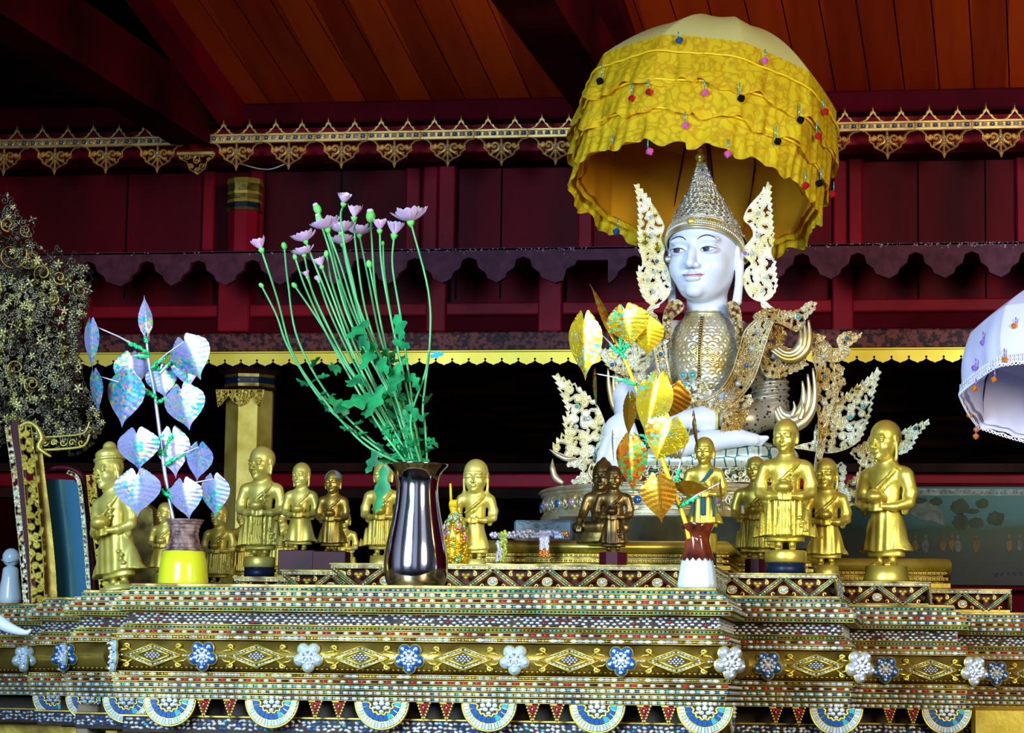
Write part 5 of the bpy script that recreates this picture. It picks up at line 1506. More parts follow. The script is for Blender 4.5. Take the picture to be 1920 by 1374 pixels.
wing('shoulder_flare', [(1430, 606), (1452, 604), (1470, 622), (1462, 640), (1478, 660), (1490, 672), (1512, 680), (1500, 692), (1480, 700), (1458, 708), (1436, 706), (1426, 690), (1424, 655)], YB0-.07, tp=(1530, 672), seed=21, gl=[(1450, 668, 4, 1)])
wing('shoulder_flare', [(1170, 640), (1196, 632), (1218, 650), (1226, 672), (1212, 694), (1188, 704), (1160, 700), (1140, 686), (1128, 668), (1120, 652), (1140, 658), (1156, 650)], YB0-.06, m='silver_gold', tp=(1110, 640), seed=22, gl=[(1148, 684, 4, 2)])
wing('shoulder_flare', [(1205, 590), (1225, 586), (1236, 604), (1240, 632), (1220, 644), (1200, 632)], YB0-.04, m='silver_gold', seed=23, amp=2)
# curled hooks between the flares
def hook(pts, r_, Y, mi=0):
    mb = MB(); c = curve(pts, 26); mb.tube([P(a, b_, Y) for a, b_ in c], [q_*uB for q_ in r_], 8, mi, flat=1.2); mb.build('curled_hook', MT_['sash_gold'], bud)
for dx, dy, s_ in ((0, 0, 1), (-14, -6, .82), (-26, -10, .62)):
    f = lambda x, y: (1500+(x-1500)*s_+dx*.35, 655+(y-655)*s_+dy*.5)
    hook([f(1516, 600), f(1518, 630), f(1512, 655), f(1494, 672), f(1470, 672), f(1446, 656)], [1.5, 5, 7, 6.5, 5, 2], YB0-.12)
for s_, dx, dy in ((1, 0, 0), (.8, -4, -6), (.6, -8, -10)):
    f = lambda x, y: (1495+(x-1495)*s_+dx, 775+(y-775)*s_+dy)
    hook([f(1524, 690), f(1528, 730), f(1524, 765), f(1508, 790), f(1486, 800), f(1464, 790), f(1452, 766)], [1.5, 4, 6, 8, 8, 6, 3], YB0-.10)
hook([(1500, 786), (1506, 768), (1503, 750)], [5, 4, .8], YB0-.11); hook([(1484, 780), (1490, 766), (1488, 752)], [4, 3, .8], YB0-.12)
for s_, dx in ((1, 0), (.75, 5)):
    f = lambda x, y: (1160+(x-1160)*s_+dx, 740+(y-740)*s_)
    hook([f(1140, 690), f(1142, 725), f(1150, 760), f(1166, 782), f(1190, 788)], [1.5, 4, 5, 5, 2], YB0-.05)
hook([(1118, 780), (1120, 800), (1134, 810), (1152, 800), (1160, 782)], [1, 4, 5, 4, 2], YB0-.05)
# ridged elbow, dotted sleeve, cuff
S3 = SDF((30, -110, 60), (165, 60, 290), 2.2)
S3.chain([lp(1392, 632, 12), lp(1428, 680, 6), lp(1442, 730, -6), lp(1446, 775, -28), lp(1405, 794, -58), lp(1366, 796, -74)], [34, 33, 32, 31, 29, 27], 10)
S3.disp((60, -110, 130), (165, 60, 205), lambda X_, Y_, Z_: 2.6*np.cos((Z_-X_*.12)*2*pi/13)*np.clip((Z_-135)/12, 0, 1)*np.clip((200-Z_)/12, 0, 1) + 0*X_*Y_)
V, Q = S3.mesh()
MT_['sleeve'] = g = mat('dotted_sleeve', (0.25, 0.22, 0.16, 1), 0.4, 0.5)
tc = N(g, 'ShaderNodeTexCoord'); vz = N(g, 'ShaderNodeTexVoronoi'); vz.inputs['Scale'].default_value = 62; L(g, tc.outputs['Object'], vz.inputs['Vector'])
rp = N(g, 'ShaderNodeValToRGB'); e = rp.color_ramp.elements; e[0].position = .22; e[0].color = (.03, .025, .02, 1); e[1].position = .3; e[1].color = (.36, .34, .26, 1)
L(g, vz.outputs['Distance'], rp.inputs[0]); L(g, rp.outputs[0], bsdf(g).inputs['Base Color'])
place_mesh('sleeve', V, Q, O, uB, MT_['sleeve'], bud)
wing('cuff', [(1354, 772), (1362, 770), (1380, 776), (1402, 768), (1398, 786), (1388, 804), (1372, 818), (1358, 824), (1352, 816), (1354, 796)], YB0-.175, seed=30, amp=2, sp=9)
mb = MB(); mb.tube([wl(lp(1352+3*0, 796+25*math.cos(a), -76+25*math.sin(a))) for a in np.linspace(0, 2*pi, 30)], 2.6*uB, 8); mb.build('bracelet', MT_['gold_pale'], bud)
wing('waist_frill', [(1306, 752), (1340, 762), (1380, 752), (1404, 740), (1410, 754), (1392, 768), (1366, 772), (1336, 776), (1316, 770)], YB0-.15, seed=31, amp=3, sp=10)
mb = MB()
for k in range(5): mb.tube([wl(lp(1253+8*k, 849+19*math.cos(a), -78-4*k*.6+19*math.sin(a))) for a in np.linspace(0, 2*pi, 26)], 4.6*uB, 8)
mb.build('anklet', MT_['sash_gold'], bud)
# studded skirt over the knees
S4 = SDF((-225, -130, -8), (190, 60, 92), 2.6)
S4.chain([lp(1148, 868, -48), lp(1230, 868, -60), lp(1318, 870, -66), lp(1420, 866, -64), lp(1470, 868, -40)], [30, 30, 30, 31, 28], 12, 1.1)
S4.chain([lp(1318, 850, 10), lp(1318, 880, 10)], [62, 80], 12)
V, Q = S4.mesh()
MT_['studded'] = g = mat('studded_pale_cloth', (0.35, 0.45, 0.42, 1), 0.3, 0.5)
tc = N(g, 'ShaderNodeTexCoord'); vz = N(g, 'ShaderNodeTexVoronoi', feature='DISTANCE_TO_EDGE'); vz.inputs['Scale'].default_value = 30; vz.inputs['Randomness'].default_value = .35; L(g, tc.outputs['Object'], vz.inputs['Vector'])
rp = N(g, 'ShaderNodeValToRGB'); e = rp.color_ramp.elements; e[0].position = .04; e[0].color = (.02, .10, .10, 1); e[1].position = .10; e[1].color = (.6, .68, .58, 1)
q = e.new(.44); q.color = (.5, .55, .45, 1); q = e.new(.5); q.color = (.25, .02, .02, 1)
L(g, vz.outputs[0], rp.inputs[0]); L(g, rp.outputs[0], bsdf(g).inputs['Base Color'])
place_mesh('studded_skirt', V, Q, O, uB, MT_['studded'], bud)
# ------------------------------------------------------------------ throne: ring pedestal, gallery, flames
thr = thing('jewelled_throne', 'round silver-gilt throne base set with red and blue gems, flame wings on both sides', 'throne', P(1290, 970, 8.1))
cxr = X(1268, 8.1, 940); Rr = (X(1268, 8.1, 940)-X(1018, 8.1, 940))
zb0, zb1 = P(1268, 970, 7.72).z, P(1268, 902, 7.72).z
nu, nv = 420, 60
ph = np.linspace(0, 2*pi, nu, endpoint=False)[:, None]; tt = np.linspace(0, 1, nv)[None, :]
prof = np.interp(tt, [0, .04, .10, .16, .2, .26, .74, .8, .84, .9, .96, 1], [.0, .012, .014, .004, .010, -.002, -.002, .010, .004, .014, .012, 0])
rel = .006*np.abs(np.cos(ph*24))*np.abs(np.sin(tt*pi*6))*((tt > .26) & (tt < .74))+.002*np.cos(ph*190)*(((tt > .05) & (tt < .15)) | ((tt > .82) & (tt < .93)))
Rg = Rr + prof + rel
Xr = np.stack([cxr+Rg*np.sin(ph), 8.14-Rg*.98*np.cos(ph), zb0+(zb1-zb0)*tt+0*ph], -1)
v, q = grid_surf(Xr, True, True)
mb = MB(); mb.add(v, q.tolist(), 0)
n0 = len(mb.f); mb.add([(cxr+(Rr-.001)*math.sin(a), 8.14-Rr*.98*math.cos(a), zb1) for a in np.linspace(0, 2*pi, 60, endpoint=False)], [tuple(range(60))], 0, False)
k = 0
for a in np.linspace(-1.32, 1.32, 15):
    c = np.array([cxr+(Rr+.002)*math.sin(a), 8.14-(Rr+.002)*.98*math.cos(a), (zb0+zb1)/2])
    R3 = Matrix.Rotation(a, 3, 'Z')
    if k % 2:
        for j in range(5):
            b_ = 2*pi*j/5; d = R3 @ Vector((.016*math.cos(b_), 0, .013*math.sin(b_))); mb.ball(c+np.array(d), (.010, .006, .009), 0, 10, 6, R3)
        mb.ball(c+np.array(R3 @ Vector((0, -.006, 0))), (.0125, .006, .0125), 1, 12, 6, R3); mb.ball(c+np.array(R3 @ Vector((0, -.011, 0))), (.006, .005, .006), 3, 10, 6, R3)
    else:
        mb.ball(c, (.0155, .008, .0155), 0, 12, 6, R3); mb.ball(c+np.array(R3 @ Vector((0, -.005, 0))), (.0125, .007, .0125), 2, 12, 6, R3)
    for j in (-1, 1):
        s = scroll(0, 0, .018, 1.4, 0, j, 16)
        mb.tube([c+np.array(R3 @ Vector((j*.034+p_[0]*.7, -.004, p_[1]))) for p_ in s], .0034, 6, 0)
    k += 1
mb.build('pedestal_ring', [MT_['silver_gold'], MT_['j_grey'], MT_['j_blue'], MT_['j_pink']], thr)
mb = MB()
for (px0, px1) in ((1196, 1300), (1440, 1500)):
    panel('x', [(px0, 872), (px1, 872), (px1, 904), (px0, 904)], 7.84, None, mb=mb, mi=0, sp=11, w=1.8, rim=2.4, thick=.014, res=.8, seed=px0)
panel('x', [(1300, 876), (1440, 876), (1440, 904), (1300, 904)], 7.83, None, mb=mb, mi=0, sp=11, w=1.8, rim=2.4, thick=.014, res=.8, seed=9)
mb.build('pierced_gallery', MT_['silver_gold'], thr)
G = [(1082, 762, 4, 3), (1103, 785, 5, 1), (1080, 800, 3.5, 1)]
wing('flame_wing', [(1041, 704), (1062, 714), (1086, 728), (1108, 748), (1122, 762), (1132, 785), (1138, 810), (1130, 838), (1108, 856), (1078, 862), (1050, 852), (1036, 846), (1048, 826), (1062, 812), (1058, 790), (1066, 775), (1058, 750), (1050, 728)], 7.98, 'silver_white', (1030, 690), 40, G, parent=thr, step=12, amp=6, skip=lambda q: q[1] > 845 or q[0] > 1120, sp=13, w=3.0)
wing('flame_wing', [(1062, 872), (1078, 862), (1098, 858), (1114, 868), (1118, 884), (1108, 902), (1086, 906), (1070, 904), (1082, 896), (1092, 884), (1084, 876)], 7.92, 'silver_gold', None, 41, (), parent=thr, amp=3, sp=10)
mb = MB(); mb.tube([P(a, b_, 7.93) for a, b_ in curve([(1036, 860), (1036, 878), (1042, 896), (1056, 906)], 16)], [.001, .009, .011, .006], 8, 0); mb.build('horn_scroll', MT_['silver_gold'], thr)
mb = MB(); mb.tube([P(a, b_, 7.90) for a, b_ in curve([(1030, 842), (1044, 852), (1062, 860), (1080, 858)], 16)], [.001, .006, .008, .004], 8, 0); mb.build('horn_scroll', MT_['silver_gold'], thr)
mb = MB(); mb.tube([P(a, b_, 7.82) for a, b_ in curve([(1110, 866), (1104, 884), (1112, 900), (1106, 916), (1112, 930), (1122, 946)], 20)], [.003, .005, .005, .004], 8, 0); mb.build('horn_scroll', MT_['silver_gold'], thr)
wing('flame_wing', [(1648, 694), (1642, 722), (1634, 750), (1630, 775), (1622, 800), (1610, 826), (1588, 842), (1556, 850), (1524, 846), (1500, 842), (1482, 840), (1504, 832), (1524, 826), (1528, 806), (1536, 786), (1556, 766), (1578, 748), (1600, 730), (1626, 712)], 8.02, 'silver_gold', (1656, 676), 42, [(1619, 762, 4, 3), (1594, 782, 4, 3), (1620, 720, 3, 1), (1560, 800, 3.6, 1)], parent=thr, step=12, amp=6, skip=lambda q: q[1] > 822 and q[0] < 1600, sp=12, w=2.5)
wing('flame_wing', [(1742, 790), (1728, 806), (1716, 822), (1706, 842), (1688, 852), (1670, 846), (1676, 826), (1690, 810), (1716, 798)], 8.1, 'silver_white', (1756, 780), 43, [(1716, 803, 4, 2)], parent=thr, amp=5, sp=10, w=2.4)
wing('flame_wing', [(1596, 846), (1624, 828), (1644, 816), (1652, 836), (1640, 858), (1646, 880), (1630, 902), (1636, 926), (1616, 944), (1590, 946), (1578, 928), (1588, 906), (1604, 894), (1614, 874), (1604, 858)], 8.06, 'silver_gold', None, 44, [(1610, 925, 4, 2), (1600, 905, 3, 1)], parent=thr, amp=3, sp=12, w=2.2)
wing('flame_wing', [(1530, 886), (1556, 880), (1578, 868), (1586, 882), (1582, 910), (1596, 930), (1580, 948), (1556, 940), (1540, 920)], 8.0, 'silver_gold', None, 45, [(1566, 906, 4, 2)], parent=thr, amp=3, sp=12, w=2.2)
# hip bands and dragon heads rising from the throne arms
wing('throne_arm', [(1526, 640), (1546, 636), (1564, 660), (1566, 700), (1572, 740), (1560, 766), (1552, 800), (1546, 840), (1536, 880), (1526, 880), (1532, 830), (1534, 790), (1528, 750), (1530, 700), (1522, 668)], 8.0, 'sash_gold', None, 46, [(1544, 668, 4, 1), (1546, 706, 3.6, 2), (1545, 756, 4, 1)], parent=thr, amp=0, sp=11, w=2.2, rim=3.2)
wing('throne_arm', [(1540, 652), (1558, 660), (1572, 654), (1568, 638), (1574, 628), (1590, 622), (1606, 628), (1616, 626), (1604, 640), (1592, 650), (1592, 664), (1578, 676), (1560, 680), (1546, 672)], 7.99, 'sash_gold', (1624, 616), 47, [(1588, 634, 4, 2)], parent=thr, amp=3, sp=11, w=3.0)
wing('throne_arm', [(1566, 684), (1582, 690), (1578, 706), (1586, 716), (1574, 730), (1582, 742), (1570, 752), (1560, 740), (1562, 706)], 8.0, 'sash_gold', None, 48, parent=thr, amp=3, sp=10, w=2.0)
wing('throne_arm', [(1516, 624), (1530, 626), (1548, 632), (1534, 642), (1518, 644), (1508, 636)], 7.97, 'sash_gold', None, 49, parent=thr, amp=2, sp=9, w=3)
# ------------------------------------------------------------------ standing alms-bowl monks
def monk(cx, ytop, yfeet, Y, label, m='gold', turn=0.25, headw=1.0, style='plain', base=None, lean=0.0, body_turn=0.0, bowl=True, wide=1.0, hem=1.0, ears=.62, cap=None, seed=0, group='gilt alms-bowl monk statues', name='monk_statue'):
    """figure 200 units tall; base: (kind, height px, half-width px)"""
    u = U(Y); Hp = yfeet-ytop; s = Hp/200.0*u
    foot = P(cx, yfeet, Y)
    bh = base[1]*u if base else 0
    r = thing(name, label, 'statue', (foot.x, foot.y, foot.z-bh), group, rot=(0, lean, body_turn))
    S = SDF((-60, -42, -3), (60, 36, 222), 1.5)
    hs = 0.315*headw
    head_prims(S, (0, -2, 172), hs, turn, ears, ears > .3, 1.05, skull=(64, 72, 70) if style != 'crown' else (62, 70, 66), nod=.06)
    if style == 'crown':
        S.ell((0, 2, 196), (20, 22, 11), 4); S.ell((0, 4, 208), (10, 10, 9), 3)
        S.fn((-24, -28, 184), (24, 28, 194), lambda X_, Y_, Z_: np.maximum(np.sqrt(X_**2+(Y_-1)**2*.85)-22.5, np.abs(Z_-189)-1.6), 1.5)
    # torso
    S.chain([(0, 0, 136), (0, 1, 118), (0, 0, 92), (0, 0, 76)], [13, 20, 18.5, 18], 8, .72)
    S.cap((-25*wide, 1, 125), (25*wide, 1, 125), 12, 12, 8, False, .8)
    for g in (-1, 1):
        S.chain([(g*31*wide, 1, 123), (g*38*wide, 1, 100), (g*38*wide, -4, 86)], [10.5, 9, 7.8], 4)
        S.chain([(g*38*wide, -4, 86), (g*24*wide, -18, 80), (g*9, -27, 80)], [7.8, 6, 4.2], 3)
        for j in range(4):   # fingers under the bowl
            S.chain([(g*9, -27-j*.6, 83-j*2.6), (g*-1, -31-j*.3, 82.5-j*2.7)], [2.1, 1.6], .7)
        S.chain([(g*10, -27, 84), (g*6, -31, 88)], [2.4, 1.7], .8)
        # sleeve drop
        S.chain([(g*33*wide, -2, 96), (g*31*wide, -3, 74)], [6, 5], 4)
    ph_ = seed*1.3
    def robe(X_, Y_, Z_):
        t = np.clip((Z_-20)/62.0, 0, 1)
        w_ = (53*hem-28*hem*t**.75); d_ = (22-5*t)
        if style == 'pleat': fold = 1.7*np.cos(X_*.62+ph_)*(1-t*.6)
        elif style == 'plain': fold = .9*np.cos(X_*.3+ph_)*(1-t)
        else: fold = .5*np.cos(X_*.5+ph_)
        e = (np.sqrt((X_/w_)**2+(Y_/d_)**2)-1)*d_*.9+fold
        return np.maximum(e, np.abs(Z_-51+1.5*np.cos(X_*.12))-31)
    S.fn((-50, -26, 18), (50, 26, 84), robe, 4)
    S.fn((-32, -20, 10), (32, 20, 26), lambda X_, Y_, Z_: np.maximum((np.sqrt((X_/28)**2+(Y_/17)**2)-1)*16, np.abs(Z_-18)-5), 2)
    if style == 'pleat':       # central panel with pleats
        S.fn((-16, -30, 20), (16, 0, 80), lambda X_, Y_, Z_: np.maximum(np.maximum(np.abs(X_+1)-(9+(80-Z_)*.05), np.abs(Y_+17+(80-Z_)*.06)-5+.9*np.cos(X_*1.3)), np.abs(Z_-50)-29), 1.5)
    if style in ('plain', 'box'):
        for g in ((-17, 17) if style == 'box' else (6,)):
            S.chain([(g*.7, -19, 79), (g, -24, 26)], [1.3, 1.3], 1, 1, True)
        if style == 'box': S.chain([(-12, -22, 40), (12, -22, 40)], [1.2, 1.2], 1, 1, True)
    # shawl edge across the chest
    S.chain([(-20*wide, -13, 96), (-4, -18.5, 106), (12, -17, 120), (20, -10, 132)], [2.2, 2.6, 2.6, 2.4], 1.6)
    S.chain([(-14*wide, -13.5, 90), (2, -18, 100), (17, -16.5, 114)], [1.2, 1.4, 1.2], 1)
    if style == 'pleat' or seed % 3 == 0:
        for k in range(5): S.ell((9+(k % 2)*3, -19, 118-k*5), (3.4, 3, 2.6), 1)
        for k in range(4): S.ell(((-1)**k*2+28*hem-k*1.5, -19, 30+k*6), (4, 3, 3), 1)
    for g in (-1, 1):
        S.chain([(g*10, 0, 22), (g*10, 0, 6)], [6.5, 5.2], 3)
        S.chain([(g*10, 3, 3.4), (g*11, -13, 2.6)], [5, 3.8], 2)
        for j in range(5): S.ell((g*11+(j-2)*1.7, -17.5+abs(j-1)*.6, 1.8), (1.1, 2.4, 1.6), .6)
    if cap: pass
    V, Q = S.mesh()
    V = V*s + np.array([0, 0, bh])
    link('figure', arr_mesh('figure', V, Q, MT_[m]), r)
    if cap:
        keep = V[:, 2] > bh+s*(176)
        mb = MB(); mb.lathe([(0.5*s, 0)]+[(22.3*s*math.cos(a), 22.5*s*math.sin(a)) for a in np.linspace(0, pi/2, 8)], (0, 0, bh+179*s), 24); o = mb.build('cap', MT_[cap], r, False)
    if bowl:
        mb = MB(); mb.lathe([(0, 0), (6*s, .5*s), (12*s, 4*s), (14.5*s, 9*s), (14*s, 13*s), (10.5*s, 17*s), (8*s, 18*s), (9*s, 19.4*s), (5*s, 21.5*s), (0, 22*s)], (-1*s, -29*s, bh+83*s), 28)
        mb.build('alms_bowl', MT_[m], r, False)
    if base:
        k, hpx, wpx = base; w_ = wpx*u
        mb = MB()
        if k == 'navy':
            mb.lathe([(w_*.96, 0), (w_*.96, bh*.5)], seg=40, mi=1); mb.lathe([(w_*.94, bh*.5), (w_, bh*.55), (w_*1.02, bh*.72), (w_, bh*.92), (w_*.94, bh*.999)], seg=40, mi=0)
        elif k == 'box':
            mb.bbox((-w_, -w_*.7, 0), (w_, w_*.7, bh*.999), .002, 1)
        elif k == 'octo':
            octo(mb, (0, 0), w_, 0, bh*.999, 1)
        else:
            mb.lathe([(w_*.9, 0), (w_*.96, bh*.2), (w_*.9, bh*.5), (w_*.86, bh*.999)], seg=32, mi=0)
        bm_ = {'navy': MT_['navy'], 'box': MT_['maroon'], 'octo': MT_['maroon'], 'gold': MT_[m], 'worn': MT_['gold_dark']}[k]
        mb.build('pedestal', [MT_[m], bm_], r, False)
    return r, s, bh
sG = P(1000, 1058, 6.7).z   # gallery top height
def on_top(px, Y): return toPx((X(px, Y, 1060), Y, sG))[1]
def mkl(cx, ytop, yf, Y, label, base, **kw):
    yb = toPx((X(cx, Y, 1100), Y, zl(1098)))[1]
    return monk(cx, ytop, yf, Y, label, base=(base[0], max(1, yb-yf), base[1]), **kw)
def mk(cx, ytop, yf, Y, label, base, **kw):
    """base (kind, half width px): its height is whatever reaches the gallery top"""
    yb = on_top(cx, Y)
    return monk(cx, ytop, yf, Y, label, base=(base[0], max(3, yb-yf), base[1]), **kw)
mk(487, 838, 1044, 7.66, 'gilt monk statue on a round gold and dark base before the gilt column', ('navy', 30), m='gold_pale', turn=.5, headw=1.12, style='pleat', seed=1)
mk(562, 866, 1032, 7.40, 'gilt monk statue on a long maroon box, right beside the taller pleated monk', ('box', 36), m='gold_pale', turn=.3, style='plain', seed=2, wide=.92, hem=.8, ears=.9)
mk(622, 881, 1034, 7.30, 'worn monk statue with a darkened blue-grey head on a maroon box', ('box', 32), m='gold_wood', turn=.1, style='box', seed=4, wide=.9, hem=.8, cap='stone')
mk(716, 862, 1042, 7.15, 'gilt monk statue half hidden behind the polished steel vase and its stems', ('gold', 26), m='gold_pale', turn=.1, style='pleat', seed=5, hem=1.0)
mk(408, 945, 1092, 8.15, 'pale gilt monk statue under the lower right foil leaf, left of the gilt column', ('gold', 20), m='gold_pale', turn=.4, style='pleat', seed=6)
mk(455, 946, 1086, 8.25, 'small pale monk statue peeping out from behind the monk on the gold and dark base', ('gold', 20), m='gold_pale', turn=.3, style='pleat', seed=7)
mk(527, 943, 1076, 8.15, 'small pale monk statue between the pleated monk and the flat-capped monk', ('gold', 20), m='gold_pale', turn=.1, style='pleat', seed=8)
mk(643, 956, 1078, 8.15, 'small pale monk statue mostly hidden behind the worn monk with the blue-grey head', ('gold', 18), m='gold_pale', turn=-.3, style='pleat', seed=9)
mkl(306, 940, 1078, 7.5, 'small monk statue in shadow behind the rough brown neck of the yellow vase', ('gold', 20), m='gold_pale', turn=.6, style='plain', seed=10)
mk(890, 868, 1049, 6.9, 'gilt monk statue with long ears beside the glittering gold bead cone', ('gold', 24), m='gold_pale', turn=.05, headw=1.25, style='plain', seed=11, ears=1.0, hem=.62, bowl=False)
mk(1150, 874, 1036, 6.95, 'small dark bronze monk statue on a maroon eight-sided block', ('octo', 27), m='bronze', turn=-.25, style='box', seed=12, hem=.72, headw=.95)
r, s, bh = mk(1320, 822, 1000, 7.15, 'gilt monk statue with a blue glass sash, behind the white and brown vase', ('navy', 24), m='gold', turn=.1, style='box', seed=13, hem=.8)
mb = MB()
for k in range(9):
    t = k/8; mb.bbox(((-10+26*t)*s-.004, (-18.5-1.0*math.sin(t*3))*s-.004, bh+(94+34*t)*s-.004), ((-10+26*t)*s+.005, -14*s, bh+(94+34*t)*s+.006), .001)
mb.bbox((-5*s, -26*s, bh+36*s), (5*s, -21*s, bh+74*s), .002)
for g in (-1, 1): mb.bbox((g*22*s-.003, -22*s, bh+34*s), (g*22*s+.003, -17*s, bh+76*s), .001)
mb.build('glass_sash', MT_['mirror_blue'], r, False)
mk(1416, 855, 1049, 7.48, 'slender gilt monk statue just left of the tallest right-hand monk', ('octo', 20), m='gold', turn=.3, headw=.85, style='pleat', seed=14, ears=.45, hem=.9)
mk(1473, 787, 1032, 7.20, 'tallest gilt monk statue of the right-hand row, on a gold and navy drum', ('navy', 38), m='gold', turn=.22, headw=.92, style='pleat', seed=15, ears=.45)
mk(1549, 865, 1060, 7.40, 'gilt monk statue with square cloth panel standing right of the tallest monk', ('gold', 26), m='gold', turn=.2, headw=1.05, style='box', seed=16, ears=.95, hem=.8)
mk(1662, 795, 1062, 7.62, 'tall gilt monk statue turned left on a worn gold block before the painting', ('worn', 44), m='gold', turn=.25, headw=1.0, style='box', seed=17, ears=.95, hem=.78, body_turn=-.5)
# crowned figure on the left, leaning
mkl(226, 838, 1100, 6.15, 'large gilt crowned figure leaning forward with a wide bowl beside the dark filigree shrine', ('gold', 40), m='gold_pale', turn=.2, style='crown', body_turn=-.45, lean=-.16, seed=18, group=None, ears=.95, hem=.95, wide=.92, name='crowned_statue')
# small seated bronze Buddha touching the earth
def small_buddha():
    Y = 7.22; u = U(Y); c = P(1128, 1012, Y)
    r = thing('small_seated_buddha', 'small bronze seated Buddha reaching down over its knee, behind the dark monk statue', 'statue', (c.x, c.y, c.z-.0))
    S = SDF((-60, -45, -4), (60, 36, 150), 1.5)
    head_prims(S, (2, -2, 104), .31, .2, .9, True, 1.0, nod=.05)
    S.ell((2, 3, 127), (13, 14, 9), 4); S.ell((2, 4, 134), (6, 6, 7), 3)
    S.chain([(0, 2, 74), (0, 2, 52), (0, 2, 24)], [15, 20, 20], 8, .75); S.cap((-22, 2, 64), (22, 2, 64), 11, 11, 6)
    S.chain([(-26, 2, 62), (-34, -4, 36), (-38, -22, 22), (-40, -30, 8)], [10, 8, 6, 4.5], 3)
    for j in range(4): S.chain([(-43+j*3, -31, 9), (-43.5+j*3, -33, -2)], [1.8, 1.3], .6)
    S.chain([(26, 2, 62), (34, -4, 34), (12, -24, 24)], [10, 8, 5], 3)
    S.chain([(-44, -10, 8), (0, -22, 10), (44, -10, 8)], [11, 10, 11], 6, .9); S.ell((0, 0, 10), (40, 28, 12), 8)
    V, Q = S.mesh(); s = u*1.0
    link('figure', arr_mesh('figure', V*s+np.array([0, 0, .02]), Q, MT_['bronze']), r)
    mb = MB(); mb.lathe([(44*s, -.012), (48*s, -.006), (42*s, .002), (46*s, .012), (44*s, .0205)], seg=36, flute=16, fa=.02); mb.build('lotus_base', MT_['gold_dark'], r, False)
small_buddha()
# ------------------------------------------------------------------ tiered parasol over the Buddha
def hang(parent, p, L_, col, nm='crystal_pendant', r=.0125, swing=0, thread='j_cyan'):
    """thread with a faceted drop, hung from world point p; parent's frame is world minus its location"""
    mb = MB(); q = (p[0]+swing*L_, p[1]-.002, p[2]-L_)
    mb.tube([p, q], .0022, 5, 0)
    v = []; n = 6
    rr = random.Random(int(p[0]*1e4)); tl = rr.uniform(-.5, .5)
    for (k, z) in ((.0, 0), (.6, -.35), (1, -.9), (.75, -1.5), (0, -2.1)):
        for i in range(n):
            a = 2*pi*i/n; x_ = k*r*math.cos(a); z_ = z*r
            v.append((q[0]+x_*math.cos(tl)+z_*math.sin(tl), q[1]+k*r*.7*math.sin(a), q[2]-x_*math.sin(tl)+z_*math.cos(tl)))
    mb.add(v, [(i*n+k, i*n+(k+1) % n, (i+1)*n+(k+1) % n, (i+1)*n+k) for i in range(4) for k in range(n)], 1, False)
    return mb.build(nm, [MT_[thread], MT_[col]], parent)

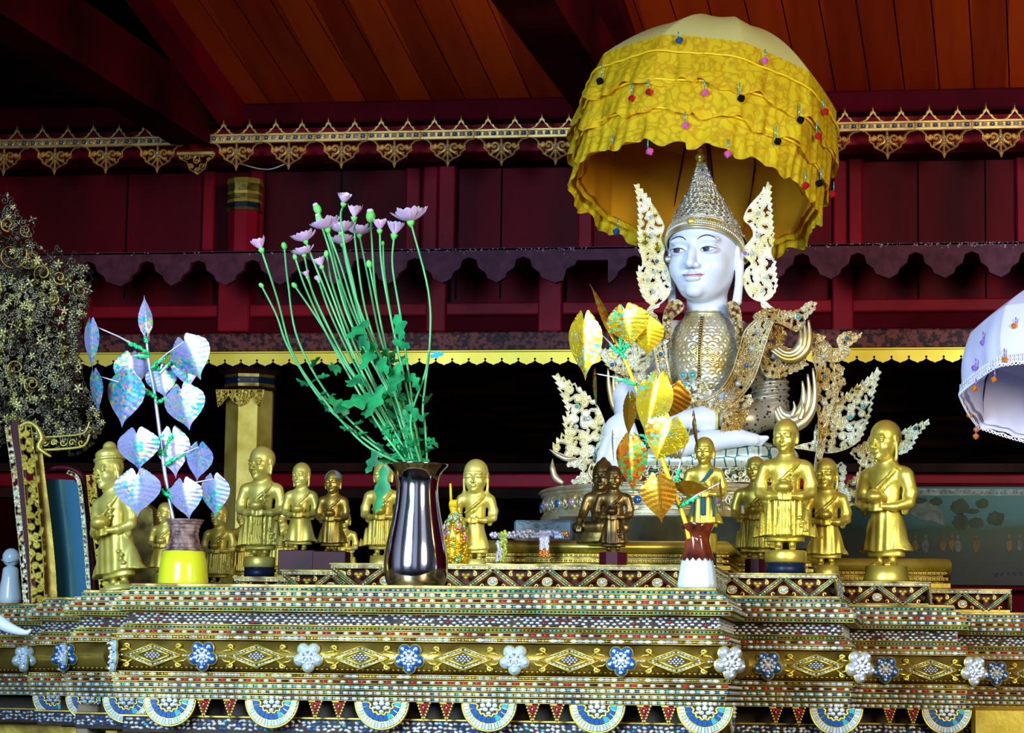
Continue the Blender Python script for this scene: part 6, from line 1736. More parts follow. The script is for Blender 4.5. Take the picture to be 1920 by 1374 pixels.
def parasol(C, u, tilt_x, tilt_y, R1, R2, Hh, dome, par, mats, tiers=3, nr=10, rot0=0.0, seed=0, lace=False):
    """C world centre of the hem's top ring; all sizes in px units*u; returns function giving world points"""
    Rm = Matrix.Rotation(tilt_y, 3, 'Y') @ Matrix.Rotation(tilt_x, 3, 'X')
    Cn = np.array(C); RA = np.array(Rm)
    rn = random.Random(seed)
    def facet(a):      # polygonal ring radius factor
        w_ = 2*pi/nr; b_ = (a-rot0) % w_ - w_/2
        return math.cos(w_/2)/math.cos(b_)*0.75+.25
    def W_(r, a, z): return Cn + RA @ (np.array([r*math.sin(a), -r*math.cos(a), z])*u)
    nA = 360
    # cap: sagging between ribs
    Xc_ = []
    for a in np.linspace(0, 2*pi, nA, endpoint=False):
        row = []
        b_ = ((a-rot0) % (2*pi/nr))/(2*pi/nr); sag = math.sin(pi*b_)
        for t in np.linspace(0, 1, 14):
            r = R1*t*(1-(1-facet(a))*t); z = dome*(1-t**1.9) - sag*6*math.sin(pi*t)
            row.append(W_(r, a, z))
        Xc_.append(row)
    v, q = grid_surf(np.array(Xc_), True, False)
    mb = MB(); mb.add(v, q.tolist(), 0); mb.build('cap', mats['cap'], par)
    # lining just below the cap
    v2 = [[W_(R1*.985*t*(1-(1-facet(a))*t), a, dome*(1-t**1.9)-5-sag) for t in np.linspace(0, 1, 10)] for a in np.linspace(0, 2*pi, 120, endpoint=False) for sag in (0,)]
    v, q = grid_surf(np.array(v2), True, True); mb = MB(); mb.add(v, q.tolist(), 0); mb.build('lining', mats['in'], par)
    # valance wall
    prof = lambda t: R1+(R2-R1)*t+8*math.sin(pi*min(1, t*1.1))
    def wall(t0, t1, out, waves, amp, seed_, nm, m, nz=12, hemw=0.0, drop=0.0, gath=0.0):
        rr = random.Random(seed_); phs = [rr.uniform(0, 6.28) for _ in range(6)]
        G_ = []
        for a in np.linspace(0, 2*pi, 540, endpoint=False):
            row = []
            wv = (math.sin(a*waves+phs[0])+.6*math.sin(a*waves*1.63+phs[1])+.5*math.sin(a*waves*.57+phs[2]))
            fine = math.sin(a*waves*3.1+phs[3])+math.sin(a*waves*4.7+phs[4])
            for k in range(nz+1):
                s_ = k/nz; t = t0+(t1-t0)*s_
                r = prof(t)*facet(a)+out*(.25+.75*s_)+amp*wv*s_**.7+gath*fine*(.35+.65*s_)
                z = -Hh*t + (hemw*math.sin(a*waves*1.1+phs[5])+hemw*.5*math.sin(a*waves*2.3+phs[0]))*s_**2 - drop*(1-math.cos(a))*.5*s_
                row.append(W_(r, a, z))
            G_.append(row)
        v, q = grid_surf(np.array(G_), True, False)
        mbx = MB(); mbx.add(v, q.tolist(), 0); return mbx.build(nm, m, par)
    wall(0, .97, 0, 14, 1.5, seed+1, 'valance', mats['main'], 16, 2)
    wall(.02, .93, -9, 14, 1.5, seed+1, 'valance_lining', mats['in'], 12, 2)
    if tiers == 3:
        for i, (a, b_) in enumerate(((.17, .50), (.44, .76), (.70, 1.04))):
            rf_ = wall(a, b_, 17, 12+i, 4.2, seed+3+i, 'ruffle', mats['main'], 10, 7, gath=1.5)
            mbx = MB(); mbx.tube([W_(prof(a)*facet(x_)+8.5+.8*math.sin(x_*40), x_, -Hh*(a+.012)+1.3*math.sin(x_*11+i)) for x_ in np.linspace(0, 2*pi, 260)], 2.3*u, 6, 0)
            mbx.build('gathering_cord', mats['cord'], rf_)
    # ribs
    for k in range(nr):
        a = rot0+2*pi*k/nr; mbx = MB()
        mbx.tube([W_(R1*.97*t, a, dome*(1-t**1.9)-7) for t in np.linspace(.02, 1, 12)]+[W_(prof(t)-4, a, -Hh*t) for t in (.3, .6, .9)], 1.6*u, 5, 0)
        mbx.build('rib', mats['rib'], par)
    return W_, facet, prof
YU = 8.28; uU = U(YU)
Cu = P(1334, 188, YU)
pz = P(1340, 900, YU)
par = thing('yellow_parasol', 'yellow ruffled ceremonial parasol hung with coloured crystals, open above the Buddha', 'parasol', (Cu.x, YU+.05, P(1340, 970, YU).z))
mts = {'cap': MT_['yellow_cap'], 'in': MT_['yellow_in'], 'main': MT_['yellow'], 'cord': MT_['yellow_cord'], 'rib': MT_['maroon']}
W_, facet, prof = parasol(Cu, uU, math.radians(-17), math.radians(7.5), 236, 222, 214, 160, par, mts, rot0=.28, seed=5)
mb = MB(); top = W_(0, 0, 158); tip = W_(0, 0, 176)
mb.tube([W_(0, 0, 150), tip], [4*uU, 1.5*uU], 8, 0); mb.build('finial', MT_['white_glaze'], par)
mb = MB(); mb.tube([W_(0, 0, 140), W_(0, 0, -60), P(1348, 480, YU+.08), P(1346, 960, YU+.06)], 4.5*uU, 8, 0); mb.build('pole', MT_['maroon'], par)
# crystals, on the front of the ruffles: (azimuth, height fraction) found from the photo
def find(px_, py_):
    best = None
    for a in np.linspace(-2.0, 2.0, 81):
        for t in np.linspace(.02, 1.05, 40):
            q = W_(prof(t)*facet(a)+19, a, -214*t); d = toPx(q); e = (d[0]-px_)**2+(d[1]-py_)**2
            if best is None or e < best[0]: best = (e, q)
    return best[1]
for (x, y, l, c) in ((1278, 62, 9, 'j_blue'), (1436, 95, 14, 'j_pink'), (1219, 150, 16, 'j_red'), (1180, 158, 20, 'j_red'), (1322, 147, 20, 'j_pink'), (1384, 152, 22, 'black'), (1283, 210, 18, 'j_pink'),
                     (1495, 196, 20, 'black'), (1456, 238, 22, 'black'), (1216, 262, 16, 'j_pink'), (1369, 262, 20, 'j_pink'), (1132, 336, 14, 'j_pink'), (1118, 222, 14, 'j_red'), (1130, 124, 24, 'black'),
                     (1530, 226, 22, 'j_red'), (1546, 190, 16, 'j_red'), (1509, 322, 18, 'j_red'), (1541, 314, 22, 'black'), (1556, 288, 14, 'j_red'), (1152, 256, 16, 'j_orange'), (1562, 340, 16, 'j_red')):
    q = find(x, y); hang(par, (q[0], q[1]-.004, q[2]), l*uU, c)
q = P(1158, 408, YU+.05); hang(par, q, 20*uU, 'j_blue'); 
# ------------------------------------------------------------------ white parasol at the right edge
YV = 7.4; uV = U(YV); Cv = P(1990, 640, YV)
pw = thing('white_parasol', 'white parasol with lace hem and orange drops at the right edge', 'parasol', (Cv.x, YV, P(1990, 1060, YV).z))
mtw = {'cap': MT_['white_cloth'], 'in': MT_['white_cloth'], 'main': MT_['white_cloth'], 'cord': MT_['white_cloth'], 'rib': MT_['maroon']}
W2, f2, pr2 = parasol(Cv, uV, math.radians(-20), math.radians(3), 165, 176, 128, 110, pw, mtw, tiers=1, nr=8, rot0=.1, seed=2)
mb = MB(); mb.tube([W2(0, 0, 105), W2(0, 0, -40), (Cv.x, YV+.02, P(1990, 1058, YV).z)], 4*uV, 8, 0); mb.build('pole', MT_['maroon'], pw)
mb = MB()
for k in range(150):      # lace loops along the hem
    a = 2*pi*k/150
    c0 = W2(pr2(.95)*f2(a)+5, a, -128*.95); 
    mb.tube([W2(pr2(.95)*f2(a)+5, a+.021*math.cos(t), -128*.97-6*math.sin(t)) for t in np.linspace(0, pi, 7)], 1.1*uV, 4, 0)
    for s_ in (.86, .92): mb.tube([W2(pr2(.9)*f2(a)+4, a+.012*math.cos(t), -128*s_-3.4*math.sin(t)) for t in np.linspace(0, 2*pi, 7)], .8*uV, 4, 0)
mb.tube([W2(pr2(.95)*f2(a)+5, a, -128*.975-1.5*math.sin(a*40)) for a in np.linspace(0, 2*pi, 200)], 1.4*uV, 5, 0)
mb.build('lace_hem', mat('white_lace', (0.8, 0.82, 0.95, 1), .6), pw)
def find2(px_, py_):
    best = None
    for a in np.linspace(-2.2, 2.2, 90):
        for t in np.linspace(.02, 1.05, 40):
            q = W2(pr2(t)*f2(a)+7, a, -128*t); d = toPx(q); e = (d[0]-px_)**2+(d[1]-py_)**2
            if best is None or e < best[0]: best = (e, q)
    return best[1]
for (x, y, l, c) in ((1905, 596, 10, 'j_orange'), (1845, 622, 14, 'j_purple'), (1881, 655, 14, 'j_orange'), (1828, 672, 12, 'j_purple'), (1842, 690, 12, 'j_purple'), (1866, 700, 12, 'j_orange'), (1830, 712, 12, 'j_orange'), (1822, 722, 12, 'j_orange'), (1848, 785, 14, 'j_orange'), (1892, 805, 14, 'j_orange'), (1816, 760, 12, 'j_orange')):
    q = find2(x, y); hang(pw, (q[0], q[1]-.004, q[2]), l*uV, c, 'amber_drop', r=.009, thread='j_purple')
# ------------------------------------------------------------------ vases on the front ledge
zL = zl(1098)
YF = 5.72
def ledge(px, Y): return Vector((X(px, Y, 1098), Y, zL))
c = ledge(779, YF); u = U(YF)
zt = P(779, 872, YF).z-zL
def at(y): return P(779, y, YF).z-zL
vase = thing('steel_vase', 'polished steel vase with flared mouth holding the pink chrysanthemums', 'vase', c)
pr = [(0, .0005), (50*u, .0005), (56*u, at(1090)), (60*u, at(1070)), (60*u, at(1050)), (57*u, at(1025)), (51*u, at(995)), (45*u, at(965)), (41*u, at(940)), (39*u, at(915)), (41*u, at(898)), (47*u, at(884)), (57*u, at(873)), (57.5*u, at(870.5)), (56*u, at(870.5)),
      (45*u, at(884)), (38.5*u, at(898)), (37*u, at(915)), (39*u, at(940)), (42*u, at(960)), (0, at(962))]
pp = [tuple(q) for q in curve(pr[1:14], 60)]; pin = [tuple(q) for q in curve(pr[14:20], 30)]
mb = MB(); mb.lathe([(0, .0005)]+pp+pin+[(0, at(962))], seg=72)
mb.build('vessel', MT_['steel'], vase, False)
# yellow vase with rough brown neck
YY = 5.9
c = ledge(343, YY); uy = U(YY); ay = lambda y: P(343, y, YY).z-zL
yv = thing('yellow_vase', 'bright yellow vase with a rough dark brown neck', 'vase', c)
mb = MB(); mb.lathe([(0, 0.0005), (47*uy, 0.0005), (48*uy, ay(1090)), (45*uy, ay(1060)), (40*uy, ay(1034)), (30*uy, ay(1032)), (0, ay(1032))], seg=48); mb.build('vessel', MT_['yellow_glaze'], yv, False)
pp = [tuple(q) for q in curve([(40*uy, ay(1034)), (33*uy, ay(1026)), (28*uy, ay(1008)), (27*uy, ay(1000)), (30*uy, ay(986)), (36*uy, ay(976)), (34*uy, ay(975)), (25*uy, ay(990)), (24*uy, ay(1020))], 50)]
mb = MB()
pp2 = [(r*(1+.03*math.sin(i*1.7)), z) for i, (r, z) in enumerate(pp)]
mb.lathe(pp2+[(0, ay(1020))], seg=48, flute=9, fa=.03); mb.build('neck', MT_['brown_crust'], yv, False)
# white vase with dripping brown glaze
YZ = 5.68
c = ledge(1307, YZ); uz = U(YZ); az = lambda y: P(1307, y, YZ).z-zL
wv = thing('drip_glazed_vase', 'white fluted vase with glossy brown drip glaze on its neck', 'vase', c)
mb = MB(); mb.lathe([(0, 0.0005), (36*uz, 0.0005), (36*uz, az(1094)), (32*uz, az(1065)), (28*uz, az(1048)), (25*uz, az(1036)), (18*uz, az(1034)), (0, az(1034))], seg=60, flute=14, fa=.012); mb.build('vessel', MT_['white_glaze'], wv, False)
prof_ = curve([(28.6*uz, az(1046)), (25*uz, az(1034)), (21.5*uz, az(1015)), (22*uz, az(1004)), (26*uz, az(994)), (29*uz, az(986)), (28*uz, az(982)), (25*uz, az(985)), (20*uz, az(1000)), (18*uz, az(1020))], 60)
mb = MB(); n = 60; vs = []
for i, (r_, z_) in enumerate(prof_):
    for k in range(n):
        a = 2*pi*k/n; rr_ = r_*(1+.02*math.cos(5*a)+(.03*math.cos(8*a+i*.2) if i < 20 else 0))+.0012
        dz = (-.004-.004*math.cos(16*a))*max(0, 1-i/8)
        dr = 0.10*(-dz)
        vs.append((rr_*math.cos(a)+dr*math.cos(a)*4, rr_*math.sin(a)+dr*math.sin(a)*4, z_+dz+(.003*math.cos(7*a) if 26 < i < 40 else 0)))
mb.add(vs, [(i*n+k, i*n+(k+1) % n, (i+1)*n+(k+1) % n, (i+1)*n+k) for i in range(len(prof_)-1) for k in range(n)], 0)
mb.build('drip_glaze', MT_['brown_glaze'], wv, False)
# ------------------------------------------------------------------ chrysanthemums
def leafshape(mb, p, dirv_, side, L_, W2_, mi=0, lob=True, curl=.25):
    """lobed leaf from point p along dirv_"""
    d = np.array(dirv_, float); d /= np.linalg.norm(d); s_ = np.array(side, float); s_ -= d*np.dot(s_, d); s_ /= np.linalg.norm(s_); nrm = np.cross(d, s_)
    n = 13; vs = []
    for i in range(n):
        t = i/(n-1); w_ = math.sin(pi*t**.8)**.8*W2_*(1+(.38*math.sin(t*pi*5.2) if lob else 0)) if 0 < t < 1 else 0.0006
        c_ = np.array(p)+d*L_*t-nrm*L_*curl*t*t
        vs += [c_-s_*w_+nrm*w_*.25, c_, c_+s_*w_+nrm*w_*.25]
    mb.add(vs, [(i*3+k, i*3+k+1, (i+1)*3+k+1, (i+1)*3+k) for i in range(n-1) for k in range(2)], mi)
def flower(mb, p, up, r, droop, seed=0, layers=2, d1=.5):
    rr = random.Random(seed); up = np.array(up, float); up /= np.linalg.norm(up)
    a = np.cross(up, [0, 1, 0]); a /= np.linalg.norm(a); b_ = np.cross(up, a)
    for ly in range(layers+1):
        n = (15, 13, 9)[ly]
        for k in range(n):
            t = 2*pi*(k+.5*ly)/n+rr.uniform(-.1, .1); L_ = r*(1-.16*ly)*rr.uniform(.86, 1.06); e = math.cos(t)*a+math.sin(t)*b_; sd = -math.sin(t)*a+math.cos(t)*b_
            rise = droop+.24*ly+rr.uniform(-.1, .1)
            vs = []
            cu, cz2 = 0.0, 0.0
            for i in range(8):
                s_ = i/7; w_ = r*.16*(0.5+.5*s_)*math.sqrt(max(0.03, 1-max(0, (s_-.74)/.26)**2))
                if i: cu += L_/7*math.cos(rise+d1*s_); cz2 += L_/7*math.sin(rise+d1*s_)
                c_ = np.array(p)+e*cu+up*cz2
                vs += [c_-sd*w_+up*w_*.3, c_, c_+sd*w_+up*w_*.3]
            mb.add(vs, [(i*3+q, i*3+q+1, (i+1)*3+q+1, (i+1)*3+q) for i in range(7) for q in range(2)], 0)
def calyx(mb, p, up, r, mi=0):
    up = np.array(up, float); up /= np.linalg.norm(up)
    mb.tube([np.array(p)-up*r*.55, np.array(p)-up*r*.2, np.array(p)+up*r*.12], [r*.12, r*.34, r*.42], 9, mi)
mouth = P(782, 872, YF); RM = 36*u
rf = random.Random(77)
# (flower px, kind, size px, stem midpoints, label bit)
FL = [((770, 416), 'open', 35, [(803, 545), (806, 640), (793, 760), (797, 800)], 'large open pink chrysanthemum on the tall right-hand stem', (.1, 0, 1)),
      ((490, 468), 'half', 16, [(520, 560), (548, 660), (600, 740), (680, 830)], 'half-open pink chrysanthemum leaning furthest left', (-.5, 0, 1)),
      ((533, 461), 'bud', 8, [(540, 530), (560, 640), (630, 760)], 'closed green bud just right of the leftmost flower', (-.6, 0, 1)),
      ((490, 535), 'bud', 6, [(518, 590), (545, 660), (620, 770)], 'tiny green bud lowest on the left side', (-1, 0, .5)),
      ((552, 535), 'bud', 7, [(590, 590), (640, 670), (710, 780)], 'tiny green bud below the left pink flower cluster', (-.8, 0, .6)),
      ((573, 452), 'open', 25, [(600, 520), (650, 640), (720, 780)], 'open pink chrysanthemum left of the main cluster', (-.3, 0, 1)),
      ((570, 478), 'open', 22, [(590, 560), (640, 660), (725, 800)], 'pink chrysanthemum tucked beneath the left open one', (-.3, 0, 1)),
      ((595, 392), 'bud', 11, [(615, 440), (650, 560), (720, 720)], 'pink-tipped bud at the upper left of the cluster', (-.4, 0, 1)),
      ((598, 410), 'bud', 9, [(618, 470), (655, 600), (730, 740)], 'green bud just under the upper left pink-tipped bud', (-.4, 0, 1)),
      ((644, 382), 'half', 15, [(640, 420), (668, 560), (740, 740)], 'half-open pink chrysanthemum at the very top', (0, 0, 1)),
      ((664, 408), 'half', 17, [(668, 470), (690, 600), (750, 760)], 'small pink chrysanthemum below the topmost flower', (.25, 0, 1)),
      ((614, 430), 'open', 30, [(640, 500), (672, 600), (745, 770)], 'open pale pink chrysanthemum on the left of the main cluster', (-.3, 0, 1)),
      ((640, 436), 'open', 28, [(660, 520), (690, 640), (755, 780)], 'open pale pink chrysanthemum in the middle of the main cluster', (.1, 0, 1)),
      ((674, 441), 'open', 26, [(690, 520), (715, 640), (765, 780)], 'open pink chrysanthemum on the right of the main cluster', (.2, 0, 1)),
      ((642, 458), 'open', 24, [(660, 540), (700, 680), (760, 790)], 'flat pale chrysanthemum lowest in the main cluster', (0, 0, 1)),
      ((695, 406), 'bud', 13, [(697, 450), (706, 560), (735, 700), (770, 800)], 'fat green and pink bud right of the main cluster', (-.1, 0, 1)),
      ((739, 441), 'half', 19, [(736, 500), (752, 600), (774, 760)], 'drooping pink chrysanthemum left of the tall right-hand stem', (.25, 0, 1)),
      ((712, 432), 'half', 15, [(716, 500), (738, 620), (772, 770)], 'narrow pink chrysanthemum between fat bud and drooping flower', (.1, 0, 1)),
      ((553, 482), 'bud', 6, [(575, 545), (625, 650), (705, 790)], 'tiny bud below the left pink chrysanthemums', (-.3, 0, 1)),
      ((612, 476), 'bud', 7, [(625, 540), (670, 660), (740, 800)], 'pale green bud under the main cluster', (.3, 0, 1)),
      ((603, 500), 'half', 13, [(625, 560), (670, 680), (735, 800)], 'shaded pink flower hanging under the main cluster', (-.4, 0, .8)),
      ((576, 520), 'half', 9, [(600, 580), (650, 680), (722, 800)], 'small pink bud opening low on the left', (-.3, 0, 1)),
      ((598, 528), 'half', 8, [(620, 590), (668, 690), (736, 810)], 'small lilac bud beside the low pink bud', (-.3, 0, 1)),
      ((636, 530), 'bud', 7, [(655, 590), (690, 690), (748, 810)], 'small pink and green bud deep among the stems', (.2, 0, 1)),
      ((692, 495), 'bud', 8, [(705, 560), (730, 680), (768, 810)], 'pale green bud in the middle of the stems', (-.2, 0, 1)),
      ((718, 456), 'bud', 5, [(722, 520), (742, 640), (776, 790)], 'tiny green bud beneath the narrow pink flower', (0, 0, 1)),
      ((805, 655), 'none', 6, [(797, 700), (770, 790)], 'bare leafy stem low on the right side', (.3, 0, 1))]
stem_g = 'chrysanthemum stems in the steel vase'
for i, (hp, kind, sz, mid, lab, up) in enumerate(FL):
    dY = rf.uniform(-.10, .10) if i else -.02
    ex = max(748, min(812, 779+(mid[-1][0]-745)*.4)); 
    YM = YF+max(-.035, min(.035, dY*.4))
    base_ = P(ex*.4+779*.6+rf.uniform(-5, 5), 945, YF+(YM-YF)*.4)
    hd = P(hp[0], hp[1], YF+dY)
    r = thing('chrysanthemum', lab, 'flower', base_, stem_g)
    pts = [hd]+[P(a, b_, YF+dY*(.8-.25*k)) for k, (a, b_) in enumerate(mid)]
    pts += [P(ex, 872, YM), P(ex*.6+779*.4, 902, YF+(YM-YF)*.5), base_]
    cv = curve(pts, 40)
    mb = MB(); mb.tube(cv[::-1], [2.7*u, 2.3*u, 1.9*u], 7, 0); mb.build('stem', MT_['stem'], r)
    ud = np.array(cv[0])-np.array(cv[3]); ud /= np.linalg.norm(ud); upv = ud*.55+np.array(up)*.45+np.array([0, -.12, 0])
    if kind in ('open', 'half'):
        mb = MB(); flower(mb, hd, upv, sz*u*(1.28 if kind == 'open' else 1.7), .12 if kind == 'open' else .75, i, 2, .75 if kind == 'open' else .45)
        calyx(mb, hd, upv, sz*u*(.55 if kind == 'open' else .95), 1)
        mb.build('flower_head', [MT_['petal'], MT_['bud'], MT_['petal']], r)
    elif kind == 'bud':
        mb = MB(); q_ = Vector(upv).to_track_quat('Z', 'Y').to_matrix()
        mb.ball(hd, (sz*u*.72, sz*u*.72, sz*u), 0, 12, 8, q_)
        if sz > 8:
            for k in range(6):
                t = k*pi/3; mb.ball(np.array(hd)+np.array(q_ @ Vector((sz*u*.3*math.cos(t), sz*u*.3*math.sin(t), sz*u*.7))), (sz*u*.24, sz*u*.24, sz*u*.5), 1, 6, 4, q_)
        mb.build('bud', [MT_['bud'], MT_['petal']], r)
    # leaves
    nl = 13 if kind != 'none' else 14
    for k in range(nl):
        j = int(len(cv)*rf.uniform(.40, .86)); p_ = cv[j]
        pz_ = toPx(p_)[1]
        if pz_ < 520 or pz_ > 868: continue
        mb = MB(); a = rf.uniform(0, 2*pi); L_ = rf.uniform(14, 30)*u
        d_ = (math.cos(a), rf.uniform(-.5, .4), rf.uniform(-.6, .5)+abs(math.sin(a))*.4)
        leafshape(mb, p_, d_, (rf.uniform(-1, 1), .6, .6), L_, L_*.34, 0, True, rf.uniform(-.2, .5)); mb.build('leaf', MT_['leaf'], r)
# a few large leaves seen clearly in the photo, on the last (leafy) stem
for (x, y, x2, y2, w_) in ((700, 740, 640, 765, 16), (655, 775, 612, 745, 12), (640, 690, 612, 690, 12), (700, 640, 680, 700, 14), (740, 590, 760, 640, 14), (715, 720, 690, 790, 14), (720, 870, 712, 965, 14), (705, 845, 690, 890, 12), (745, 680, 735, 745, 16), (690, 600, 650, 640, 12), (760, 760, 800, 790, 8), (700, 670, 735, 700, 14), (660, 620, 700, 655, 13), (735, 640, 775, 650, 10), (770, 700, 790, 735, 9), (675, 700, 655, 730, 12)):
    p0, p1 = P(x, y, YF-.07), P(x2, y2, YF-.10); mb = MB()
    if y > 840: p0, p1 = P(x, y, YF-.11), P(x2, y2, YF-.12)
    d_ = np.array(p1)-np.array(p0); leafshape(mb, p0, d_, (d_[2], .4*np.linalg.norm(d_), -d_[0]), np.linalg.norm(d_), w_*u, 0, True, .15); mb.build('leaf', MT_['leaf'], r)
# bright bud tips / blue scrap
mb = MB(); p0 = P(806, 668, YF-.03)
leafshape(mb, p0, (1, 0, .22), (0, .3, 1), 27*u, 7*u, 0, True, .1); o = mb.build('foil_scrap', MT_['j_cyan']); setp(o, 'small turquoise foil scrap caught on the right-hand flower stem', 'foil scrap'); recenter(o)
# ------------------------------------------------------------------ foil leaf branches
def heart(mb, tip, stemp, Y, wpx, mi=0, fold=.25, twist=0.0, Y2=None):
    """heart shaped leaf: stem joint and drip tip in px; width in px"""
    uu = U(Y); a = np.array(P(stemp[0], stemp[1], Y)); b_ = np.array(P(tip[0], tip[1], Y if Y2 is None else Y2)); d = b_-a; L_ = np.linalg.norm(d); d /= L_
    s_ = np.cross(d, [0, 1, 0]); s_ /= np.linalg.norm(s_); nrm = np.array([0, -1.0, 0]); nrm -= d*np.dot(nrm, d); nrm /= np.linalg.norm(nrm)
    s2 = s_*math.cos(twist)+nrm*math.sin(twist); n2 = np.cross(s2, d); n2 *= np.sign(np.dot(n2, [0, -1, 0])) or 1
    n = 30; m = 11; G_ = []
    for i in range(n):
        t = i/(n-1); row = []
        # half width outline of a bodhi leaf
        w_ = np.interp(t, [0, .03, .08, .18, .3, .45, .6, .72, .82, .9, 1], [.42, .62, .80, .97, 1, .92, .70, .46, .22, .09, .005])*wpx*uu*.5
        for j in range(m):
            q = -1+2*j/(m-1)
            back = -.17*L_*max(0, 1-t*5)*(1-(abs(q)-.55)**2*3.5) if t < .2 else 0
            if abs(q) < .12 and t < .2: back = .03*L_*(1-t*5)
            vein = .0007*math.sin((t*9-abs(q)*1.1)*2*pi)*min(1, abs(q)*3)*(1-t)
            z_ = fold*abs(q)*w_*(.6+.4*math.sin(t*3)) + vein + .12*L_*t*t
            row.append(a+d*(L_*t+back)+s2*q*w_-n2*z_*1.0+n2*.0)
        G_.append(row)
    v, q = grid_surf(np.array(G_)); mb.add(v, q.tolist(), mi)
def branch(name, label, root_px, pts, Y, leaves, mats_, stem_r, tmat, base_z=None, smat='rope'):
    uu = U(Y); r = thing(name, label, 'foil branch', P(root_px[0], root_px[1], Y))
    cv = curve([P(a, b_, Y) for a, b_ in pts], 40)
    mb = MB(); mb.tube(cv, [q_*uu for q_ in stem_r], 8, 0)
    # spiral wrap
    mb.build('stem', MT_[smat], r)
    for (st, j, tp, w_, mt, tw, dy, fo) in leaves:
        mb = MB()
        mb.tube([P(st[0], st[1], Y), P((st[0]+j[0])/2, (st[1]+j[1])/2-3, Y+dy*.5), P(j[0], j[1], Y+dy)], [3.2*uu, 1.4*uu, 1.0*uu], 6, 1)
        if tmat:
            dd = np.array(j, float)-np.array(st, float); ln = np.hypot(*dd); dd /= ln+1e-6
            for k in range(16): 
                x_, y_ = np.array(st)+dd*min(ln, 46)*k/16*.9; mb.ball(P(x_+rf.uniform(-2, 2), y_+rf.uniform(-2.5, 2.5), Y+dy*.3), (4*uu, 2.5*uu, 3.4*uu), 2, 5, 3)
        heart(mb, tp, j, Y+dy, w_, 0, fo, tw)
        mb.build('leaf', [MT_[mt], MT_['rope'], MT_[tmat or 'rope']], r)
    return r
hs_, hg, ha = 'holo_silver', 'holo_gold', 'holo_amber'
br = branch('silver_foil_branch', 'artificial branch of silvery rainbow foil heart leaves in the yellow vase', (334, 1028),
       [(334, 1020), (322, 960), (308, 880), (298, 800), (290, 740), (281, 690), (276, 650), (274, 618)], YY-.02,
       [((274, 640), (274, 620), (272, 552), 29, hs_, .5, -.02, .2), ((283, 690), (345, 640), (372, 712), 88, hs_, .25, -.04, .2), ((278, 668), (246, 668), (250, 735), 70, hs_, -.6, -.01, .2),
        ((276, 660), (170, 608), (166, 690), 42, hs_, .5, -.06, .2), ((292, 745), (236, 705), (222, 800), 88, hs_, .3, -.04, .2), ((280, 690), (300, 690), (310, 745), 62, hs_, -.4, .01, .2),
        ((296, 755), (340, 730), (352, 806), 84, hs_, .1, -.03, .2), ((288, 742), (176, 702), (178, 775), 50, hs_, .75, -.05, .2), ((305, 850), (256, 812), (258, 882), 88, hs_, .1, -.04, .2),
        ((305, 855), (322, 812), (330, 895), 66, hs_, -.3, .0, .2), ((310, 870), (372, 838), (364, 902), 72, hs_, .5, -.02, .2), ((318, 930), (256, 890), (256, 968), 92, hs_, -.1, -.06, .2),
        ((320, 935), (344, 906), (352, 974), 68, hs_, .1, -.03, .2), ((316, 920), (400, 898), (400, 970), 66, hs_, .3, -.04, .2), ((300, 700), (345, 655), (356, 730), 60, hs_, -.4, .02, .2)],
       None, (3.6, 4.0, 3.2, 2.6), 'ribbon_green', smat='holo_silver')
mb = MB(); mb.tube([P(277, 640, YY-.02), P(275, 618, YY-.02)], 5*U(YY), 8); mb.build('pink_binding', MT_['j_pink'], br)
branch('gold_foil_branch', 'artificial branch of shiny gold and amber foil heart leaves in the drip-glazed vase', (1291, 1000),
       [(1292, 1010), (1284, 975), (1262, 918), (1240, 855), (1218, 790), (1200, 745), (1178, 690), (1160, 650), (1150, 625)], YZ-.02,
       [((1150, 630), (1148, 625), (1112, 525), 22, ha, .8, -.02, .15), ((1170, 670), (1095, 600), (1092, 712), 70, hg, .3, -.05, .25), ((1162, 655), (1172, 580), (1182, 650), 84, hg, .2, -.04, .2),
        ((1165, 660), (1215, 602), (1216, 668), 64, hg, -.3, -.02, .2), ((1200, 745), (1232, 712), (1206, 822), 74, hg, .2, -.05, .25), ((1205, 750), (1262, 722), (1240, 792), 84, ha, -.2, .03, .2),
        ((1190, 720), (1114, 700), (1112, 770), 22, ha, 1.1, -.02, .1), ((1215, 790), (1256, 790), (1228, 865), 88, hg, .1, -.06, .25), ((1205, 760), (1180, 745), (1172, 820), 44, ha, .8, .0, .2),
        ((1228, 830), (1182, 826), (1184, 924), 62, ha, .2, -.03, .25), ((1252, 900), (1232, 898), (1240, 980), 68, ha, .0, -.05, .25), ((1262, 920), (1300, 780), (1303, 852), 20, ha, 1.1, -.02, .1),
        ((1275, 950), (1350, 905), (1350, 972), 16, ha, 1.2, -.02, .1), ((1255, 905), (1272, 912), (1336, 922), 30, ha, .6, -.02, .1), ((1226, 820), (1148, 815), (1146, 872), 13, ha, 1.3, -.03, .1)],
       None, (4.2, 4.2, 3.6, 2.4), 'ribbon_green', smat='yellow_cord')
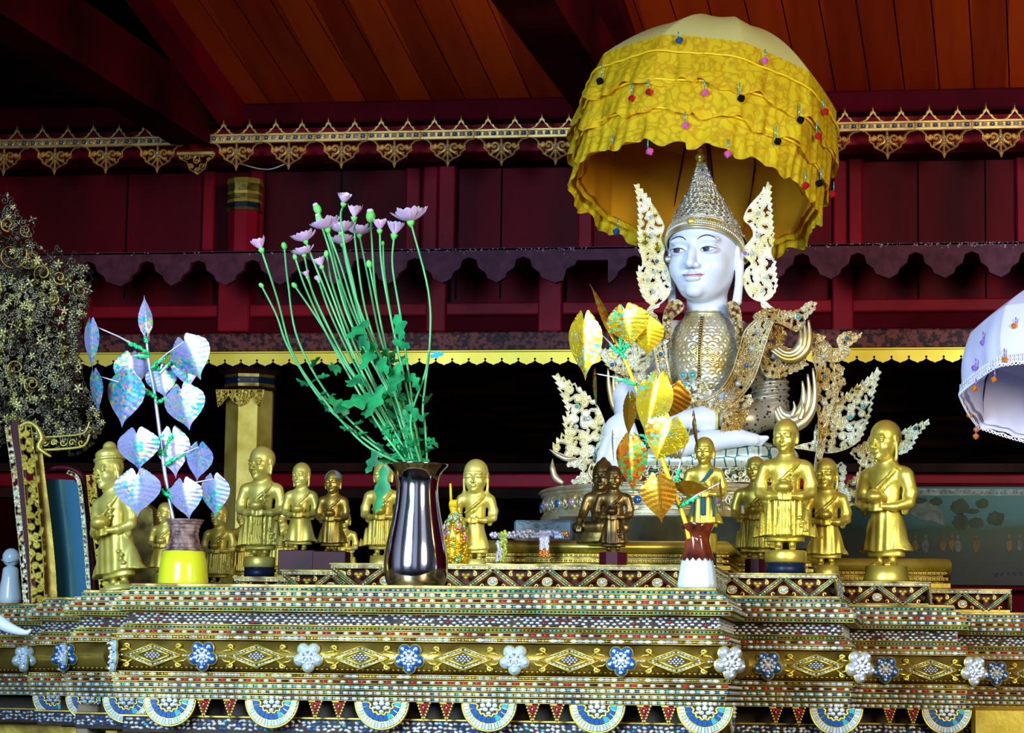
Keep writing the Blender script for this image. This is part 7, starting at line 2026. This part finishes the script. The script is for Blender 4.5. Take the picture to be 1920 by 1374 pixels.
# ------------------------------------------------------------------ offerings
Yo = 6.86
c = Vector((X(852, Yo, 1058), Yo, sG)); uo = U(Yo)
bc = thing('bead_cone', 'glittering cone of gold beads with coloured jewels beside the long-eared monk', 'ornament', c)
mb = MB(); rr = random.Random(3)
mb.lathe([(0, 0), (19*uo, 0), (23*uo, 22*uo), (25*uo, 55*uo), (20*uo, 80*uo), (9*uo, 98*uo), (0, 104*uo)], seg=24)
for i in range(520):
    t = rr.random(); a = rr.uniform(0, 2*pi); r_ = np.interp(t, [0, .2, .5, .75, .93, 1], [19, 23, 25, 20, 9, 2])*uo; h = t*104*uo
    m = 0
    if t > .72: m = rr.choice((5, 5, 0, 5, 3))
    elif .5 < t: m = rr.choice((0, 1, 2, 3, 4, 5, 0))
    elif t > .35: m = rr.choice((0, 3, 0, 6))
    mb.ball((r_*math.cos(a), r_*math.sin(a), h), rr.uniform(2, 4)*uo, m, 6, 4)
mb.build('beads', [MT_['holo_gold'], MT_['j_red'], MT_['j_pink'], MT_['j_green'], MT_['j_blue'], MT_['j_ice'], MT_['j_orange']], bc, False)
mb = MB()
mb.tube([(-3*uo, 0, 98*uo), (-4*uo, 0, 112*uo), (-6*uo, -2*uo, 118*uo)], [5*uo, 8*uo, 7*uo], 10)
for k in range(4): mb.tube([(-8*uo+k*3.6*uo, -6*uo, 112*uo), (-9*uo+k*3.6*uo, -9*uo, 119*uo), (-7*uo+k*3.4*uo, -7*uo, 125*uo)], [2.3*uo, 1.8*uo], 6)
mb.tube([(-8*uo, -2*uo, 120*uo), (-9*uo, -2*uo, 140*uo), (-10*uo, -2*uo, 156*uo)], [2.6*uo, 2.4*uo, 2.2*uo], 8)
mb.build('raised_hand', MT_['yellow_cord'], bc, False)
Yo = 7.17; uo = U(Yo)
zr_ = P(1100, 1013, 7.3).z
r = thing('beaded_ribbon', 'band of clear glass beads with a bow lying along the gold moulding', 'ribbon', (X(985, Yo, 1013), 7.22, zr_))
mb = MB()
path = curve([P(922, 1006, 7.25), P(945, 1008, 7.25), P(975, 1004, 7.25), P(1010, 1003, 7.25), P(1045, 1004, 7.25), P(1054, 1007, 7.25)], 60)
for q_ in path:
    for k in range(3): mb.ball((q_[0]+rr.uniform(-2, 2)*uo, 7.255+rr.uniform(-.012, .012), max(zr_+.006, q_[2]+rr.uniform(-9, 8)*uo)), rr.uniform(2.8, 4.2)*uo, 0, 6, 4)
mb.build('band', MT_['crystal'], r)
mb = MB()
for (x0_, w_) in ((943, 12),):
    for k in range(60): mb.ball(P(x0_+rr.uniform(-w_/2, w_/2)+k*.02, 996+k*.95, 7.245-.035*min(1, max(0, (k-6)/8))), 3.4*uo, 0, 6, 4)
mb.build('tassel', MT_['lime'], r)
for (x0_, w_) in ((1016, 8), (1025, 8)):
    mb = MB()
    for k in range(60): mb.ball(P(x0_+rr.uniform(-w_/2, w_/2), 996+k*.8, 7.245-.035*min(1, max(0, (k-6)/8))), 3.2*uo, 0 if k < 44 else 1, 6, 4)
    mb.build('tassel', [MT_['crystal'], MT_['j_orange']], r)
mb = MB()
for k in range(40): mb.ball((X(935+rr.uniform(-5, 5), 7.2, 1020), 7.21, P(935, 1014+k*.95, 7.2).z), 3.2*uo, 0, 6, 4)
mb.build('tassel', MT_['crystal'], r)
mb = MB(); p_ = P(1057, 1004, 7.26); 
for k in range(16): mb.ball((p_.x+rr.uniform(-8, 8)*uo, 7.26, zr_+.008+rr.uniform(0, 8)*uo), 4*uo, 0, 6, 4)
o = mb.build('amber_cluster', MT_['j_orange']); setp(o, 'small cluster of amber beads at the right end of the glass bead band', 'bead cluster'); recenter(o)
# grey carved stone block behind the ribbon
mb = MB()
a, b_ = P(965, 1012, 7.40), P(1075, 976, 7.40)
mb.bbox((a.x, 7.38, zr_), (b_.x, 7.52, b_.z), .006)
for k in range(26): mb.ball((rr.uniform(a.x+.01, b_.x-.03), 7.382, rr.uniform(zr_+.008, b_.z-.006)), (rr.uniform(.004, .014), .004, rr.uniform(.003, .008)), 0, 8, 5)
o = mb.build('stone_block', MT_['stone']); setp(o, 'flat blue-grey carved stone block behind the glass bead band', 'stone block'); recenter(o)
# ------------------------------------------------------------------ dark filigree shrine at the left
YSh = 7.05; uS = U(YSh)
sh = thing('filigree_shrine', 'dark pierced silver-gold side shrine with carved pillars, cut off by the left edge', 'shrine', (X(40, YSh, 1110), YSh+.1, zl(1100)))
def flor(cx_, cy_, r_, Y, mb, mi, rr):
    """small carved floret"""
    uu = U(Y); c_ = np.array(P(cx_, cy_, Y)); n = rr.choice((4, 5, 6)); a0 = rr.uniform(0, 6)
    for k in range(n):
        a = a0+2*pi*k/n; e = np.array([math.cos(a), -.25, math.sin(a)])
        mb.ball(c_+e*r_*.55*uu, (r_*.48*uu, r_*.2*uu, r_*.22*uu), mi, 6, 4, Matrix.Rotation(-a, 3, 'Y'))
    mb.ball(c_+np.array([0, -r_*.3*uu, 0]), r_*.26*uu, mi, 6, 4)
o1 = [(-40, 376), (6, 368), (14, 364), (22, 376), (30, 392), (40, 412), (52, 416), (62, 412), (60, 436), (58, 452), (72, 462), (90, 476), (98, 484), (104, 468), (110, 462), (116, 480), (124, 490), (128, 502), (134, 482), (142, 474), (150, 492), (166, 500), (170, 518), (166, 548), (162, 580), (150, 610), (142, 640), (150, 680), (160, 720), (172, 740), (190, 772), (196, 800), (176, 812), (150, 830), (100, 836), (60, 830), (40, 800), (-40, 792)]
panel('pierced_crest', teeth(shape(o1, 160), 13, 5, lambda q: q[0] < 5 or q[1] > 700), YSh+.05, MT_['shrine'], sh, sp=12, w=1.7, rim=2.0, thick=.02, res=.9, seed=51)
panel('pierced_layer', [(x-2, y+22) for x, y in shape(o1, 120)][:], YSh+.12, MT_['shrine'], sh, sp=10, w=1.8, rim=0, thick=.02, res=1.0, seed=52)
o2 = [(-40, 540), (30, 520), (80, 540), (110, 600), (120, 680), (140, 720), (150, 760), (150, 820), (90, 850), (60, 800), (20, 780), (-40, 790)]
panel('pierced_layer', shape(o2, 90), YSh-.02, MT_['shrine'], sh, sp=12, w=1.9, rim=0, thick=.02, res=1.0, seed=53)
mb = MB(); rr = random.Random(21)
poly2 = np.array(shape(o1, 120)); cnt = 0
while cnt < 520:
    x, y = rr.uniform(-20, 195), rr.uniform(380, 850)
    if not inpoly(np.array(x), np.array(y), poly2): continue
    if y < 500 and rr.random() < .6: continue
    flor(x, y, rr.uniform(5, 11.5), YSh-.03+rr.uniform(-.03, .03), mb, 0 if rr.random() < (.62 if y > 520 and x < 120 else .25) else 1, rr); cnt += 1
mb.build('carved_florets', [MT_['shrine_leaf'], MT_['shrine']], sh)['kind'] = 'stuff'
mb = MB()
for (x, y, r_) in ((22, 478, 30), (56, 486, 20), (80, 512, 18), (14, 420, 14), (48, 432, 12), (112, 520, 14), (150, 545, 14), (30, 690, 20), (60, 720, 16), (100, 560, 12)):
    s = scroll(x, y, r_, 1.5, rr.uniform(0, 6), rr.choice((-1, 1)), 30); mb = MB(); mb.tube([P(a, b_, YSh-.05) for a, b_ in s], [2.6*uS, 1.6*uS], 7, 0); mb.build('large_scroll', MT_['gold_dark'], sh)
# carved tray edge under the florets
mb = MB()
for (y, w_) in ((812, 1.8), (836, 2.6)):
    mb.tube([P(a, b_, YSh-.06) for a, b_ in curve([(68, y+8), (110, y+6), (150, y+2), (162, y-6), (168, y-22)], 24)], w_*uS, 7, 0)
for k in range(5):
    s = scroll(84+k*17, 830, 7, 1.2, 0, (-1)**k, 12); mb.tube([P(a, b_, YSh-.06) for a, b_ in s], 1.5*uS, 6, 0)
mb.build('scroll_rail', MT_['gold_pale'], sh)
def post(nm, pts, hw, Y, m, strokes=(), sp=11, w=2.2, seed=0, thick=.02, fill=True, rim=2.2):
    c_ = np.array(curve(pts, 30)); T = np.gradient(c_, axis=0); T /= np.linalg.norm(T, axis=1)[:, None]; Nn = np.stack([-T[:, 1], T[:, 0]], -1)
    return panel(nm, np.vstack([c_+Nn*hw, (c_-Nn*hw)[::-1]]), Y, MT_[m], sh, sp=sp, w=w, rim=rim, thick=thick, res=.8, seed=seed, fill=fill)
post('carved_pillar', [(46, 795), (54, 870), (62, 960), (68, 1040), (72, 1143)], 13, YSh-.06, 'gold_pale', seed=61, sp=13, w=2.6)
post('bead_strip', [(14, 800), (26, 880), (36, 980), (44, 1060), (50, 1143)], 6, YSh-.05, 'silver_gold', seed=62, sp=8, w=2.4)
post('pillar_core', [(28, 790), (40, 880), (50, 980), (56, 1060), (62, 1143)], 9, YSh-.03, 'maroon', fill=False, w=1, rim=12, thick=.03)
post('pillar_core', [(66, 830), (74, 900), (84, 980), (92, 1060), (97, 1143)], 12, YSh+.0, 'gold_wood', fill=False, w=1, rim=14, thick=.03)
mb = MB()
for (x0_, y0_, x1_, y1_) in ((10, 1010, 38, 1040),): pass
s = curve([(96, 856), (86, 850), (72, 838), (78, 820), (68, 800), (52, 792), (36, 800)], 40); mb.tube([P(a, b_, YSh-.08) for a, b_ in s], [2*uS, 5*uS, 4*uS, 3*uS], 8)
mb.build('pillar_scroll', MT_['gold_pale'], sh)
# mirror panel with arched maroon frame
pts = [P(84, 897, YSh+.05), P(140, 900, YSh+.05), P(158, 930, YSh+.05), P(166, 1000, YSh+.05), (P(174, 1142, YSh+.05)), P(110, 1142, YSh+.05)]
mb = MB(); mb.prism([(p_.x, p_.z) for p_ in pts], YSh+.05, YSh+.06); mb.build('blue_mirror', MT_['mirror_blue'], sh)
mb = MB(); s = curve([(84, 882), (112, 876), (140, 882), (156, 900), (164, 950), (170, 1020), (178, 1142)], 50); mb.tube([P(a, b_, YSh+.03) for a, b_ in s], [5*uS, 6*uS, 5*uS], 8); mb.build('arch_frame', MT_['maroon'], sh)
post('bead_strip', [(126, 884), (146, 898), (154, 950), (160, 1020), (169, 1142)], 4, YSh+.0, 'silver_gold', seed=63, sp=7, w=2.0)
post('carved_pillar', [(170, 890), (176, 950), (184, 1010), (190, 1060), (200, 1142)], 9, YSh+.02, 'gold_pale', seed=64, sp=11, w=2.2)
# gilt slab behind crowned statue
mb = MB(); pts = [P(206, 900, 7.6), P(286, 955, 7.6), P(298, 1154, 7.6), P(200, 1154, 7.6)]
mb.prism([(p_.x, p_.z) for p_ in pts], 7.6, 7.68); mb.build('side_slab', MT_['gold_dark'], sh)
# pale glass figure at far left, horn below it
Yh = 7.08; c = Vector((X(18, Yh, 1120), Yh, zl(1098)))
uh = U(Yh); r = thing('pale_glass_figure', 'small pale blue glazed figure standing at the far left ledge', 'figurine', c)
hz = lambda y: P(18, y, Yh).z-c.z
mb = MB(); mb.lathe([(0, 0.0), (22*uh, 0), (23*uh, hz(1120)), (17*uh, hz(1085)), (15*uh, hz(1066)), (10*uh, hz(1062)), (0, hz(1060))], seg=28); mb.ball((0, 0, hz(1045)), (17*uh, 16*uh, 18*uh), 0, 20, 12)
mb.tube([(-16*uh, -8*uh, hz(1050)), (0, -18*uh, hz(1054)), (16*uh, -8*uh, hz(1050))], 2*uh, 6)
mb.build('figure', MT_['white_glaze'], r, False)
mb = MB(); mb.tube([P(a, b_, 5.75) for a, b_ in curve([(-40, 1150), (-10, 1162), (20, 1178), (48, 1186), (58, 1180)], 24)], [.022, .018, .012, .006, .003], 12)
o = mb.build('pale_horn', MT_['white_glaze']); setp(o, 'pale curved horn tip pointing right at the lower left edge', 'horn'); recenter(o)
mb = MB(); a, b_ = P(141, 1400, 6.1), P(186, 1320, 6.1); mb.bbox((a.x, 6.1, 0), (b_.x, 6.16, b_.z), .004); 
o = mb.build('wooden_post', MT_['tan']); setp(o, 'short tan wooden post under the left end of the altar', 'post'); recenter(o)

mb = MB(); a, b_ = P(1822, 1400, 6.9), P(1960, 1326, 6.9); mb.bbox((a.x, 6.9, 0), (b_.x, 7.2, b_.z), .01)
mb.build('gilt_leg', MT_['gold'], altar)
# broad soft leaves filling the middle of the bunch
mb = None
# ------------------------------------------------------------------ light
w = bpy.data.worlds.new('world'); sc.world = w; w.use_nodes = True
bg = w.node_tree.nodes['Background']; nt = w.node_tree
tc = nt.nodes.new('ShaderNodeTexCoord'); sx = nt.nodes.new('ShaderNodeSeparateXYZ'); nt.links.new(tc.outputs['Generated'], sx.inputs[0])
def wm(op, a, b_=None, c=None):
    n = nt.nodes.new('ShaderNodeMath'); n.operation = op
    for i, v in enumerate((a, b_, c)):
        if v is None: continue
        if isinstance(v, (int, float)): n.inputs[i].default_value = v
        else: nt.links.new(v, n.inputs[i])
    return n.outputs[0]
# daylight from behind the camera, with made-up dark bars for livelier metal reflections
front = nt.nodes.new('ShaderNodeMapRange'); front.inputs[1].default_value = -.05; front.inputs[2].default_value = -.55; nt.links.new(sx.outputs['Y'], front.inputs[0])
stripe_ = nt.nodes.new('ShaderNodeMapRange'); stripe_.inputs[1].default_value = -.2; stripe_.inputs[2].default_value = .3
nt.links.new(wm('SINE', wm('MULTIPLY', sx.outputs['X'], 13.0)), stripe_.inputs[0])
low = nt.nodes.new('ShaderNodeMapRange'); low.inputs[1].default_value = -.18; low.inputs[2].default_value = .0; nt.links.new(sx.outputs['Z'], low.inputs[0])
hi = nt.nodes.new('ShaderNodeMapRange'); hi.inputs[1].default_value = .62; hi.inputs[2].default_value = .45; nt.links.new(sx.outputs['Z'], hi.inputs[0])
k = wm('MULTIPLY', wm('MULTIPLY', front.outputs[0], stripe_.outputs[0]), wm('MULTIPLY', low.outputs[0], hi.outputs[0]))
bg.inputs[0].default_value = (0.55, 0.68, 0.95, 1)
nt.links.new(wm('MULTIPLY_ADD', k, 0.5, 0.045), bg.inputs[1])
def area(name, loc, target, size, sy, power, col, spread=180):
    d = bpy.data.lights.new(name, 'AREA'); d.shape = 'RECTANGLE'; d.size = size; d.size_y = sy; d.energy = power; d.color = col
    d.spread = math.radians(spread)
    o = bpy.data.objects.new(name, d); COL.objects.link(o); o.location = loc
    o.rotation_euler = (Vector(target)-Vector(loc)).to_track_quat('-Z', 'Y').to_euler()
    return o
area('doorway_daylight', (-2.6, 1.2, 2.6), (0.7, 7.0, 1.4), 1.6, 2.2, 150, (0.56, 0.76, 1.0), 84)
area('right_warm_fill', (2.6, 1.5, 2.7), (0.3, 9.0, 1.9), 1.4, 1.6, 120, (1.0, 0.84, 0.62), 100)  # added warm light for the back wall; no window is known there
sc.view_settings.view_transform = 'Standard'; sc.view_settings.look = 'None'; sc.view_settings.gamma = 1; sc.view_settings.exposure = 0.0
sc.view_settings.use_curve_mapping = False
